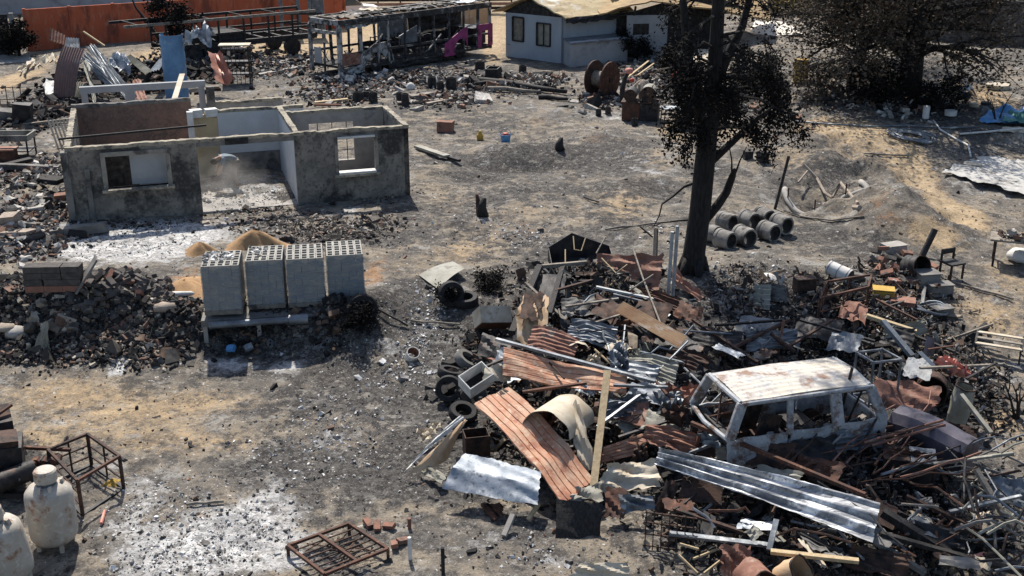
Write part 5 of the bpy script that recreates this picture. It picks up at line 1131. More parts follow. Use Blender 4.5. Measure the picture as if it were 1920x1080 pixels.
def kink(a, b, k=.12):
    L = (b - a).length * k; j = lambda: V(random.uniform(-L, L), random.uniform(-L, L), random.uniform(-L, L))
    return [a, a.lerp(b, .3) + j() * .5, a.lerp(b, .55) + j(), a.lerp(b, .8) + j() * .6, b + j()]
# ---------------------------------------------------------------- burnt estate car
m_carburnt = mat('burnt_car_skin', (.36, .37, .385), (.24, .26, .285), 2.6, .7, metal=.1, bump=.15, c3=(.13, .085, .065), t3=.55, sc3=2.2, grime=(.46, .45, .43), gt=.62)
m_carroof = mat('burnt_car_roof', (.54, .48, .39), (.42, .41, .395), 1.7, .7, metal=.1, bump=.15, c3=(.22, .14, .10), t3=.57, sc3=1.7, grime=(.30, .32, .35), gt=.6)
fa, fr = Z(1390, 755, 1.2), Z(1625, 722, 1.2); fb = Z(1335, 700, 1.2)
cang = math.atan2((fa - fr).y, (fa - fr).x)
cm = (fa + Z(1335, 700, 1.2)) / 2
CO = V(cm.x - .85 * math.cos(cang), cm.y - .85 * math.sin(cang), -.42)
CT = thing('burnt_car', 'burnt-out white estate car shell with ribbed roof and no glass', 'car', CO, cang)
RZ = 1.62; rx0, rx1, ry = -1.78, .85, .64
def roofbend(u, v): return .05 * math.sin(PI * v) + .03 * math.sin(PI * u)
patch(MB(), (rx0, -ry, RZ), (rx1, -ry, RZ), (rx1, ry, RZ), (rx0, ry, RZ), nu=22, nv=40, ribs=9, amp=.0045, bend=roofbend, crumple=.012, thick=.02, seed=1).build('roof', m_carroof, CT, smooth=SM)
for s in (-1, 1):
    MB().path([(rx0 - .05, s * (ry + .015), RZ - .04), (-.5, s * (ry + .03), RZ - .03), (rx1 + .02, s * (ry + .01), RZ - .04)], .045, 8).build('roof_rail', m_carburnt, CT, smooth=SM)
    MB().bar((rx1, s * ry, RZ - .03), (1.12, s * .76, .96), .2, .10, upv=(0, 1, 0)).build('front_pillar', m_carburnt, CT)
    MB().bar((-.12, s * (ry + .01), RZ - .05), (-.10, s * .79, .9), .13, .07, upv=(0, 1, 0)).build('middle_pillar', m_carburnt, CT)
    MB().bar((-1.05, s * (ry + .01), RZ - .05), (-1.12, s * .79, .9), .24, .08, upv=(0, 1, 0)).build('rear_pillar', m_carburnt, CT)
    MB().bar((rx0 - .02, s * ry, RZ - .05), (-2.1, s * .76, .9), .2, .09, upv=(0, 1, 0)).build('tail_pillar', m_carburnt, CT)
    y = s * .80
    for x0, x1, nm in ((-.08, 1.14, 'front_door'), (-1.12, -.12, 'rear_door'), (-2.15, -1.15, 'quarter_panel')):
        patch(MB(), (x0, y, .32), (x1, y, .32), (x1, y - s * .03, .94), (x0, y - s * .03, .94), nu=8, nv=6, crumple=.03, bend=None, thick=.03, seed=int(x0 * 10)).build(nm, m_carburnt, CT, smooth=SM)
    for x in (-1.45,):
        w = MB().tube((x, s * .62, .28), (x, s * .76, .28), .23, 16).build('wheel_rim', m_rustdk, CT, smooth=SM); MB().tube((x, s * .6, .28), (x, s * .78, .28), .08, 10).build('hub', m_black, w)
MB().path([(rx1 + .03, -ry, RZ - .02), (rx1 + .07, 0, RZ + .01), (rx1 + .03, ry, RZ - .02)], .05, 8).build('windscreen_header', m_carburnt, CT, smooth=SM)
MB().path([(1.14, -.78, .95), (1.26, 0, .98), (1.14, .78, .95)], .045, 8).build('scuttle', m_carburnt, CT, smooth=SM)
MB().box((-.3, 0, .26), (3.6, 1.5, .06)).build('floor_pan', m_rustdk, CT)
MB().bar((1.02, -.7, .85), (1.02, .7, .85), .16, .2).build('dashboard', m_black, CT)
MB().path([(.8 + .04 * math.sin(a), .35 + .17 * math.cos(a), .98 + .17 * math.sin(a)) for a in [k * PI / 8 for k in range(17)]], .014, 5).build('steering_wheel', m_black, CT)
for y in (-.36, .36):
    mb = MB(); mb.box((.45, y, .5), (.5, .46, .1)); mb.bar((.2, y, .5), (.05, y, 1.12), .44, .05, upv=(0, 1, 0)); mb.build('seat_frame', m_rustdk, CT)
MB().box((-.85, 0, .55), (.5, 1.2, .12)).build('rear_bench', m_black, CT)
for a, b in (((1.0, -.5, 1.0), (.85, .3, 1.45)), ((1.1, .2, 1.0), (.88, -.1, 1.5)), ((1.05, -.2, .95), (.9, .5, 1.4))): MB().path([a, b], .02, 5).build('wire', m_rust, CT)
MB().path([(rx0, -ry, RZ - .02), (rx0 - .05, 0, RZ + .01), (rx0, ry, RZ - .02)], .05, 8).build('tailgate_header', m_carburnt, CT, smooth=SM)
MB().bar((-2.15, -.75, .6), (-2.15, .75, .6), .06, .5).build('tail_panel', m_carburnt, CT)
for o in CT.children:
    if o.name.split('.')[0] in ('front_pillar', 'middle_pillar', 'rear_pillar', 'tail_pillar', 'dashboard', 'tail_panel'):
        bv = o.modifiers.new('bevel', 'BEVEL'); bv.width = .028; bv.segments = 3

for i, (px, py, w, h, mm, l) in enumerate(((1290, 752, .7, .4, m_rustpink, 'pinkish crumpled tin before the windscreen of the car'), (1262, 760, .5, .3, m_zincdk, 'grey crumpled tin next to the pinkish one before the car'), (1330, 800, .6, .35, m_black, 'black sheet lying where the bonnet of the car was'), (1275, 790, .55, .3, m_rustdk, 'dark rusty sheet between the orange heap and the car'), (1345, 835, .5, .3, m_zincdk, 'grey sheet scrap under the rusty angle beam'), (1310, 715, .5, .3, m_black, 'black sheet scrap beside the far windscreen post'))):
    a = Z(px, py, .25); e, f = V(w, .12 * (i % 3), .05), V(-.1, h, .12)
    sheet('tin_sheet', l, 'tin sheet', [a - e / 2, a + e / 2, a + e / 2 + f, a - e / 2 + f], mm, crumple=.12, nu=9, nv=8, seed=70 + i)
ca, cb = Z(1385, 852, .0), Z(1640, 822, .0); cn = (cb - ca).normalized(); cn = V(cn.y, -cn.x); dp = []
for i in range(2600):
    f, w_ = random.random(), abs(random.gauss(0, .3)); p = ca.lerp(cb, f) + cn * (w_ - .12); dp.append((p.x, p.y, hzs(p.x, p.y) + random.random() * max(.03, .48 - w_ * .8)))
chips('door_debris', 'dark burnt scraps banked up against the side of the car', np.array(dp), .13, 'metal', flat=(.1, .5), long=3.0, tilt=.7)
# ---------------------------------------------------------------- heap of roofing sheets
SH = 'roof sheet'
sheet('roof_sheet', 'long sagging orange roofing sheet across the upper heap', SH, [(942, 700, .45), (1174, 738, .42), (1176, 700, .62), (944, 647, .85)], m_orange, ribs=5, amp=.03, sharp='groove', bend=lambda u, v: -.13 * (1 - abs(u - .38) / .62) + .03 * math.sin(9 * u), crumple=.03, nu=26, seed=1)
sheet('roof_sheet', 'long twisted orange roofing sheet running down to the front of the heap', SH, [(888, 757, .30), (1056, 943, -.45), (1114, 894, -.34), (954, 725, .5)], m_orange, ribs=6, amp=.03, sharp='groove', bend=lambda u, v: .13 * (1 - abs(u - .40) * 2.4) + .07 * max(0, 1 - abs(u - .72) * 7) + .08 * abs(v - .5) * math.sin(3 * u), crumple=.03, nu=30, seed=2)
def curl(name, label, base, L, rad, a0, a1, axis, m, ribs=0, tilt=0.0, group=None):
    """a sheet rolled round a lying axis: base centre, length along the axis angle"""
    mb = MB(); n, k = 26, 12; ax = V(math.cos(axis), math.sin(axis), tilt).normalized(); sd = V(-math.sin(axis), math.cos(axis), 0)
    for layer in (0, 1):
        for i in range(n + 1):
            a = a0 + (a1 - a0) * i / n; r = rad - layer * .008
            for j in range(k + 1):
                p = base + ax * (L * (j / k - .5)) + sd * (r * math.cos(a)) + V(0, 0, r * math.sin(a)) + ax * .03 * math.sin(i * .9)
                mb.v.append(tuple(p))
    m2 = k + 1; N = (n + 1) * m2
    for i in range(n):
        for j in range(k):
            q = i * m2 + j; mb.f.append((q, q + 1, q + m2 + 1, q + m2)); mb.f.append((q + N, q + m2 + N, q + m2 + 1 + N, q + 1 + N))
    for j in range(k):
        for i in (0, n): q = i * m2 + j; mb.f.append((q, q + 1, q + 1 + N, q + N))
    for i in range(n):
        for j in (0, k): q = i * m2 + j; mb.f.append((q, q + m2, q + m2 + N, q + N))
    return tag(mb.build(name, m, smooth=SM), label, SH, group)
curl('roof_sheet', 'white tin sheet curled into an arch in the middle of the heap', Z(1048, 800, .0), 1.15, .52, R(-20), R(175), R(62), m_cream, tilt=-.12)
sheet('roof_sheet', 'tan white tin sheet standing behind the leaning plank', SH, [(1085, 750, .6), (1125, 880, -.35), (1095, 885, -.4), (1062, 760, .4)], m_cream, bend=lambda u, v: .12 * math.sin(PI * u), crumple=.05, nu=14, seed=21)
sheet('roof_sheet', 'pale narrow tin strip beside the twisted orange sheet', SH, [(945, 728, .5), (1012, 790, .0), (1000, 797, -.05), (935, 735, .45)], m_cream, crumple=.05, nu=12, seed=22)
sheet('roof_sheet', 'rose rusted tin scrap inside the curled white sheet', SH, [(1010, 775, .1), (1045, 770, .15), (1042, 800, -.1), (1015, 800, -.1)], m_rustpink, crumple=.15, nu=8, seed=23)
sheet('roof_sheet', 'crumpled bluish galvanised sheet at the front of the heap', SH, [(828, 916, -.42), (1008, 948, -.42), (1016, 884, -.1), (872, 849, .0)], m_galv, bend=lambda u, v: .10 * (1 - abs(v - .5) * 2.0), crumple=.03, nu=26, nv=18, seed=3)
sheet('roof_sheet', 'curved white edged tin leaf pointing out of the heap', SH, [(755, 888, -.62), (872, 784, .05), (862, 778, .1), (772, 868, -.5)], m_white, bend=lambda u, v: .06 * math.sin(PI * u), crumple=.03, nu=14, seed=4)
sheet('roof_sheet', 'curved tan tin leaf beside the white edged one', SH, [(765, 890, -.66), (840, 862, -.6), (872, 786, .0), (866, 790, .02)], m_tan, bend=lambda u, v: .10 * math.sin(PI * u), crumple=.03, nu=14, seed=5)
sheet('roof_sheet', 'small cream tin scrap behind the pointed leaves', SH, [(780, 812, -.5), (822, 790, -.4), (830, 805, -.45), (800, 822, -.55)], m_cream, crumple=.12, nu=8, seed=6)
sheet('roof_sheet', 'grey green tin strip under the pointed leaves', SH, [(785, 885, -.7), (830, 905, -.6), (838, 890, -.55), (790, 872, -.62)], m_olive, crumple=.08, nu=8, seed=7)
sheet('roof_sheet', 'short reddish ribbed sheet by the foot of the leaning plank', SH, [(1127, 868, -.35), (1214, 848, -.25), (1209, 811, -.0), (1132, 838, -.1)], m_redwood, ribs=5, amp=.03, sharp='groove', crumple=.02, nu=10, seed=8)
sheet('roof_sheet', 'creased cream tin sheet between the plank and the long ribbed sheet', SH, [(1118, 918, -.5), (1240, 912, -.4), (1226, 860, -.12), (1140, 868, -.15)], m_cream, bend=lambda u, v: -.07 * math.sin(PI * u), crumple=.07, nu=14, seed=9)
sheet('roof_sheet', 'olive cream tin scrap under the end of the twisted orange sheet', SH, [(1066, 945, -.55), (1130, 938, -.5), (1128, 905, -.4), (1080, 915, -.42)], m_olive, crumple=.08, nu=8, seed=10)
sheet('roof_sheet', 'huge blue-grey ribbed metal sheet lying across the scrap', SH, [(1228, 872, .02), (1636, 1018, -.08), (1650, 944, .18), (1236, 840, .28)], m_ribbed, ribs=3, amp=.045, sharp=True, bend=lambda u, v: .05 * math.sin(PI * u) - .06 * (v - .5) ** 2, crumple=.018, nu=34, nv=36, seed=11, thick=.012)
sheet('roof_sheet', 'narrow brown corrugated strip sloping beside the white rails', SH, [(1152, 584, .75), (1272, 652, .42), (1288, 632, .5), (1168, 566, .85)], m_tan, ribs=6, amp=.02, nu=16, seed=12)
sheet('roof_sheet', 'big rust and blue-grey iron sheet leaning at the back of the heap', SH, [(1130, 540, .25), (1235, 545, .25), (1245, 476, .95), (1118, 478, .95)], m_rustpink, ribs=4, amp=.02, crumple=.08, nu=12, seed=13)
sheet('roof_sheet', 'brown red iron sheet sloping at the foot of the burnt tree', SH, [(1262, 500, .6), (1325, 560, .05), (1310, 565, .05), (1250, 520, .5)], m_rustpink, crumple=.06, nu=10, seed=14)
sheet('roof_sheet', 'folded orange tin panel with dark burnt upper half', SH, [(958, 640, .3), (1020, 650, .2), (1030, 556, .95), (985, 548, .95)], m_tan, bend=lambda u, v: .12 * math.sin(PI * v), crumple=.08, nu=12, seed=15)
sheet('roof_sheet', 'dark brown burnt sheet on the folded orange panel', SH, [(972, 596, .72), (1008, 602, .68), (1020, 550, 1.03), (985, 543, 1.03)], m_rustdk, crumple=.05, nu=10, seed=16)
sheet('roof_sheet', 'grey ribbed tin scrap beside the folded orange panel', SH, [(1000, 640, .4), (1045, 628, .45), (1030, 605, .6), (1002, 622, .5)], m_olive, ribs=4, amp=.02, crumple=.04, nu=8, seed=17)
sheet('roof_sheet', 'olive tin piece standing below the grey ribbed scrap', SH, [(1012, 662, .25), (1050, 648, .3), (1050, 620, .5), (1022, 632, .45)], m_olive, crumple=.08, nu=8, seed=18)
sheet('roof_sheet', 'wide black burnt sheet sagging in the middle of the upper heap', SH, [(1052, 632, .3), (1115, 622, .35), (1118, 592, .6), (1050, 598, .6)], m_black, bend=lambda u, v: -.1 * math.sin(PI * u), crumple=.05, nu=10, seed=19)
sheet('roof_sheet', 'grey bent tin behind the thin bars above the orange sheet', SH, [(1140, 690, .4), (1175, 690, .45), (1172, 640, .8), (1145, 650, .75)], m_zincdk, crumple=.1, nu=10, seed=20)
sheet('roof_sheet', 'yellow olive tin scrap under the brown corrugated strip', SH, [(1180, 672, .3), (1212, 690, .25), (1200, 650, .5), (1185, 655, .5)], m_olive, crumple=.1, nu=8, seed=24)
sheet('roof_sheet', 'cream torn tin beneath the dark diagonal bar', SH, [(1095, 688, .4), (1130, 690, .4), (1125, 662, .6), (1102, 668, .58)], m_cream, crumple=.1, nu=8, seed=25)
sheet('roof_sheet', 'brown lumpy iron scrap by the tip of the long ribbed sheet', SH, [(1186, 870, -.3), (1212, 860, -.25), (1215, 830, -.0), (1190, 838, -.05)], m_rustdk, crumple=.1, nu=8, seed=26)
sheet('roof_sheet', 'black burnt board standing at the front edge of the heap', SH, [(1042, 1008, -.75), (1125, 1005, -.75), (1130, 945, -.25), (1044, 936, -.25)], m_charwood, crumple=.02, nu=8, seed=27, thick=.05)
sheet('roof_sheet', 'grey white tin sheet tucked behind the black board', SH, [(1165, 962, -.5), (1230, 955, -.45), (1222, 928, -.25), (1160, 928, -.25)], m_zincdk, crumple=.05, nu=8, seed=28)
sheet('roof_sheet', 'dark brown sheet hanging below the long ribbed sheet', SH, [(1222, 968, -.5), (1250, 965, -.5), (1275, 905, -.05), (1250, 900, -.02)], m_rustdk, crumple=.05, nu=8, seed=29)
sheet('roof_sheet', 'brown iron plate scrap under the crumpled galvanised sheet', SH, [(905, 960, -.75), (940, 972, -.75), (945, 945, -.55), (910, 940, -.55)], m_rust, crumple=.08, nu=6, seed=30)
# appliance shells
def open_box(name, label, c, size, rot, m, thick=.02, cat='box', inner=None, top_open=True):
    t = thing(name, label, cat, c); t.rotation_euler = rot; x, y, z = size
    MB().box((0, 0, thick / 2), (x, y, thick)).build('bottom', inner or m, t)
    for s in (-1, 1):
        MB().box((s * (x / 2 - thick / 2), 0, z / 2 + thick), (thick, y, z)).build('side', m, t); MB().box((0, s * (y / 2 - thick / 2), z / 2 + thick), (x - 2 * thick, thick, z)).build('end', m, t)
    if not top_open: MB().box((0, 0, z + thick * 1.5 + .001), (x, y, thick)).build('top', m, t)
    return t
open_box('appliance_shell', 'white burnt appliance casing on the edge of the heap above the tyres', Z(893, 722, .1), (.62, .42, .35), (R(25), R(-18), R(35)), m_white, inner=m_black)
open_box('appliance_shell', 'pale grey burnt casing with red inside leaning on the dark beams', Z(925, 612, .15), (.78, .5, .4), (R(-38), R(8), R(22)), m_cream, inner=m_rust)
bt = thing('black_trough', 'angular black sheet metal trough tilted at the top of the heap', 'trough', At(1085, 500, 29.0)); bo = bt.location
MB().prism([At(x, y, 29.3) for x, y in ((1027, 488), (1028, 464), (1072, 437), (1142, 461), (1146, 474))], (.0, .03, 0)).build('back_panel', m_black, bt, origin=bo)
MB().prism([At(1027, 489, 29.28), At(1146, 475, 29.28), At(1120, 500, 28.5), At(1040, 512, 28.5)], (0, 0, .02)).build('floor_panel', m_black, bt, origin=bo)
MB().prism([At(1028, 465, 29.28), At(1027, 489, 29.28), At(1036, 512, 28.6), At(1034, 496, 28.6)], (.02, 0, 0)).build('side_panel', m_black, bt, origin=bo)
open_box('iron_bin', 'dark iron box sunk in the middle of the upper heap', Z(1090, 560, .1), (.8, .6, .5), (R(10), R(6), R(15)), m_black)
open_box('iron_bin', 'rusty shallow iron tray with pink rim under the grey bars', Z(1165, 628, .1), (.6, .45, .22), (R(14), R(-8), R(8)), m_rustpink, inner=m_black)
# timbers, beams, rails
beam('plank', 'long raw timber plank leaning over the heap', 'plank', (1139, 695, .95), (1113, 912, -.45), .14, .05, m_wood)
beam('steel_bar', 'long dark steel channel laid diagonally over the upper orange sheet', 'bar', (930, 636, .85), (1228, 716, .62), .08, .06, m_zincdk)
beam('steel_bar', 'grey steel bar end sticking out past the orange sheet', 'bar', (1150, 722, .55), (1252, 726, .5), .07, .05, m_zincdk)
beam('charred_timber', 'thick black charred beam sloping down the back of the heap', 'beam', (1012, 500, .95), (960, 625, .45), .14, .14, m_charwood)
beam('charred_timber', 'black charred beam between the folded orange panel and the trough', 'beam', (1055, 500, .8), (1030, 590, .55), .12, .12, m_charwood)
beam('charred_timber', 'black charred beam across the top of the heap below the trough', 'beam', (1012, 500, .9), (1100, 492, .8), .09, .09, m_oldwood)
beam('white_rail', 'pale metal rail lying across the heap toward the burnt tree', 'rail', (1118, 538, .75), (1250, 566, .55), .08, .05, m_zincpale)
beam('white_rail', 'second pale metal rail just below the first', 'rail', (1150, 552, .65), (1215, 568, .52), .06, .05, m_zincdk)
for x, l in ((1254, 'first of two upright white plastic pipes by the burnt tree'), (1263, 'taller of two upright white plastic pipes by the burnt tree')):
    p = P(x - 2, 560); rod('white_pipe', l, 'pipe', [V(p.x, p.y, p.z), V(p.x + .03, p.y, p.z + (1.75 if x < 1260 else 1.9))], .045, m_zincpale, n=10)
YB = 'thin cane-coloured rod bent in a V on the rusty iron sheet'
for i, (pts, l) in enumerate((([(1128, 484, 1.0), (1155, 512, .85), (1176, 496, .95)], 'yellowish rod bent like a V on the rusty iron sheet'), ([(1075, 443, 1.1), (1077, 468, .85), (1090, 470, .85), (1098, 446, 1.1)], 'yellowish bent rod standing in the black trough'), ([(1118, 520, .8), (1143, 536, .6), (1155, 524, .7)], 'small yellowish bent rod low on the rusty iron sheet'), ([(1060, 468, .95), (1060, 492, .75)], 'short yellowish rod standing beside the black trough'))):
    rod('bent_rod', l, 'rod', pts, .016, m_wood)
for i, (pts, mm, l) in enumerate((([(1185, 460, 1.1), (1205, 520, .8), (1240, 610, .5)], m_oldwood, 'long thin pale rod running down the back of the heap'), ([(1135, 445, 1.15), (1118, 475, .95)], m_oldwood, 'short pale rod leaning over the black trough'), ([(1225, 515, .9), (1180, 545, .75)], m_oldwood, 'pale bent rod in front of the rusty iron sheet'), ([(1290, 640, .6), (1225, 705, .35)], m_zincdk, 'bright thin channel sloping below the brown corrugated strip'), ([(1115, 655, .6), (1148, 685, .45)], m_wood, 'thin wooden batten on the cream torn tin'),
        ([(1030, 680, .6), (1058, 710, .5)], m_rustdk, 'thin dark rod lying on the sagging orange sheet'), ([(1172, 610, .6), (1168, 650, .45)], m_zincdk, 'grey bent bar in front of the iron tray'), ([(1280, 620, .45), (1400, 628, .2)], m_zincdk, 'grey bar pointing from the heap to the car'), ([(1230, 430, 1.2), (1228, 500, .5)], m_charwood, 'black charred branch standing behind the heap'), ([(1200, 425, 1.3), (1224, 445, 1.0)], m_charwood, 'black forked twig on the standing branch'))):
    rod('thin_rod', l, 'rod', pts, .022 if i not in (8,) else .06, mm)
curl('hoop', 'pale bent half hoop in the middle of the heap', Z(1082, 665, .2), .12, .3, R(-10), R(150), R(95), m_cream)
for i in range(30):
    px, py = random.choice(((1090, 560), (1130, 600), (1180, 640), (1200, 720), (1210, 780), (1050, 600), (1240, 760), (1255, 690), (1160, 780))); px += random.uniform(-60, 60); py += random.uniform(-40, 40)
    z = random.uniform(.1, .6) if py < 680 else random.uniform(-.25, .3); a = Z(px, py, z); L = random.uniform(.4, 1.4); an = random.uniform(-1.2, 1.2) + (PI / 2 if random.random() < .35 else 0)
    b = a + V(L * math.cos(an), L * math.sin(an), random.uniform(-.35, .3))
    rod('scrap_rod', 'thin burnt steel rod tangled among the heaped roofing sheets', 'rod', kink(a, b), random.uniform(.012, .028), random.choice((m_black, m_rustdk, m_rust, m_zincdk, m_black)), 'rods tangled in the roofing heap', n=5)
for i in range(52):
    px, py = random.choice(((1090, 560), (1130, 600), (1180, 640), (1190, 760), (1210, 800), (1050, 600), (1240, 740), (1000, 700), (1160, 790), (1260, 600))); px += random.uniform(-60, 60); py += random.uniform(-35, 35)
    z = random.uniform(.0, .45) if py < 680 else random.uniform(-.4, .1); a = Z(px, py, z); w, h = random.uniform(.2, .65), random.uniform(.15, .45); an = random.uniform(0, 3); e = V(math.cos(an), math.sin(an), random.uniform(-.3, .3)) * w; f = V(-math.sin(an), math.cos(an), random.uniform(-.6, .6)) * h
    sheet('tin_scrap', 'small twisted piece of burnt tin buried in the heap', 'tin scrap', [a, a + e, a + e + f, a + f], random.choice((m_black, m_rustdk, m_rust, m_zincdk, m_olive, m_cream, m_galv, m_rustpink, m_tan, m_concdk)), 'tin scraps in the roofing heap', crumple=.035, nu=5, nv=5, seed=i + 50)


# larger sheets that make up the body of the heap
BG = [((985, 655), (1075, 668), (1085, 628), (1000, 612), .35, .62, 'm_rustpink', 'broad rust pink sheet below the folded orange panel', 6), ((1060, 640), (1150, 655), (1158, 612), (1072, 598), .3, .6, 'm_zincdk', 'broad dull zinc sheet in the core of the heap', 7), ((1165, 700), (1262, 722), (1272, 680), (1180, 662), .25, .5, 'm_olive', 'broad smoked sheet below the brown corrugated strip', 6), ((1175, 560), (1262, 590), (1276, 560), (1190, 535), .4, .7, 'm_rust', 'broad rusty sheet behind the pale rails', 6),
 ((1200, 830), (1300, 850), (1308, 812), (1212, 795), -.05, .22, 'm_rustpink', 'broad rust pink sheet at the head of the long ribbed sheet', 5), ((1135, 790), (1225, 770), (1215, 735), (1130, 752), .05, .35, 'm_zincdk', 'broad grey sheet behind the leaning plank', 6), ((1030, 700), (1135, 712), (1140, 690), (1035, 676), .35, .55, 'm_black', 'broad black sheet under the upper orange sheet', 0), ((1240, 680), (1320, 705), (1332, 670), (1255, 648), .15, .4, 'm_rustdk', 'broad dark rust sheet between the heap and the car', 5), ((905, 720), (960, 712), (955, 680), (908, 690), .25, .5, 'm_cream', 'cream bent sheet at the shoulder of the heap', 0),
 ((1390, 872), (1490, 880), (1492, 832), (1398, 822), -.02, .36, 'm_rustdk', 'dark rusty sheet leaning on the lower door of the car', 0), ((1480, 870), (1570, 862), (1566, 815), (1484, 826), .0, .36, 'm_black', 'black sheet leaning on the rear door of the car', 0), ((1560, 850), (1640, 838), (1632, 795), (1562, 808), .05, .4, 'm_zincdk', 'grey sheet leaning on the tail of the car', 5), ((1340, 860), (1405, 868), (1400, 820), (1345, 815), -.05, .3, 'm_olive', 'smoked sheet leaning at the front corner of the car', 4), ((1660, 870), (1740, 880), (1745, 850), (1668, 838), -.05, .2, 'm_rust', 'rusty sheet above the steel cabinet', 5), ((1400, 660), (1500, 650), (1492, 615), (1400, 625), .0, .3, 'm_zincdk', 'dull sheet in the shade behind the roof of the car', 6), ((1660, 640), (1740, 625), (1730, 600), (1656, 612), .15, .4, 'm_olive', 'smoked sheet beside the bent tan beam', 5)]
for i, (a, b, c, d, z0, z1, mm, l, rb) in enumerate(BG): sheet('roof_sheet', l, SH, [(*a, z0), (*b, z0), (*c, z1), (*d, z1)], globals()[mm], crumple=.05, nu=14, nv=10, seed=500 + i, ribs=rb, amp=.016, bend=(lambda u, v, k=i: .08 * (1 - abs(u - .3 - .1 * (k % 4)) * 3) if k < 9 else .03 * math.sin(7 * u)))
# more of the heap: named mid-size pieces
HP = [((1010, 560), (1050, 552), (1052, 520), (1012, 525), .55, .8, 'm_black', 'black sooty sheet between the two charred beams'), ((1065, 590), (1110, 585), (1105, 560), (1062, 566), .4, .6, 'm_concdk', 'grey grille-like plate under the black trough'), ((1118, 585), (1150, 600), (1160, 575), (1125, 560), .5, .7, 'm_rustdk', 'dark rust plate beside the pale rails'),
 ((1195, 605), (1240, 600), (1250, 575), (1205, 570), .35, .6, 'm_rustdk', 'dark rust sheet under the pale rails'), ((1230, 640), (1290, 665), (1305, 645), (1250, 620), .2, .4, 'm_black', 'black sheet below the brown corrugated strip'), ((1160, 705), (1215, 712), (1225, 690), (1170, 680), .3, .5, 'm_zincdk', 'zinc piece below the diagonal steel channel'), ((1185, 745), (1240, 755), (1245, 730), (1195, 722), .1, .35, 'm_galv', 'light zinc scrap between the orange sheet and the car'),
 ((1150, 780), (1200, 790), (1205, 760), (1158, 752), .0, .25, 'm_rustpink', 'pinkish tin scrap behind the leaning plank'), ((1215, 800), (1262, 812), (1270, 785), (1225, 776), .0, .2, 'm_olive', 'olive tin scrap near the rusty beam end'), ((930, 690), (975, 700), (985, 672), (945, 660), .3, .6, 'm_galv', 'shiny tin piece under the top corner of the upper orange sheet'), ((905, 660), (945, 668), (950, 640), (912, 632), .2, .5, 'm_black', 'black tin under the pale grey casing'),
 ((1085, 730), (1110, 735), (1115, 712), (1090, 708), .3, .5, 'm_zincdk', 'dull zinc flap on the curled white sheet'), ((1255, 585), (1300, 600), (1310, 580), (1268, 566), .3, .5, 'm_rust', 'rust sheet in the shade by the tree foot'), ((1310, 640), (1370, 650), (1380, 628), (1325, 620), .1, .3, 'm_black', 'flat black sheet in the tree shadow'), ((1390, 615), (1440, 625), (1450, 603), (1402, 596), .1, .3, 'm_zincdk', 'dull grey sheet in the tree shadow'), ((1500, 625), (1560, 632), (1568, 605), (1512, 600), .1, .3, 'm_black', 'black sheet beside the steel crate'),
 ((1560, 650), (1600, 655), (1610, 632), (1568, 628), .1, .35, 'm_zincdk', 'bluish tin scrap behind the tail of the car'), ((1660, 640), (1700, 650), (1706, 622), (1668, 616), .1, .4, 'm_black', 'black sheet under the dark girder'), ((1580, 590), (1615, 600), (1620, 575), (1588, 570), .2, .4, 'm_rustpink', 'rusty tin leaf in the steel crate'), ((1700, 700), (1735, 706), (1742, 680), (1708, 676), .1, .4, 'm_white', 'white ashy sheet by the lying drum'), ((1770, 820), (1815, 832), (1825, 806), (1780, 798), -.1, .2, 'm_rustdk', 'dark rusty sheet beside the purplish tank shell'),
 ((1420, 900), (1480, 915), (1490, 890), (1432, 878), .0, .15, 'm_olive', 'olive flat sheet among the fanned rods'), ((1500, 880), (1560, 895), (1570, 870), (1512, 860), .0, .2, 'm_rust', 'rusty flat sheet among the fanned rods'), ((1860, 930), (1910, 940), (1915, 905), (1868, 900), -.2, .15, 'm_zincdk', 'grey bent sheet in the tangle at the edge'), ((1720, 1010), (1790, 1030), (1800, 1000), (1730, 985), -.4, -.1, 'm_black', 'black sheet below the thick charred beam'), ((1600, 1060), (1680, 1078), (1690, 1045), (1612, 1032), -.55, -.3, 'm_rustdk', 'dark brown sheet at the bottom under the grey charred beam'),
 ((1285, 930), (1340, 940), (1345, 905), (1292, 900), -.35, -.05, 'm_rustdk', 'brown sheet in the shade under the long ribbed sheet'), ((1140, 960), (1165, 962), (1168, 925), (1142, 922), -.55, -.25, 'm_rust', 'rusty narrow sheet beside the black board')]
def grow(a, c, k): return (c[0] + (a[0] - c[0]) * k, c[1] + (a[1] - c[1]) * k)
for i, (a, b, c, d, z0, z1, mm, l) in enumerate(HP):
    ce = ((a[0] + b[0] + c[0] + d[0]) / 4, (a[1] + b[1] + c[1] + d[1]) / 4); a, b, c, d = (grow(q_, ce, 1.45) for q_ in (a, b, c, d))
    sheet('tin_sheet', l, 'tin sheet', [(*a, z0), (*b, z0), (*c, z1), (*d, z1)], globals()[mm], crumple=.05, nu=9, nv=8, seed=300 + i, ribs=(4 if i % 4 == 1 else 0), amp=.014)
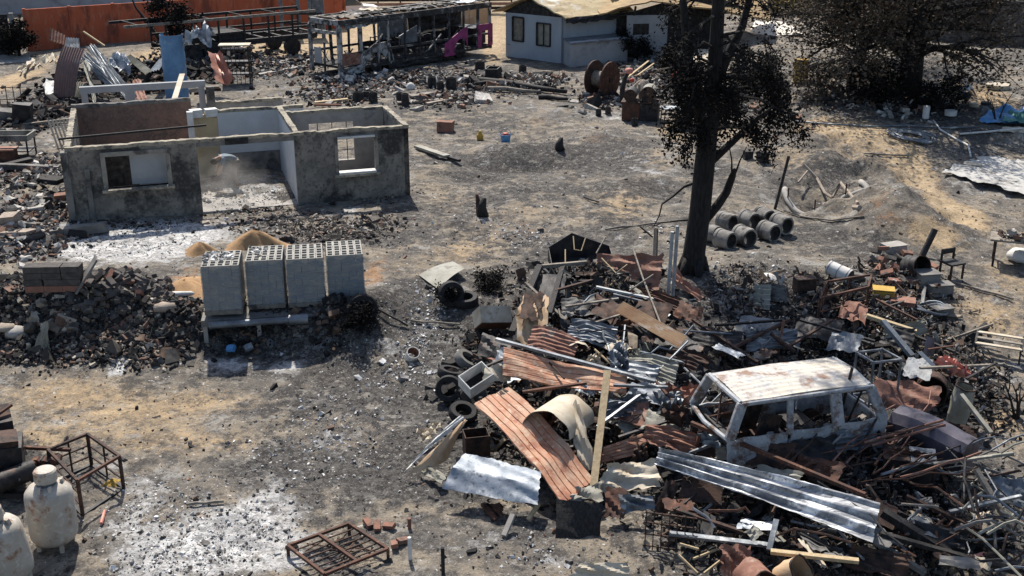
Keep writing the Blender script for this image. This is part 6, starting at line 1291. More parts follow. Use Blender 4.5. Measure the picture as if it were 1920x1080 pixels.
LB = [((985, 530), (1060, 600), .9, .4, .05, 'm_oldwood', 'grey timber sloping from the trough to the iron box'), ((1040, 545), (1130, 520), .7, .85, .05, 'm_rustdk', 'rusty bar across the black sooty sheet'), ((1060, 575), (1160, 560), .6, .7, .045, 'm_oldwood', 'grey timber crossing above the iron box'), ((1100, 610), (1180, 585), .5, .65, .04, 'm_oldwood', 'pale thin batten above the sagging black sheet'), ((1190, 590), (1245, 640), .6, .35, .05, 'm_rustdk', 'rusty bar beside the brown corrugated strip'), ((1200, 660), (1320, 690), .45, .15, .05, 'm_zincdk', 'grey channel pointing at the car roof'), ((1180, 700), (1275, 770), .4, .1, .045, 'm_black', 'black bar sloping from the orange sheet to the car'), ((1230, 715), (1300, 800), .45, .1, .04, 'm_rust', 'rusty bar sloping to the rusty angle beam'),
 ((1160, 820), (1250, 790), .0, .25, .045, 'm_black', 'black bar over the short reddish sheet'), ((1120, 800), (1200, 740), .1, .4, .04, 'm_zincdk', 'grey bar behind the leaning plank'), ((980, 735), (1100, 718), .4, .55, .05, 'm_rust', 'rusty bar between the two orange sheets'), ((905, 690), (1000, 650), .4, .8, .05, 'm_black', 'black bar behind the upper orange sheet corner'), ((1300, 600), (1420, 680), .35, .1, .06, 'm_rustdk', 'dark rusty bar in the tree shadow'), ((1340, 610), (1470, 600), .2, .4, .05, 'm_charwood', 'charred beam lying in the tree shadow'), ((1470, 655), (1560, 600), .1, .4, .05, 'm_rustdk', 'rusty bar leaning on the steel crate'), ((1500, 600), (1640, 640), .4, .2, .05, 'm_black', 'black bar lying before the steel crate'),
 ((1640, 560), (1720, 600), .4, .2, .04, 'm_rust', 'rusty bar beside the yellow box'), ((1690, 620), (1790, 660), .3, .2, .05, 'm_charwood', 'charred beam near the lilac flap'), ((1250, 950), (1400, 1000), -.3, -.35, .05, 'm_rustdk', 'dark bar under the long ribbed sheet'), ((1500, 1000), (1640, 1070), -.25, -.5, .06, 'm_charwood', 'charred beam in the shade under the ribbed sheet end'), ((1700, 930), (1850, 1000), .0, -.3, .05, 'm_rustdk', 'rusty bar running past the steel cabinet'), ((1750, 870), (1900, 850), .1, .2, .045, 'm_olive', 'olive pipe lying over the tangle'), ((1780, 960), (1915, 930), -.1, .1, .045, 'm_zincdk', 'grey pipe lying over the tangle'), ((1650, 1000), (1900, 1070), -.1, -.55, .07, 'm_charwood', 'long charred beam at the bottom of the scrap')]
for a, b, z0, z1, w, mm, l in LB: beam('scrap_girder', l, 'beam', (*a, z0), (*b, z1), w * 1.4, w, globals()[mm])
# tyres at the side of the heap
g = 'burnt tyres at the side of the heap'
for i, (px, py, rx, l) in enumerate(((842, 752, R(70), 'burnt tyre standing at the side of the heap below the white casing'), (868, 790, R(20), 'burnt tyre lying under the white casing'), (875, 690, R(35), 'pale dusty tyre tilted above the white casing'), (845, 715, R(15), 'burnt tyre lying flat beyond the standing one'))):
    tyre(l, P(px, py, .2 if i else .3), rx, i * .7, .3, .2, m_rubber if i != 2 else m_concdk, g)
open_box('wire_crate', 'brown burnt wicker crate behind the twisted orange sheet', P(893, 850, .0), (.5, .4, .45), (0, 0, .2), m_rustdk)
# ---------------------------------------------------------------- scrap below and around the car
beam('rusty_girder', 'long rusty angle beam sloping in front of the burnt car', 'beam', (1296, 793, .5), (1622, 928, .25), .07, .07, m_rust)
for i, (a, b, l) in enumerate((((1313, 805, .45), (1305, 845, -.2), 'first short strut under the rusty beam'), ((1363, 815, .45), (1352, 855, -.2), 'second short strut under the rusty beam'), ((1290, 850, -.1), (1352, 828, .2), 'pale board end beside the struts of the rusty beam'))): beam('strut', l, 'strut', a, b, .06, .05, m_rustpink if i < 2 else m_zincdk)
beam('ashen_log', 'thick ash-grey charred log pointing up behind the rods', 'log', (1494, 850, .0), (1622, 782, .35), .12, .1, m_oldwood); beam('ashen_log', 'second ash-grey charred log beside the thick one', 'log', (1545, 830, .1), (1600, 795, .35), .09, .08, m_oldwood)
g = 'steel rods fanned out behind the long ribbed sheet'
for i in range(58):
    px, py = random.uniform(1430, 1690), random.uniform(820, 905); a = Z(px, py, random.uniform(-.2, .2)); L = random.uniform(.7, 2.4); an = random.gauss(.55, .35) if random.random() < .75 else random.uniform(-1.2, 2)
    b = a + V(L * math.cos(an), L * math.sin(an), random.uniform(-.1, .35))
    rod('steel_rod', 'thin burnt steel rod in the fan between the car and the long ribbed sheet', 'rod', kink(a, b, .05), random.uniform(.012, .03), random.choice((m_rust, m_rustdk, m_rust, m_zincdk, m_black, m_rustpink)), g, n=5)
rod('steel_rod', 'long black rod leaning across the rods to the tail of the car', 'rod', [(1604, 855, .0), (1662, 752, .75)], .025, m_black); rod('steel_rod', 'upper of two long parallel rods in front of the dark bonnet', 'rod', [(1620, 830, .2), (1768, 788, .45)], .026, m_rustpink); rod('steel_rod', 'lower of two long parallel rods in front of the dark bonnet', 'rod', [(1635, 835, .15), (1772, 796, .4)], .026, m_rustpink)
p = P(1573, 800); rod('black_pole', 'tall thin black pole standing at the tail of the car', 'pole', [Z(1571, 795, .1), Z(1598, 690, 1.5)], .03, m_black); rod('black_pole', 'second thin black pole leaning over the tail of the car', 'pole', [Z(1585, 800, .1), Z(1622, 720, 1.1)], .022, m_black)
p = P(1456, 680); rod('rusty_stake', 'rusty pink stake standing behind the roof of the car', 'stake', [V(p.x, p.y, p.z), V(p.x + .08, p.y, p.z + 1.05)], .03, m_rustpink)
for i, (pts, l) in enumerate((([(1283, 690, .3), (1330, 735, .4)], 'pale wire loop reaching the windscreen of the car'), ([(1285, 800, .1), (1325, 745, .5)], 'thin rod leaning on the windscreen frame'), ([(1300, 790, .2), (1360, 730, .7)], 'longer thin rod leaning into the windscreen opening'), ([(1275, 640, .4), (1300, 610, .7)], 'pale sharp tin sliver near the brown corrugated strip'), ([(1420, 640, .2), (1432, 650, .1), (1448, 632, .35)], 'pale bent rod like a V behind the car'), ([(1480, 600, .4), (1350, 665, .1)], 'brown beam lying behind the car roof'), ([(1445, 625, .4), (1490, 660, .1)], 'brown strut crossing the beam behind the car'))):
    rod('thin_rod', l, 'rod', pts, .022 if i < 5 else .05, m_zincdk if i < 5 else m_rustdk)
g = 'wires and bars tangled beyond the steel cabinet'
for i in range(46):
    px, py = random.uniform(1770, 1930), random.uniform(830, 1010); a = Z(px, py, random.uniform(-.35, .3)); L = random.uniform(.4, 1.5); an = random.uniform(-1.6, 1.6)
    b = a + V(L * math.cos(an), L * math.sin(an), random.uniform(-.3, .4)); md = (a + b) / 2 + V(random.uniform(-.2, .2), random.uniform(-.2, .2), random.uniform(-.1, .25))
    rod('bent_wire', 'bent grey bar in the tangle beyond the steel cabinet', 'bar', [a, a.lerp(md, .6) + V(0, 0, .04), md, b], random.uniform(.012, .03), random.choice((m_zincdk, m_black, m_rustdk, m_concdk, m_olive)), g, n=5)
for i in range(40):
    px, py = random.choice(((1300, 980), (1400, 960), (1480, 1000), (1560, 1030), (1700, 1000), (1780, 1040), (1860, 1050), (1280, 930))); px += random.uniform(-60, 60); py += random.uniform(-30, 30); a = Z(px, py, random.uniform(-.6, -.2)); L = random.uniform(.4, 1.6); an = random.uniform(-1.3, 1.3); b = a + V(L * math.cos(an), L * math.sin(an), random.uniform(-.15, .3))
    rod('scrap_bar', 'burnt bar lying in the dark scrap below the long ribbed sheet', 'bar', kink(a, b), random.uniform(.012, .03), random.choice((m_black, m_rustdk, m_rust, m_zincdk)), 'bars below the long ribbed sheet', n=5)
for i in range(34):
    px, py = random.choice(((1300, 960), (1420, 990), (1520, 1040), (1700, 980), (1800, 1030), (1880, 1000), (1450, 700), (1400, 650), (1560, 630), (1660, 680))); px += random.uniform(-60, 60); py += random.uniform(-30, 30); z = random.uniform(-.5, -.1) if py > 800 else random.uniform(-.1, .3); a = Z(px, py, z); w, h = random.uniform(.25, .7), random.uniform(.15, .4); an = random.uniform(0, 3); e = V(math.cos(an), math.sin(an), random.uniform(-.2, .3)) * w; f = V(-math.sin(an), math.cos(an), random.uniform(-.4, .5)) * h
    sheet('tin_scrap', 'twisted burnt tin piece in the dark scrap round the car', 'tin scrap', [a, a + e, a + e + f, a + f], random.choice((m_black, m_rustdk, m_zincdk, m_rustdk, m_rust, m_galv, m_olive, m_concdk, m_cream)), 'tin scraps round the car', crumple=.03, nu=5, nv=5, seed=i + 150)
t = thing('steel_cabinet', 'dark steel cabinet with shiny top standing below the rods', 'cabinet', Z(1698, 905, -.5), R(-14))
MB().box((0, 0, .29), (.92, .5, .56)).build('body', m_black, t)
for x in (-.24, .24): patch(MB(), (x - .23, -.28, .6), (x + .23, -.28, .6), (x + .23, .28, .62), (x - .23, .28, .62), nu=6, nv=5, crumple=.012, thick=.02).build('top_panel', m_rustdk if x < 0 else m_zincdk, t)
for x in (-.45, .45): MB().bar((x, -.26, -.2), (x, -.26, .58), .04).build('leg', m_black, t)
# dark bonnet-like shell
b0, b1 = Z(1686, 770, .32), Z(1826, 832, .22); dd = (b1 - b0).normalized(); sd = V(-dd.y, dd.x); sec = [(-.42, -.55), (-.4, -.1), (-.25, .06), (0, .1), (.2, .05), (.3, -.1), (.32, -.55)]
mb = MB(); n = len(sec)
for k in range(13):
    f = k / 12; c = b0.lerp(b1, f)
    for a, z in sec: mb.v.append(tuple(c + sd * (a * (1 - .15 * f) + .02 * math.sin(5 * f)) + V(0, 0, z + .04 * math.sin(PI * f) + random.uniform(-.008, .008))))
for k in range(12):
    for j in range(n - 1): q = k * n + j; mb.f.append((q, q + 1, q + n + 1, q + n))
mb.f += [tuple(range(n)), tuple(reversed(range(12 * n, 13 * n)))]
m_purple = mat('heat_purpled_steel', (.075, .07, .09), (.13, .115, .135), 2, .5, metal=.4, bump=.1, c3=(.035, .032, .036), t3=.56, sc3=1.6)
tag(mb.build('burnt_fuel_tank', m_purple, smooth=SM), 'dark purplish burnt steel tank shell behind the parallel rods', 'tank')
sheet('iron_sheet', 'rust-red bent iron panel between the car tail and the upright drum', 'iron sheet', [(1640, 762, .05), (1752, 770, .05), (1768, 726, .35), (1640, 708, .4)], m_rustpink, crumple=.08, nu=14, seed=31)
def drum(name, label, c, rot, r, h, m, open_top=True, dent=.04, cat='drum', ribs=True, inner=m_black):
    t = thing(name, label, cat, c); t.rotation_euler = rot; d = lambda a, z: dent * math.sin(2 * a + 4 * z / h) + dent * .6 * math.sin(5 * a - 7 * z / h)
    prof = [(r, 0)] + sum([[(r, h * f - .02), (r * 1.03, h * f), (r, h * f + .02)] for f in (.33, .66)], []) + [(r, h)] if ribs else [(r, 0), (r, h * .5), (r, h)]
    MB().lathe(prof + [(r * .96, h), (r * .95, .03)], 24, dent=d).build('shell', m, t, smooth=SM)
    MB().lathe([(r * .97, .01), (.001, .012)], 24, dent=d).build('bottom', m, t)
    if not open_top: MB().lathe([(.001, h - .012), (r * .97, h - .01)], 24, dent=d).build('lid', m, t)
    MB().lathe([(r * .95, h - .01), (r * 1.03, h - .01), (r * 1.03, h + .02), (r * .95, h + .02), (r * .95, h - .01)], 24, dent=d).build('rim', m_rustdk, t, smooth=SM)
    return t
drum('crumpled_drum', 'upright crumpled steel drum with green grey streaks', P(1790, 800), (R(3), R(5), 0), .2, .95, m_olive, dent=.09)
drum('open_drum', 'black open drum lying with its brown mouth toward the car', P(1745, 742, .25), (R(80), 0, R(-20)), .32, .6, m_rustdk)
sheet('plastic_shred', 'salmon pink shredded plastic draped behind the upright drum', 'plastic', [(1752, 680, .35), (1815, 708, .25), (1818, 695, .3), (1765, 665, .5)], m_pinkp, crumple=.15, nu=12, seed=32)
sheet('tin_flap', 'pale triangular tin flap sticking up before the pink plastic', 'tin scrap', [(1752, 692, .3), (1720, 660, .65), (1728, 658, .68), (1754, 684, .35)], m_white, nu=6, nv=4); sheet('tin_flap', 'lilac burnt tin flap standing above the pale triangular one', 'tin scrap', [(1730, 668, .35), (1738, 630, .75), (1752, 634, .72), (1752, 668, .3)], m_purple, nu=6, nv=4)
for a, b, w, mm, l in (((1725, 690, .5), (1865, 684, .25), .06, m_oldwood, 'thin tan pole lying past the pink plastic'), ((1812, 710, .3), (1868, 680, .3), .05, m_charwood, 'black stick angled to the end of the tan pole'), ((1625, 592, .55), (1718, 622, .3), .12, m_wood, 'bent tan beam end beyond the cube frame'), ((1655, 602, .75), (1710, 668, .25), .13, m_zincdk, 'dark grey blue girder sloping toward the cube frame'), ((1802, 740, .3), (1858, 812, -.1), .09, m_olive, 'greenish board sloping down from the upright drum'), ((1740, 655, .6), (1790, 648, .5), .04, m_rust, 'thin rusty stick beside the lilac flap')):
    beam('timber', l, 'timber', a, b, w, w * .7, mm)
tag(MB().lathe([(.001, 0), (.13, 0), (.14, .2), (.001, .22)], 12).build('plastic_tub', m_zincdk, loc=P(1816, 740), smooth=SM), 'pale grey tub beside the upright drum', 'tub')
def frame_box(name, label, corners, h, w, m, cat='frame', mids=0, origin=None, base=True):
    c = [Vector(p) for p in corners]; o = sum(c, Vector()) / 4; t = thing(name, label, cat, o)
    for i in range(4):
        a, b = c[i], c[(i + 1) % 4]
        MB().bar(a, up(a, h), w).build('post', m, t, origin=o); MB().bar(up(a, h), up(b, h), w).build('top_rail', m, t, origin=o)
        if base: MB().bar(up(a, .05), up(b, .05), w).build('base_rail', m, t, origin=o)
        for k in range(mids): f = (k + 1) / (mids + 1); q_ = a.lerp(b, f); MB().bar(q_, up(q_, h), w * .7).build('bar', m, t, origin=o); MB().bar(up(a, h * f), up(b, h * f), w * .7).build('rail', m, t, origin=o)
    return t
zc = .15; hq = .75
cf = [Z(1638, 680, .95), Z(1606, 661, .95), Z(1655, 655, .95), Z(1690, 674, .95)]
frame_box('cube_frame', 'empty square tube cube frame behind the tail of the car', [V(p.x, p.y, -.05) for p in cf], 1.0, .04, m_zincdk)
cg = [P(1532, 612), P(1622, 590), P(1628, 566), P(1545, 580)]
frame_box('steel_crate', 'burnt steel crate frame of thin bars behind the car', cg, .72, .05, m_rust, 'crate', mids=1)
cg = [P(1400, 700), P(1455, 690), P(1450, 672), P(1405, 680)]
frame_box('steel_crate', 'low bent bar frame close behind the roof of the car', cg, .35, .03, m_black, 'crate', mids=0)
# white heater and other right-hand pieces
def cyl_lying(name, label, a, b, r, m, cat, cap=m_white, n=20):
    t = thing(name, label, cat, (a + b) / 2); o = t.location; d = (b - a).normalized()
    MB().tube(a, b, r, n).build('shell', m, t, origin=o, smooth=SM); MB().tube(b, b + d * .015, r * .88, n).build('end_plate', cap, t, origin=o, smooth=SM)
    for f in (.08, .5, .92): MB().tube(a.lerp(b, f) - d * .01, a.lerp(b, f) + d * .01, r * 1.03, n).build('band', m_zincdk, t, origin=o, smooth=SM)
    return t
cyl_lying('water_heater', 'white cylindrical water heater lying on the scrap', P(1552, 522, .3), P(1592, 540, .3), .19, m_white, 'water heater', m_black)
tyre('grey dusty tyre lying beside the water heater', P(1606, 536, .1), R(12), 0, .36, .2, m_concdk)
tag(MB().lathe([(.001, .06), (.12, .05), (.2, .0), (.21, .01), (.12, .07), (.001, .08)], 18, M=rotm(R(15), 0, 0)).build('metal_dish', m_white, loc=P(1441, 522, .02), smooth=SM), 'small white round dish lying on the ground before the tree', 'dish')
sheet('radiator_panel', 'small pale ribbed panel lying behind the car', 'panel', [P(1412, 582, .05), P(1442, 590, .1), P(1444, 560, .35), P(1412, 556, .3)], m_olive, ribs=5, amp=.03, nu=8); sheet('radiator_panel', 'dark round ribbed panel next to the small pale one', 'panel', [P(1442, 572, .1), P(1475, 576, .1), P(1472, 556, .25), P(1444, 552, .3)], m_concdk, ribs=5, amp=.03, nu=8)
for i, (px, py, sx, sy, h, mm, nm, l, c) in enumerate(((1508, 545, .5, .3, .35, m_rustdk, 'burnt_stove', 'dark rusty stove-like box before the water heater', 'stove'), (1655, 560, .5, .35, .28, m_yel, 'yellow_box', 'dull yellow burnt box behind the steel crate', 'box'), (1690, 575, .6, .4, .2, m_rustpink, 'rusty_box', 'low rust-coloured box lid in the scrap', 'box'), (1675, 470, .6, .4, .2, m_conc, 'concrete_lump', 'flat pale concrete piece at the back of the brick pile', 'slab'), (1735, 540, .55, .45, .45, m_concdk, 'grey_bin', 'grey square bin beside the black drum', 'bin'), (1760, 552, .6, .35, .3, m_concdk, 'grey_bin', 'low grey bin in front of the square one', 'bin'), (1765, 590, .5, .3, .2, m_concdk, 'burnt_box', 'small dark box beyond the rusty lid', 'box'), (1822, 318, .55, .38, .22, m_cream, 'stone_block', 'pale square block on the white ash floor', 'block'), (835, 246, .65, .4, .42, m_brick, 'brick_block', 'reddish brown masonry block in the open yard', 'block'), (1430, 300, .35, .3, .3, m_char, 'burnt_box', 'small black box on the slope behind the tall tree', 'box'), (1402, 298, .3, .3, .3, m_char, 'burnt_box', 'black cube beside the box on the slope', 'box'))):
    mb = MB().box((0, 0, h / 2), (sx, sy, h)); mb.v = [tuple(c_ + random.uniform(-.03, .03) for c_ in q_) for q_ in mb.v]
    t = thing(nm, l, c, P(px, py, -.02), random.uniform(-.5, .5)); mb.build('body', mm, t); MB().box((0, 0, h + .012), (sx * 1.06, sy * 1.06, .022)).build('lid', mm, t)
drum('black_drum', 'black open drum lying on its side in the brick pile', P(1700, 520, .3), (R(75), 0, R(25)), .3, .5, m_black)
rod('black_pipe', 'thick black pipe leaning out of the brick pile', 'pipe', [P(1728, 482, .0), P(1728, 482, .0) + V(.35, .2, .75)], .09, m_black, n=12)
for i, (px, py) in enumerate(((1640, 485), (1655, 498), (1648, 512), (1670, 500), (1680, 515), (1662, 525), (1690, 535), (1712, 540), (1675, 540), (1640, 500), (1700, 480), (1655, 478), (1685, 490), (1725, 525), (1745, 515), (1665, 512))):
    put_brick(P(px, py, random.uniform(.05, .25)), (random.uniform(-.6, .6), random.uniform(-.6, .6), random.uniform(0, 3)), bme2 if i % 3 else bme, 'brick in the small pile round the black drum', 'bricks round the black drum', 1.1)
t = thing('burnt_chair', 'small burnt chair frame standing beyond the brick pile', 'chair', P(1782, 520), .4)
for x in (-.2, .2):
    for y in (-.2, .2): MB().bar((x, y, 0), (x, y, .42 if y < 0 else .75), .045).build('leg', m_black, t)
MB().box((0, 0, .42), (.48, .46, .05)).build('seat', m_black, t); MB().box((0, .2, .68), (.44, .04, .14)).build('backrest', m_black, t)
for i, r in enumerate((.42, .3)): tag(MB().path([(r * math.cos(a), r * .9 * math.sin(a), .1 + .06 * math.sin(a * 2 + i)) for a in [k * PI / 10 for k in range(21)]], .035, 6).build('wire_hoop', m_zincdk, loc=P(1742, 585), smooth=SM), ['large grey hoop lying beyond the rusty lid', 'smaller grey hoop inside the large one'][i], 'hoop')
# bench frame, black post
t = thing('bench_frame', 'overturned metal bench frame with pale slats on the dirt', 'bench', P(1870, 665), R(-25))
for x in (-.5, .5): MB().bar((x, -.25, .28), (x, .3, .42), .05).build('side_rail', m_black, t)
for i in range(3): MB().bar((-.5, -.22 + i * .22, .30 + i * .055), (.5, -.22 + i * .22, .30 + i * .055), .11, .03).build('slat', m_cream if i % 2 == 0 else m_oldwood, t)
for x in (-.48, .48):
    for y, z in ((-.24, .27), (.28, .4)): MB().bar((x, y, -.05), (x, y, z), .04).build('leg', m_black, t)
MB().bar((-1.1, .15, .12), (-.2, .5, .55), .05).build('arm', m_oldwood, t)
rod('black_pipe', 'thick black charred pipe leaning beside the bench frame', 'pipe', [P(1815, 642, .05), P(1838, 640, .0) + V(.2, .25, .3)], .1, m_charwood, n=12)
# work table at the edge
t = thing('work_table', 'steel work table covered with rubble standing on the dirt', 'table', P(1905, 495), R(-22))
MB().box((.2, 0, .72), (1.9, .8, .05)).build('top', m_oldwood, t)
for x in (-.6, 1.0):
    for y in (-.33, .33): MB().bar((x, y, -.05), (x, y, .7), .06).build('leg', m_rustdk, t)
    MB().bar((x, -.33, .3), (x, .33, .3), .04).build('stretcher', m_rustdk, t)
pt = np.array([(random.uniform(-.6, 1.0), random.uniform(-.33, .33), .78 + random.uniform(0, .08)) for _ in range(120)]); o = chips('table_rubble', 'x', pt, .14, 'mix'); o.parent = t; del o['label'], o['category']
tag(MB().lathe([(.001, 0), (.3, .02), (.34, .15), (.22, .3), (.001, .34)], 14, dent=lambda a, z: .12 * math.sin(3 * a + 5 * z)).build('white_sack', m_white, loc=P(1912, 488), smooth=True), 'white lumpy sack under the work table', 'sack')
# ---------------------------------------------------------------- concrete pipes
m_pipe = mat('sooty_pipe_concrete', (.27, .255, .23), (.17, .16, .15), 3, .9, bump=.4, c3=(.06, .056, .053), t3=.54, sc3=1.6)
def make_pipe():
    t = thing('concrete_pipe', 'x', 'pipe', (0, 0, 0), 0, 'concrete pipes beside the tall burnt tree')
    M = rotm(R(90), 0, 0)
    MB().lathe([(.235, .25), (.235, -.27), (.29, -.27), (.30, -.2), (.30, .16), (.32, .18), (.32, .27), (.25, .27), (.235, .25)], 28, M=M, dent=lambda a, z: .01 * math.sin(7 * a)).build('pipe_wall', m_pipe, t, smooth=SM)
    MB().lathe([(.232, -.265), (.232, .245)], 28, M=M).build('inner_tone', m_char, t, smooth=True)  # black sleeve: the shade inside the pipe is put into its colour
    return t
pl = [((1361, 466), 'concrete pipe nearest the trunk in the front row'), ((1395, 460), 'second concrete pipe from the trunk in the front row'), ((1437, 448), 'third concrete pipe from the trunk in the front row'), ((1463, 437), 'concrete pipe at the far end of the front row'), ((1333, 452), 'concrete pipe half hidden behind the trunk'), ((1363, 430), 'concrete pipe behind the pair closest to the trunk'), ((1402, 428), 'middle concrete pipe of the back row'), ((1434, 420), 'last concrete pipe of the back row')]
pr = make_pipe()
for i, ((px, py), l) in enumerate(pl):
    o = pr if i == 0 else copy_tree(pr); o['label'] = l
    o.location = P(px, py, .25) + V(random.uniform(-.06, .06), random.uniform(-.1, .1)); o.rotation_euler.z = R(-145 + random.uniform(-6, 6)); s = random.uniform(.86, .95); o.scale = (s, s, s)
# ---------------------------------------------------------------- cable reel and yard things
RC = P(1128, 182, .84); t = thing('cable_reel', 'large wooden cable reel standing on its rims in front of the pale house', 'cable reel', RC); ax = V(.80, -.60); t.rotation_euler = (0, 0, math.atan2(ax.y, ax.x))
for x in (-.42, .42):
    fl = MB().lathe([(.12, -.035), (.84, -.035), (.84, .035), (.12, .035), (.12, -.035)], 32, (x, 0, 0), rotm(0, R(90), 0)).build('flange', m_rust if x > 0 else m_rustdk, t, smooth=SM)
    for k in range(18): a = 2 * PI * k / 18; MB().bar((x * 1.10, .2 * math.cos(a), .2 * math.sin(a)), (x * 1.10, .8 * math.cos(a), .8 * math.sin(a)), .02, .06).build('spoke_board', m_rust, fl)
MB().lathe([(.36, -.39), (.36, .39)], 24, (0, 0, 0), rotm(0, R(90), 0)).build('core', m_oldwood, t, smooth=SM)
MB().tube((-.5, 0, 0), (.5, 0, 0), .11, 12).build('axle', m_black, t)
BXO = P(1198, 226); t = thing('rusty_tank_stand', 'rusty steel box with two barrels lying on top', 'box', BXO, R(-12))
MB().box((-.35, .3, .38), (.75, .9, .76)).build('box', m_rust, t); MB().box((.42, .3, .36), (.76, .88, .72)).build('box', m_black, t); MB().box((.03, .3, .78), (1.6, .98, .05)).build('top_plate', m_rustdk, t)
for x, mm, r in ((-.4, m_black, .26), (.35, m_olive, .33)): d = MB().tube((x, -.1, .8 + r), (x, .75, .8 + r), r, 20).build('barrel', mm, t, smooth=SM); MB().tube((x, -.12, .8 + r), (x, -.06, .8 + r), r * 1.04, 20).build('rim', m_rustdk, d, smooth=SM)
MB().bar((.0, .1, .8), (-.05, .0, 1.55), .09).build('prop', m_oldwood, t)
rod('bent_post', 'bent black post with a faded pink cover beside the barrels', 'post', [P(1166, 200), P(1166, 200) + V(0, 0, .8), P(1166, 200) + V(.1, 0, 1.3), P(1166, 200) + V(.25, .05, 1.55)], [.13, .12, .1, .09], m_charwood, n=8)
tag(MB().lathe([(.001, -.14), (.14, -.1), (.2, .0), (.14, .12), (.001, .15)], 12, dent=lambda a, z: .15 * math.sin(3 * a)).build('pink_cover', m_pinkp, loc=P(1166, 200) + V(.27, 0, 1.6), smooth=True), 'faded pink cover crumpled on the bent black post', 'cover')
tag(MB().lathe([(.001, -.1), (.12, -.08), (.14, .05), (.001, .1)], 10).build('red_can', m_redp, loc=P(1184, 172, .55), smooth=True), 'small red can on the junk behind the barrels', 'can')
tag(MB().lathe([(.001, -.18), (.15, -.12), (.17, .1), (.08, .2), (.001, .21)], 10).build('orange_can', mat('orange_plastic', (.6, .13, .03), (.5, .1, .03), 4, .5), loc=P(1266, 152, .25), smooth=True), 'bright orange container under the pale tin awning', 'container')
t = thing('black_table', 'thin black metal table frame beside the tall tree trunk', 'table', P(1270, 236), .1)
for x in (-.6, .6):
    for y in (-.3, .3): MB().bar((x * 1.1, y * 1.1, 0), (x, y, .75), .04).build('leg', m_black, t)
MB().box((0, 0, .76), (1.3, .7, .04)).build('top', m_zincdk, t); MB().bar((-.6, -.3, .3), (.6, -.3, .3), .03).build('stretcher', m_black, t); MB().box((.3, .1, .2), (.6, .5, .35)).build('shelf_load', m_char, t)
for a, b, w, mm, l in (((1175, 165), (1215, 140), .1, m_wood, 'pale batten in the junk behind the barrels'), ((1195, 160), (1225, 145), .08, m_wood, 'second pale batten behind the barrels'), ((1230, 150), (1262, 152), .14, m_oldwood, 'grey board on the junk behind the tall tree')): beam('batten', l, 'batten', P(*a, .5), P(*b, .7), w, .05, mm)
mound('rubbish_heap', 'tan rubbish heap behind the barrels', 'heap', P(1205, 172), .8, .6, .6, m_stone, 6)
# logs and boards of the open yard
for a, b, r, mm, l in (((900, 156), (1062, 178), .17, m_charwood, 'long black charred log in the open yard'), ((915, 170), (1010, 176), .12, m_oldwood, 'grey ashen log in front of the long black one'), ((890, 162), (950, 158), .12, m_charwood, 'short charred log crossing the long black one'), ((1010, 186), (1065, 190), .12, m_charwood, 'short charred log near the cable reel')):
    A_, B_ = P(*a, r * .9), P(*b, r * .9); tag(MB().path([A_, A_.lerp(B_, .35) + V(0, .1, .03), A_.lerp(B_, .7) + V(0, -.06, 0), B_], [r, r * .95, r * .8, r * .55], 9).build('log', mm, smooth=True), l, 'log')
for a, b, w, mm, l in (((745, 196), (860, 190), .35, m_oldwood, 'wide grey board with charred sides in the yard'), ((770, 184), (822, 178), .4, m_oldwood, 'second wide grey board behind the first'), ((800, 198), (864, 188), .2, m_stone, 'tan plank beside the wide grey boards'), ((590, 196), (652, 192), .22, m_wood, 'pale plank behind the right room of the roofless house'), ((590, 200), (640, 203), .1, m_brick, 'reddish strip of timber behind the roofless house'), ((485, 143), (566, 130), .3, m_conc, 'pale concrete kerb strip lying before the trailer'), ((782, 278), (838, 300), .28, m_olive, 'grey green warped plank lying over the trench'), ((800, 286), (862, 308), .14, m_charwood, 'charred plank under the warped one')):
    beam('board', l.replace('right ', ''), 'board', P(*a, .08), P(*b, .14), w, .09, mm)
for i in range(16):
    px, py, l = [(690, 186, 'first charred stub of the group behind the house'), (700, 190, 'second charred stub of the group behind the house'), (672, 190, 'charred stub nearest the pale plank'), (750, 192, 'black burnt lump before the grey boards'), (760, 198, 'low black lump at the end of the grey boards'), (810, 164, 'black upright can beside the boards'), (826, 168, 'black crushed can behind the boards'), (846, 166, 'tall black tin behind the boards'), (872, 150, 'burnt black canister in the yard'), (918, 138, 'burnt black engine part in the yard'), (926, 150, 'black machine lump behind the charred logs'), (980, 136, 'black square battery-like box before the pale house'), (900, 132, 'grey burnt can near the bus tail'), (1122, 218, 'small black post in the yard'), (1190, 236, 'small black stub by the rusty box'), (1140, 214, 'tiny black can in the yard')][i]
    h = random.uniform(.3, .6); r = random.uniform(.14, .28) if i != 10 else .4
    if i > 12: r, h = .12, .35
    if i in (9, 10): open_box('burnt_part', l, P(px, py), (r * 2, r * 1.6, h), (random.uniform(-.2, .2), random.uniform(-.2, .2), random.uniform(0, 2)), m_black, .05, 'part')
    else: tag(MB().lathe([(.001, 0), (r, 0), (r * 1.02, h * .5), (r * .92, h), (r * .8, h), (r * .78, h * .6), (.001, h * .55)], 12, dent=lambda a, z: .1 * math.sin(2 * a + i) + .06 * math.sin(5 * a)).build('burnt_can', m_char if i % 3 else m_black, loc=P(px, py, -.03), smooth=SM), l, 'can')
tag(MB().lathe([(.001, 0), (.2, 0), (.22, .15), (.14, .28), (.05, .34), (.001, .34)], 12, dent=lambda a, z: .12 * math.sin(2 * a)).build('white_bag', m_white, loc=P(770, 168), smooth=True), 'white plastic bag lying in front of the bus', 'bag')
t = thing('paint_bucket', 'blue bucket with wire handle and red top in the yard', 'bucket', P(948, 266))
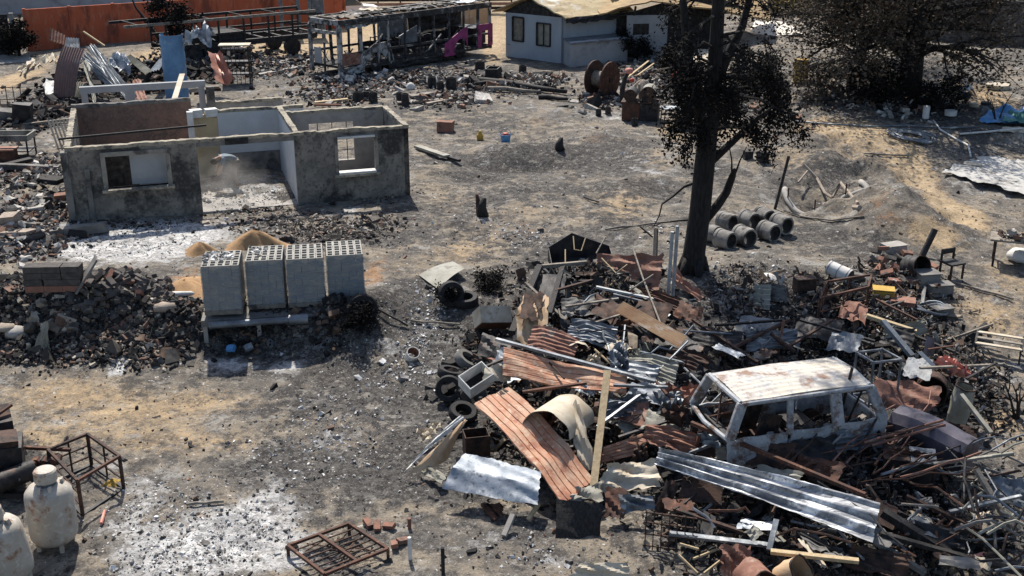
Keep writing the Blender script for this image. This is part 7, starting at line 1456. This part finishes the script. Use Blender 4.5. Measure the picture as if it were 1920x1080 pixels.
MB().lathe([(.001, .01), (.17, 0), (.21, .3), (.19, .3), (.16, .03)], 18).build('pail', m_bluep, t, smooth=SM); MB().lathe([(.001, .28), (.14, .27), (.1, .36), (.001, .38)], 12).build('contents', m_redp, t, smooth=SM); MB().path([(.2 * math.cos(a), .02, .3 + .24 * math.sin(a)) for a in [k * PI / 10 for k in range(11)]], .01, 5).build('handle', m_zincdk, t)
tag(MB().lathe([(.001, 0), (.13, .01), (.14, .2), (.06, .3), (.05, .36), (.001, .36)], 12).build('ochre_jug', m_yel, loc=P(900, 262), smooth=SM), 'ochre yellow jug standing in the yard', 'jug')
for px, py, l, h in ((1050, 280, 'black charred stump standing alone in the yard', .5), (905, 404, 'leaning black stump with brown tip in the middle of the yard', .62)):
    b = P(px, py, -.05); tag(MB().path([b, b + V(-.03, 0, h * .5), b + V(.05, 0, h)], [.2, .15, .07], 8).build('stump', m_charwood, smooth=True), l, 'stump')
b = P(898, 400); tag(MB().path([b, b + V(-.02, 0, .35), b + V(-.06, 0, .62)], [.09, .08, .05], 7).build('stump', m_rust, smooth=True), 'reddish brown split stump behind the leaning black one', 'stump')
for a, b_, l in (((1095, 372), (1122, 382), 'small forked charred branch on the bare slope'), ((1135, 433), (1245, 420), 'thin grey stick lying behind the heap'), ((700, 580), (765, 615), 'thin dark stick on the burnt ground near the pallets'), ((770, 604), (862, 612), 'long grey pole lying on the ash near the heap'), ((350, 950), (420, 945), 'short stick on the white ash'), ((868, 735), (905, 760), 'stick poking out beside the tyres'), ((1780, 530), (1900, 565), 'long thin pole lying on the tan dirt')):
    rod('stick', l, 'stick', [P(*a, .05), P(*b_, .06)], .028, m_charwood if 'dark' in l or 'charred' in l else m_oldwood, wob=.02)
sheet('tin_sheet', 'flat grey tin sheet lying bent on the ground by the heap', 'tin sheet', [P(785, 518, .04), P(822, 545, .04), P(872, 520, .25), P(850, 503, .2)], m_olive, bend=lambda u, v: .06 * math.sin(PI * v), nu=8)
b = P(846, 572); tyre('burnt tyre standing in front of the flat tin sheet', b + V(0, 0, .3), R(75), .3, .33, .24); tyre('burnt tyre lying beside the standing one near the tin sheet', b + V(.35, .1, .1), R(8), 0, .33, .22); broad_tree('burnt_bush', 'black burnt weed clump on the tyres near the tin sheet', b + V(-.1, .1, .1), .6, .2, m_leafblk, .03, 8, 7, .07, 81, low=.0, sig=.1)
broad_tree('burnt_bush', 'low burnt weed patch behind the flat tin sheet', P(925, 540), .25, .45, m_leafblk, .02, 12, 6, .07, 82, low=.0, sig=.1)
t = thing('short_pipe', 'short white pipe piece standing tilted on black ash', 'pipe', P(770, 672)); t.rotation_euler = (R(35), R(20), 0)
MB().lathe([(.13, 0), (.15, 0), (.155, .3), (.135, .3), (.13, 0)], 22).build('pipe_wall', m_white, t, smooth=SM); MB().lathe([(.128, .01), (.133, .29)], 22).build('inner_tone', m_rustpink, t, smooth=SM)
# ---------------------------------------------------------------- slope, pit, hoses
pc = P(1547, 378); t = thing('well_ring', 'curved concrete rim of a sunken pit with fallen pale branches', 'well', pc)
pts = [(1.35 * math.cos(a), 1.45 * math.sin(a), hzs(pc.x + 1.35 * math.cos(a), pc.y + 1.45 * math.sin(a)) - pc.z + .10) for a in [R(160 + k * 10) for k in range(23)]]
MB().path(pts, .10, 8).build('rim', m_conc, t, smooth=True)
for k in (3, 8, 12): MB().bar(pts[k], (pts[k][0], pts[k][1], pts[k][2] + .45), .04).build('stake', m_rustdk, t)
for pts, r, l in (([(1505, 332, .9), (1530, 350, .6), (1545, 372, .4), (1568, 382, .2)], .05, 'long pale branch sloping into the pit'), ([(1495, 358, .6), (1512, 342, .8)], .04, 'short pale branch crossing the long one at the pit'), ([(1560, 378, .3), (1575, 356, .5), (1608, 384, .1)], .05, 'forked pale branch at the far side of the pit'), ([(1545, 386, .1), (1612, 392, .1)], .08, 'flat pale board lying in the pit')):
    rod('branch', l, 'branch', [P(x, y, z * .5) for x, y, z in pts], r, m_stone)
p = P(1453, 392); rod('black_post', 'tall thin black post leaning beside the pit', 'post', [p, p + V(.3, 0, 1.75)], .05, m_charwood)
cc = P(1710, 260); pts = []
for k in range(7 * 28 + 1):
    a = 2 * PI * k / 28; f = k / (7 * 28); r = .95 - .52 * f + .03 * math.sin(a * .7)
    x_, y_ = r * math.cos(a), r * math.sin(a); pts.append((x_, y_, hzs(cc.x + x_, cc.y + y_) - cc.z + .09 + .03 * math.sin(f * 40) ** 2))
tag(MB().path(pts, .035, 5).build('hose_coil', m_black if False else m_zincdk, loc=cc, smooth=True), 'large coil of grey black hose lying on the tan path', 'hose')
def hose(name, label, pix, r, m):
    pts = []
    for (x0, y0), (x1, y1) in zip(pix, pix[1:]): pts += [P(x0 + (x1 - x0) * k / 6, y0 + (y1 - y0) * k / 6, r + .02) for k in range(6)]
    pts.append(P(*pix[-1], r))
    return tag(MB().path(pts, r, 6).build(name, m, smooth=True), label, 'hose')
hose('water_pipe', 'thin grey pipe running along the path above the coil', [(1490, 230), (1560, 236), (1640, 240), (1700, 238), (1780, 243), (1830, 240)], .04, m_zincdk)
hose('water_pipe', 'pale pipe running past the coil toward the blue tarpaulin', [(1750, 228), (1762, 245), (1790, 262), (1815, 275), (1820, 296)], .035, m_white)
hose('water_pipe', 'pale pipe lying along the edge of the blue tarpaulin', [(1800, 254), (1850, 250), (1920, 243)], .04, m_white)
hose('water_pipe', 'thin brown hose bent on the path below the coil', [(1620, 290), (1660, 293), (1700, 294), (1702, 288)], .035, m_oldwood)
hose('water_pipe', 'thin dark hose lying round the pit', [(1470, 398), (1510, 410), (1560, 416), (1620, 408)], .03, m_oldwood)
g = None
pad = [P(1764, 330), P(1925, 374), P(1990, 320), P(1850, 298)]; mb = MB(); ng = 16
for i in range(ng + 1):
    for j in range(ng + 1):
        u, v = i / ng, j / ng; p = (pad[0] * (1 - u) + pad[1] * u) * (1 - v) + (pad[3] * (1 - u) + pad[2] * u) * v
        if 0 in (i, j) or ng in (i, j): p = p + V(random.uniform(-.12, .12), random.uniform(-.25, .25))
        mb.v.append((p.x, p.y, p.z + .16))
for i in range(ng):
    for j in range(ng): k = i * (ng + 1) + j; mb.f.append((k, k + ng + 1, k + ng + 2, k + 1))
m_pad = mat('dusty_concrete_pad', (.42, .41, .385), (.34, .33, .31), 1.2, .95, bump=.2, c3=(.20, .185, .165), t3=.57, sc3=.7, grime=(.5, .49, .47), gt=.6)
setting(mb.build('concrete_floor', m_pad, smooth=True))
sheet('tarpaulin', 'crumpled blue tarpaulin lying beyond the coil', 'tarpaulin', [P(1835, 232, .1), P(1930, 240, .12), P(1930, 212, .25), P(1862, 215, .3)], m_bluep, crumple=.14, nu=18, nv=14, seed=41)
sheet('tarpaulin', 'green blue cloth lying on the blue tarpaulin', 'tarpaulin', [P(1875, 236, .22), P(1935, 242, .2), P(1935, 226, .34), P(1890, 224, .34)], mat('green_cloth', (.05, .17, .15), (.07, .22, .2), 3, .7), crumple=.12, nu=12, seed=42)
sheet('white_sheet', 'pale flat sheet lying in front of the blue tarpaulin', 'sheet', [P(1872, 250, .06), P(1940, 252, .06), P(1940, 242, .12), P(1880, 243, .1)], m_cream, crumple=.06, nu=10, seed=43)
for px, py, r, h, mm, l in ((1735, 222, .13, .5, m_white, 'white plastic pipe stub standing by the burnt bush'), (1782, 216, .24, .2, m_white, 'white round bucket lid on the ground'), (1846, 214, .2, .38, m_zincdk, 'pale green bucket with black top near the tarpaulin'), (1826, 200, .16, .14, m_cream, 'small pale bundle between the crouching person and the bucket'), (1870, 166, .5, .2, m_cream, 'pale log-like block at the foot of the sooty wall')):
    tag(MB().lathe([(.001, 0), (r, 0), (r * 1.04, h), (r * .9, h), (.001, h * .92)], 16).build('plastic_bucket', mm, loc=P(px, py), smooth=SM), l, 'bucket')
tag(MB().lathe([(.001, 0), (.19, 0), (.2, .12), (.001, .14)], 14).build('bucket_lid', m_black, loc=P(1846, 214, .38), smooth=SM), 'black lump on top of the pale green bucket', 'lid')
tag(MB().lathe([(.001, 0), (.32, .0), (.36, .5), (.3, 1.0), (.001, 1.05)], 14).build('yellow_barrel', m_yel, loc=P(1500, 152), smooth=SM), 'yellow barrel under the torn canopy', 'barrel')
# ---------------------------------------------------------------- bottom edge
def torn_drum(label, c, rot, r, h, m): return drum('torn_tank', label, c, rot, r, h, m, dent=.10, ribs=False, cat='tank')
torn_drum('torn rusty steel cylinder lying open at the bottom of the scrap', Z(1400, 1075, -.45), (R(82), 0, R(20)), .27, .55, m_rustpink)
torn_drum('scorched tan tank end beside the torn rusty cylinder', Z(1470, 1085, -.5), (R(40), R(30), R(10)), .25, .42, m_tan)
sheet('iron_plate', 'ragged brown iron plate at the bottom of the scrap', 'panel', [(1352, 1082, -.6), (1395, 1085, -.6), (1408, 1025, -.2), (1352, 1020, -.2)], m_rustpink, crumple=.08, nu=10, seed=51)
beam('plank', 'tan plank lying level under the end of the long ribbed sheet', 'plank', (1445, 1034, -.25), (1610, 1052, -.25), .1, .06, m_wood)
beam('steel_bar', 'grey post leaning from the long ribbed sheet to the tan plank', 'bar', (1456, 975, .0), (1442, 1032, -.3), .09, .07, m_zincdk)
beam('steel_bar', 'grey flat bar lying behind the bar grid', 'bar', (1255, 1000, -.45), (1440, 1022, -.4), .12, .04, m_zincdk)
t = thing('bar_grid', 'dark rusted window grid standing in the scrap', 'grid', Z(1252, 1035, -.75), R(-14))
for i in range(7): MB().bar((-.4 + i * .135, .0, 0), (-.42 + i * .135, .22, .62), .018).build('bar', m_rustdk, t)
for z in (.06, .25, .44, .6): MB().bar((-.44, z * .35, z), (.45, z * .35, z), .022).build('rail', m_rustdk, t)
for a, b, l in (((1272, 1040, -.6), (1308, 1075, -.75), 'first pale stick below the bar grid'), ((1300, 1048, -.6), (1345, 1030, -.6), 'second pale stick below the bar grid'), ((1320, 1075, -.7), (1352, 1050, -.6), 'third pale stick below the bar grid'), ((1275, 1020, -.5), (1310, 1030, -.5), 'short tan stick on the bar grid')): rod('stick', l, 'stick', [a, b], .024, m_wood)
sheet('car_bonnet', 'cream and rust car bonnet piece at the bottom edge', 'panel', [(1062, 1085, -.7), (1182, 1085, -.65), (1178, 1053, -.45), (1090, 1056, -.45)], m_cream, bend=lambda u, v: .08 * math.sin(PI * u), crumple=.04, nu=14, seed=52)
for a, b, w, mm, l in (((945, 1005, -.72), (962, 965, -.5), .09, m_conc, 'pale short board under the crumpled galvanised sheet'), ((905, 945, -.65), (930, 975, -.75), .08, m_rust, 'rusty strip under the crumpled galvanised sheet'), ((990, 975, -.7), (1010, 945, -.5), .07, m_wood, 'tan strip at the corner of the crumpled sheet'), ((1655, 960, .0), (1800, 1050, -.5), .16, m_charwood, 'thick charred beam sloping away from the long ribbed sheet'), ((1640, 1015, -.25), (1735, 1075, -.6), .1, m_concdk, 'grey charred beam below the thick one'), ((1830, 880, .3), (1905, 1005, -.4), .09, m_oldwood, 'curved pale timber in the tangle at the edge'), ((1690, 945, .0), (1760, 950, .0), .04, m_oldwood, 'thin pale bar across the front of the steel cabinet')):
    beam('timber', l, 'timber', a, b, w, w * .8, mm)
sheet('plastic_shred', 'dull pink plastic corner near the bottom edge', 'plastic', [(1815, 1040, -.5), (1845, 1035, -.45), (1842, 1065, -.6), (1832, 1070, -.65)], m_pinkp, nu=5, nv=5, crumple=.03)
# ---------------------------------------------------------------- people
def skin_mesh(name, joints, edges, m, parent, sub=2, root=0):
    me = bpy.data.meshes.new(name); me.from_pydata([j[:3] for j in joints], edges, []); me.materials.append(m)
    o = bpy.data.objects.new(name, me); COL.objects.link(o)
    if parent is not None: o.parent = parent
    md = o.modifiers.new('skin', 'SKIN'); md.use_smooth_shade = True
    if not me.skin_vertices: 
        bpy.context.view_layer.objects.active = o
    for k, j in enumerate(joints):
        sv = me.skin_vertices[0].data[k]; r = j[3]; sv.radius = (r, r) if not isinstance(r, tuple) else r; sv.use_root = (k == root)
    s = o.modifiers.new('sub', 'SUBSURF'); s.levels = s.render_levels = sub
    return o
m_skin = mat('skin', (.38, .22, .15), (.33, .19, .13), 6, .6, bump=0); m_hair = mat('dark_hair', (.02, .015, .012), (.03, .024, .02), 20, .7, bump=0)
def person(label, c, rotz, J, shirt, trousers):
    """J: joint positions by name in the person's own space, +x = facing"""
    t = thing('person', label, 'person', c, rotz); sk = lambda n, r: (*J[n], r)
    order = [('pelvis', .09), ('waist', .085), ('chest', .08), ('neck', .055), ('head', .09), ('crown', .06), ('sl', .04), ('el', .044), ('hl', .038), ('fl', .03), ('sr', .04), ('er', .048), ('hr', .038), ('fr', .03), ('hipl', .07), ('kl', .055), ('al', .045), ('tl', .04), ('hipr', .07), ('kr', .055), ('ar', .045), ('tr', .04)]
    nm = [n for n, _ in order]; E = [('pelvis', 'waist'), ('waist', 'chest'), ('chest', 'neck'), ('neck', 'head'), ('head', 'crown'), ('chest', 'sl'), ('sl', 'el'), ('el', 'hl'), ('hl', 'fl'), ('chest', 'sr'), ('sr', 'er'), ('er', 'hr'), ('hr', 'fr'), ('pelvis', 'hipl'), ('hipl', 'kl'), ('kl', 'al'), ('al', 'tl'), ('pelvis', 'hipr'), ('hipr', 'kr'), ('kr', 'ar'), ('ar', 'tr')]
    skin_mesh('body', [sk(n, r) for n, r in order], [(nm.index(a), nm.index(b)) for a, b in E], m_skin, t)
    def cloth(name, pairs, E2, m, root): n2 = [n for n, _ in pairs]; skin_mesh(name, [sk(n, r) for n, r in pairs], [(n2.index(a), n2.index(b)) for a, b in E2], m, t, root=n2.index(root))
    cloth('shirt', [('pelvis', .13), ('waist', .135), ('chest', .175), ('sl', .105), ('el', .07), ('sr', .105), ('er', .07)], [('pelvis', 'waist'), ('waist', 'chest'), ('chest', 'sl'), ('sl', 'el'), ('chest', 'sr'), ('sr', 'er')], shirt, 'chest')
    cloth('trousers', [('pelvis', .14), ('hipl', .115), ('kl', .085), ('al', .062), ('hipr', .115), ('kr', .085), ('ar', .062)], [('pelvis', 'hipl'), ('hipl', 'kl'), ('kl', 'al'), ('pelvis', 'hipr'), ('hipr', 'kr'), ('kr', 'ar')], trousers, 'pelvis')
    h, n = Vector(J['head']), Vector(J['neck']); d = (Vector(J['crown']) - h).normalized(); f = Vector((1, 0, 0)) - d * d.x; f = f.normalized(); M = Matrix((f, d.cross(f), d)).transposed()
    MB().lathe([(.001, -.02), (.105, -.03), (.118, .03), (.105, .09), (.06, .135), (.001, .15)], 16, h - f * .015, M).build('hair', m_hair, t, smooth=True)
    fc = MB()
    fc.lathe([(.001, 0), (.018, .005), (.001, .035)], 8, h + f * .085 - d * .02, M @ rotm(0, R(90), 0)); fc.build('nose', m_skin, t, smooth=True)
    for s in (-1, 1): MB().lathe([(.001, -.02), (.014, 0), (.001, .02)], 8, h + (d.cross(f)) * (s * .1), M).build('ear', m_skin, t); MB().lathe([(.001, -.006), (.009, 0), (.001, .006)], 6, h + f * .088 + d.cross(f) * (s * .035) + d * .01, M).build('eye', m_hair, t)
    for s, hand, fore in ((1, 'fl', 'hl'), (-1, 'fr', 'hr')):
        a, b = Vector(J[hand]), Vector(J[fore]); dr = (a - b).normalized(); sd_ = dr.cross(Vector((0, 0, 1))); sd_ = sd_.normalized() if sd_.length > .1 else Vector((0, 1, 0))
        for k in range(4): q0 = a + sd_ * ((k - 1.5) * .018); MB().path([q0, q0 + dr * .035, q0 + dr * .05 + V(0, 0, -.03)], [.009, .009, .007], 5).build('finger', m_skin, t)
        q0 = a - dr * .03 + sd_ * .035 * s; MB().path([q0, q0 + sd_ * .03 * s + dr * .02], [.01, .008], 5).build('finger', m_skin, t)
    return t
m_shirtw = mat('white_shirt', (.72, .73, .76), (.66, .67, .7), 5, .8, bump=.1); m_shirtg = mat('slate_shirt', (.16, .20, .23), (.13, .165, .19), 5, .85, bump=.1); m_jeans = mat('dark_trousers', (.07, .075, .09), (.055, .058, .07), 5, .85, bump=.1); m_tro = mat('grey_trousers', (.15, .145, .14), (.12, .115, .11), 5, .85, bump=.1)
person('person in white shirt crouching on the ground by the sooty wall', P(1804, 194), R(-35), dict(pelvis=(-.12, 0, .32), waist=(-.06, 0, .5), chest=(.08, 0, .72), neck=(.16, 0, .88), head=(.22, 0, .98), crown=(.24, 0, 1.07), sl=(.1, .19, .76), el=(.28, .24, .58), hl=(.42, .16, .42), fl=(.47, .13, .36), sr=(.1, -.19, .76), er=(.28, -.24, .58), hr=(.42, -.16, .42), fr=(.47, -.13, .36), hipl=(-.08, .1, .3), kl=(.3, .16, .46), al=(.1, .15, .06), tl=(.26, .16, .03), hipr=(-.08, -.1, .3), kr=(.3, -.16, .46), ar=(.1, -.15, .06), tr=(.26, -.16, .03)), m_shirtw, m_jeans)
person('person in slate grey shirt bending over in the dust of the roofless house', HU(4.9, 2.6, .05), R(-150), dict(pelvis=(-.25, 0, .88), waist=(-.1, 0, 1.02), chest=(.18, 0, 1.1), neck=(.38, 0, 1.06), head=(.48, 0, 1.0), crown=(.57, 0, .96), sl=(.2, .19, 1.08), el=(.3, .22, .82), hl=(.42, .15, .6), fl=(.46, .13, .53), sr=(.2, -.19, 1.08), er=(.3, -.22, .82), hr=(.42, -.15, .6), fr=(.46, -.13, .53), hipl=(-.24, .1, .84), kl=(-.12, .13, .46), al=(-.2, .13, .07), tl=(-.03, .14, .03), hipr=(-.24, -.1, .84), kr=(-.12, -.13, .46), ar=(-.2, -.13, .07), tr=(-.03, -.14, .03)), m_shirtg, m_tro)
# ---------------------------------------------------------------- dust rising in the doorway of the ruin
def dust():
    m = bpy.data.materials.new('dust_air'); m.use_nodes = True; N, L = m.node_tree.nodes, m.node_tree.links
    N.remove(N['Principled BSDF']); v = N.new('ShaderNodeVolumePrincipled'); v.inputs['Color'].default_value = (.86, .82, .76, 1); v.inputs['Anisotropy'].default_value = .2
    tc = N.new('ShaderNodeTexCoord'); ln = N.new('ShaderNodeVectorMath'); ln.operation = 'LENGTH'; L.new(tc.outputs['Object'], ln.inputs[0])
    n = N.new('ShaderNodeTexNoise'); n.inputs['Scale'].default_value = 2.2; n.inputs['Detail'].default_value = 3; L.new(tc.outputs['Object'], n.inputs['Vector'])
    r = N.new('ShaderNodeMapRange'); r.inputs[1].default_value = .25; r.inputs[2].default_value = 1.0; r.inputs[3].default_value = 1.0; r.inputs[4].default_value = 0.0; L.new(ln.outputs['Value'], r.inputs[0])
    r2 = N.new('ShaderNodeMapRange'); r2.inputs[1].default_value = .40; r2.inputs[2].default_value = .68; r2.inputs[3].default_value = 0.0; r2.inputs[4].default_value = .45; L.new(n.outputs['Fac'], r2.inputs[0])
    x = N.new('ShaderNodeMath'); x.operation = 'MULTIPLY'; L.new(r.outputs[0], x.inputs[0]); L.new(r2.outputs[0], x.inputs[1]); L.new(x.outputs[0], v.inputs['Density'])
    L.new(v.outputs[0], N['Material Output'].inputs['Volume'])
    mb = MB(); prof = [(math.sin(k * PI / 10) + 1e-4, -math.cos(k * PI / 10)) for k in range(11)]; mb.lathe(prof, 20)
    o = mb.build('dust', m, loc=HU(4.5, .9, .75), smooth=True); o.scale = (1.7, 1.3, 1.0); tag(o, 'thin dust cloud rising in the opening of the roofless house', 'dust', kind='stuff')
dust()

# ---------------------------------------------------------------- KIND PASS: walls and fences are things of their own
for o in bpy.data.objects:
    if o.parent is None and o.get('category') and not o.get('kind'): o['kind'] = 'thing'
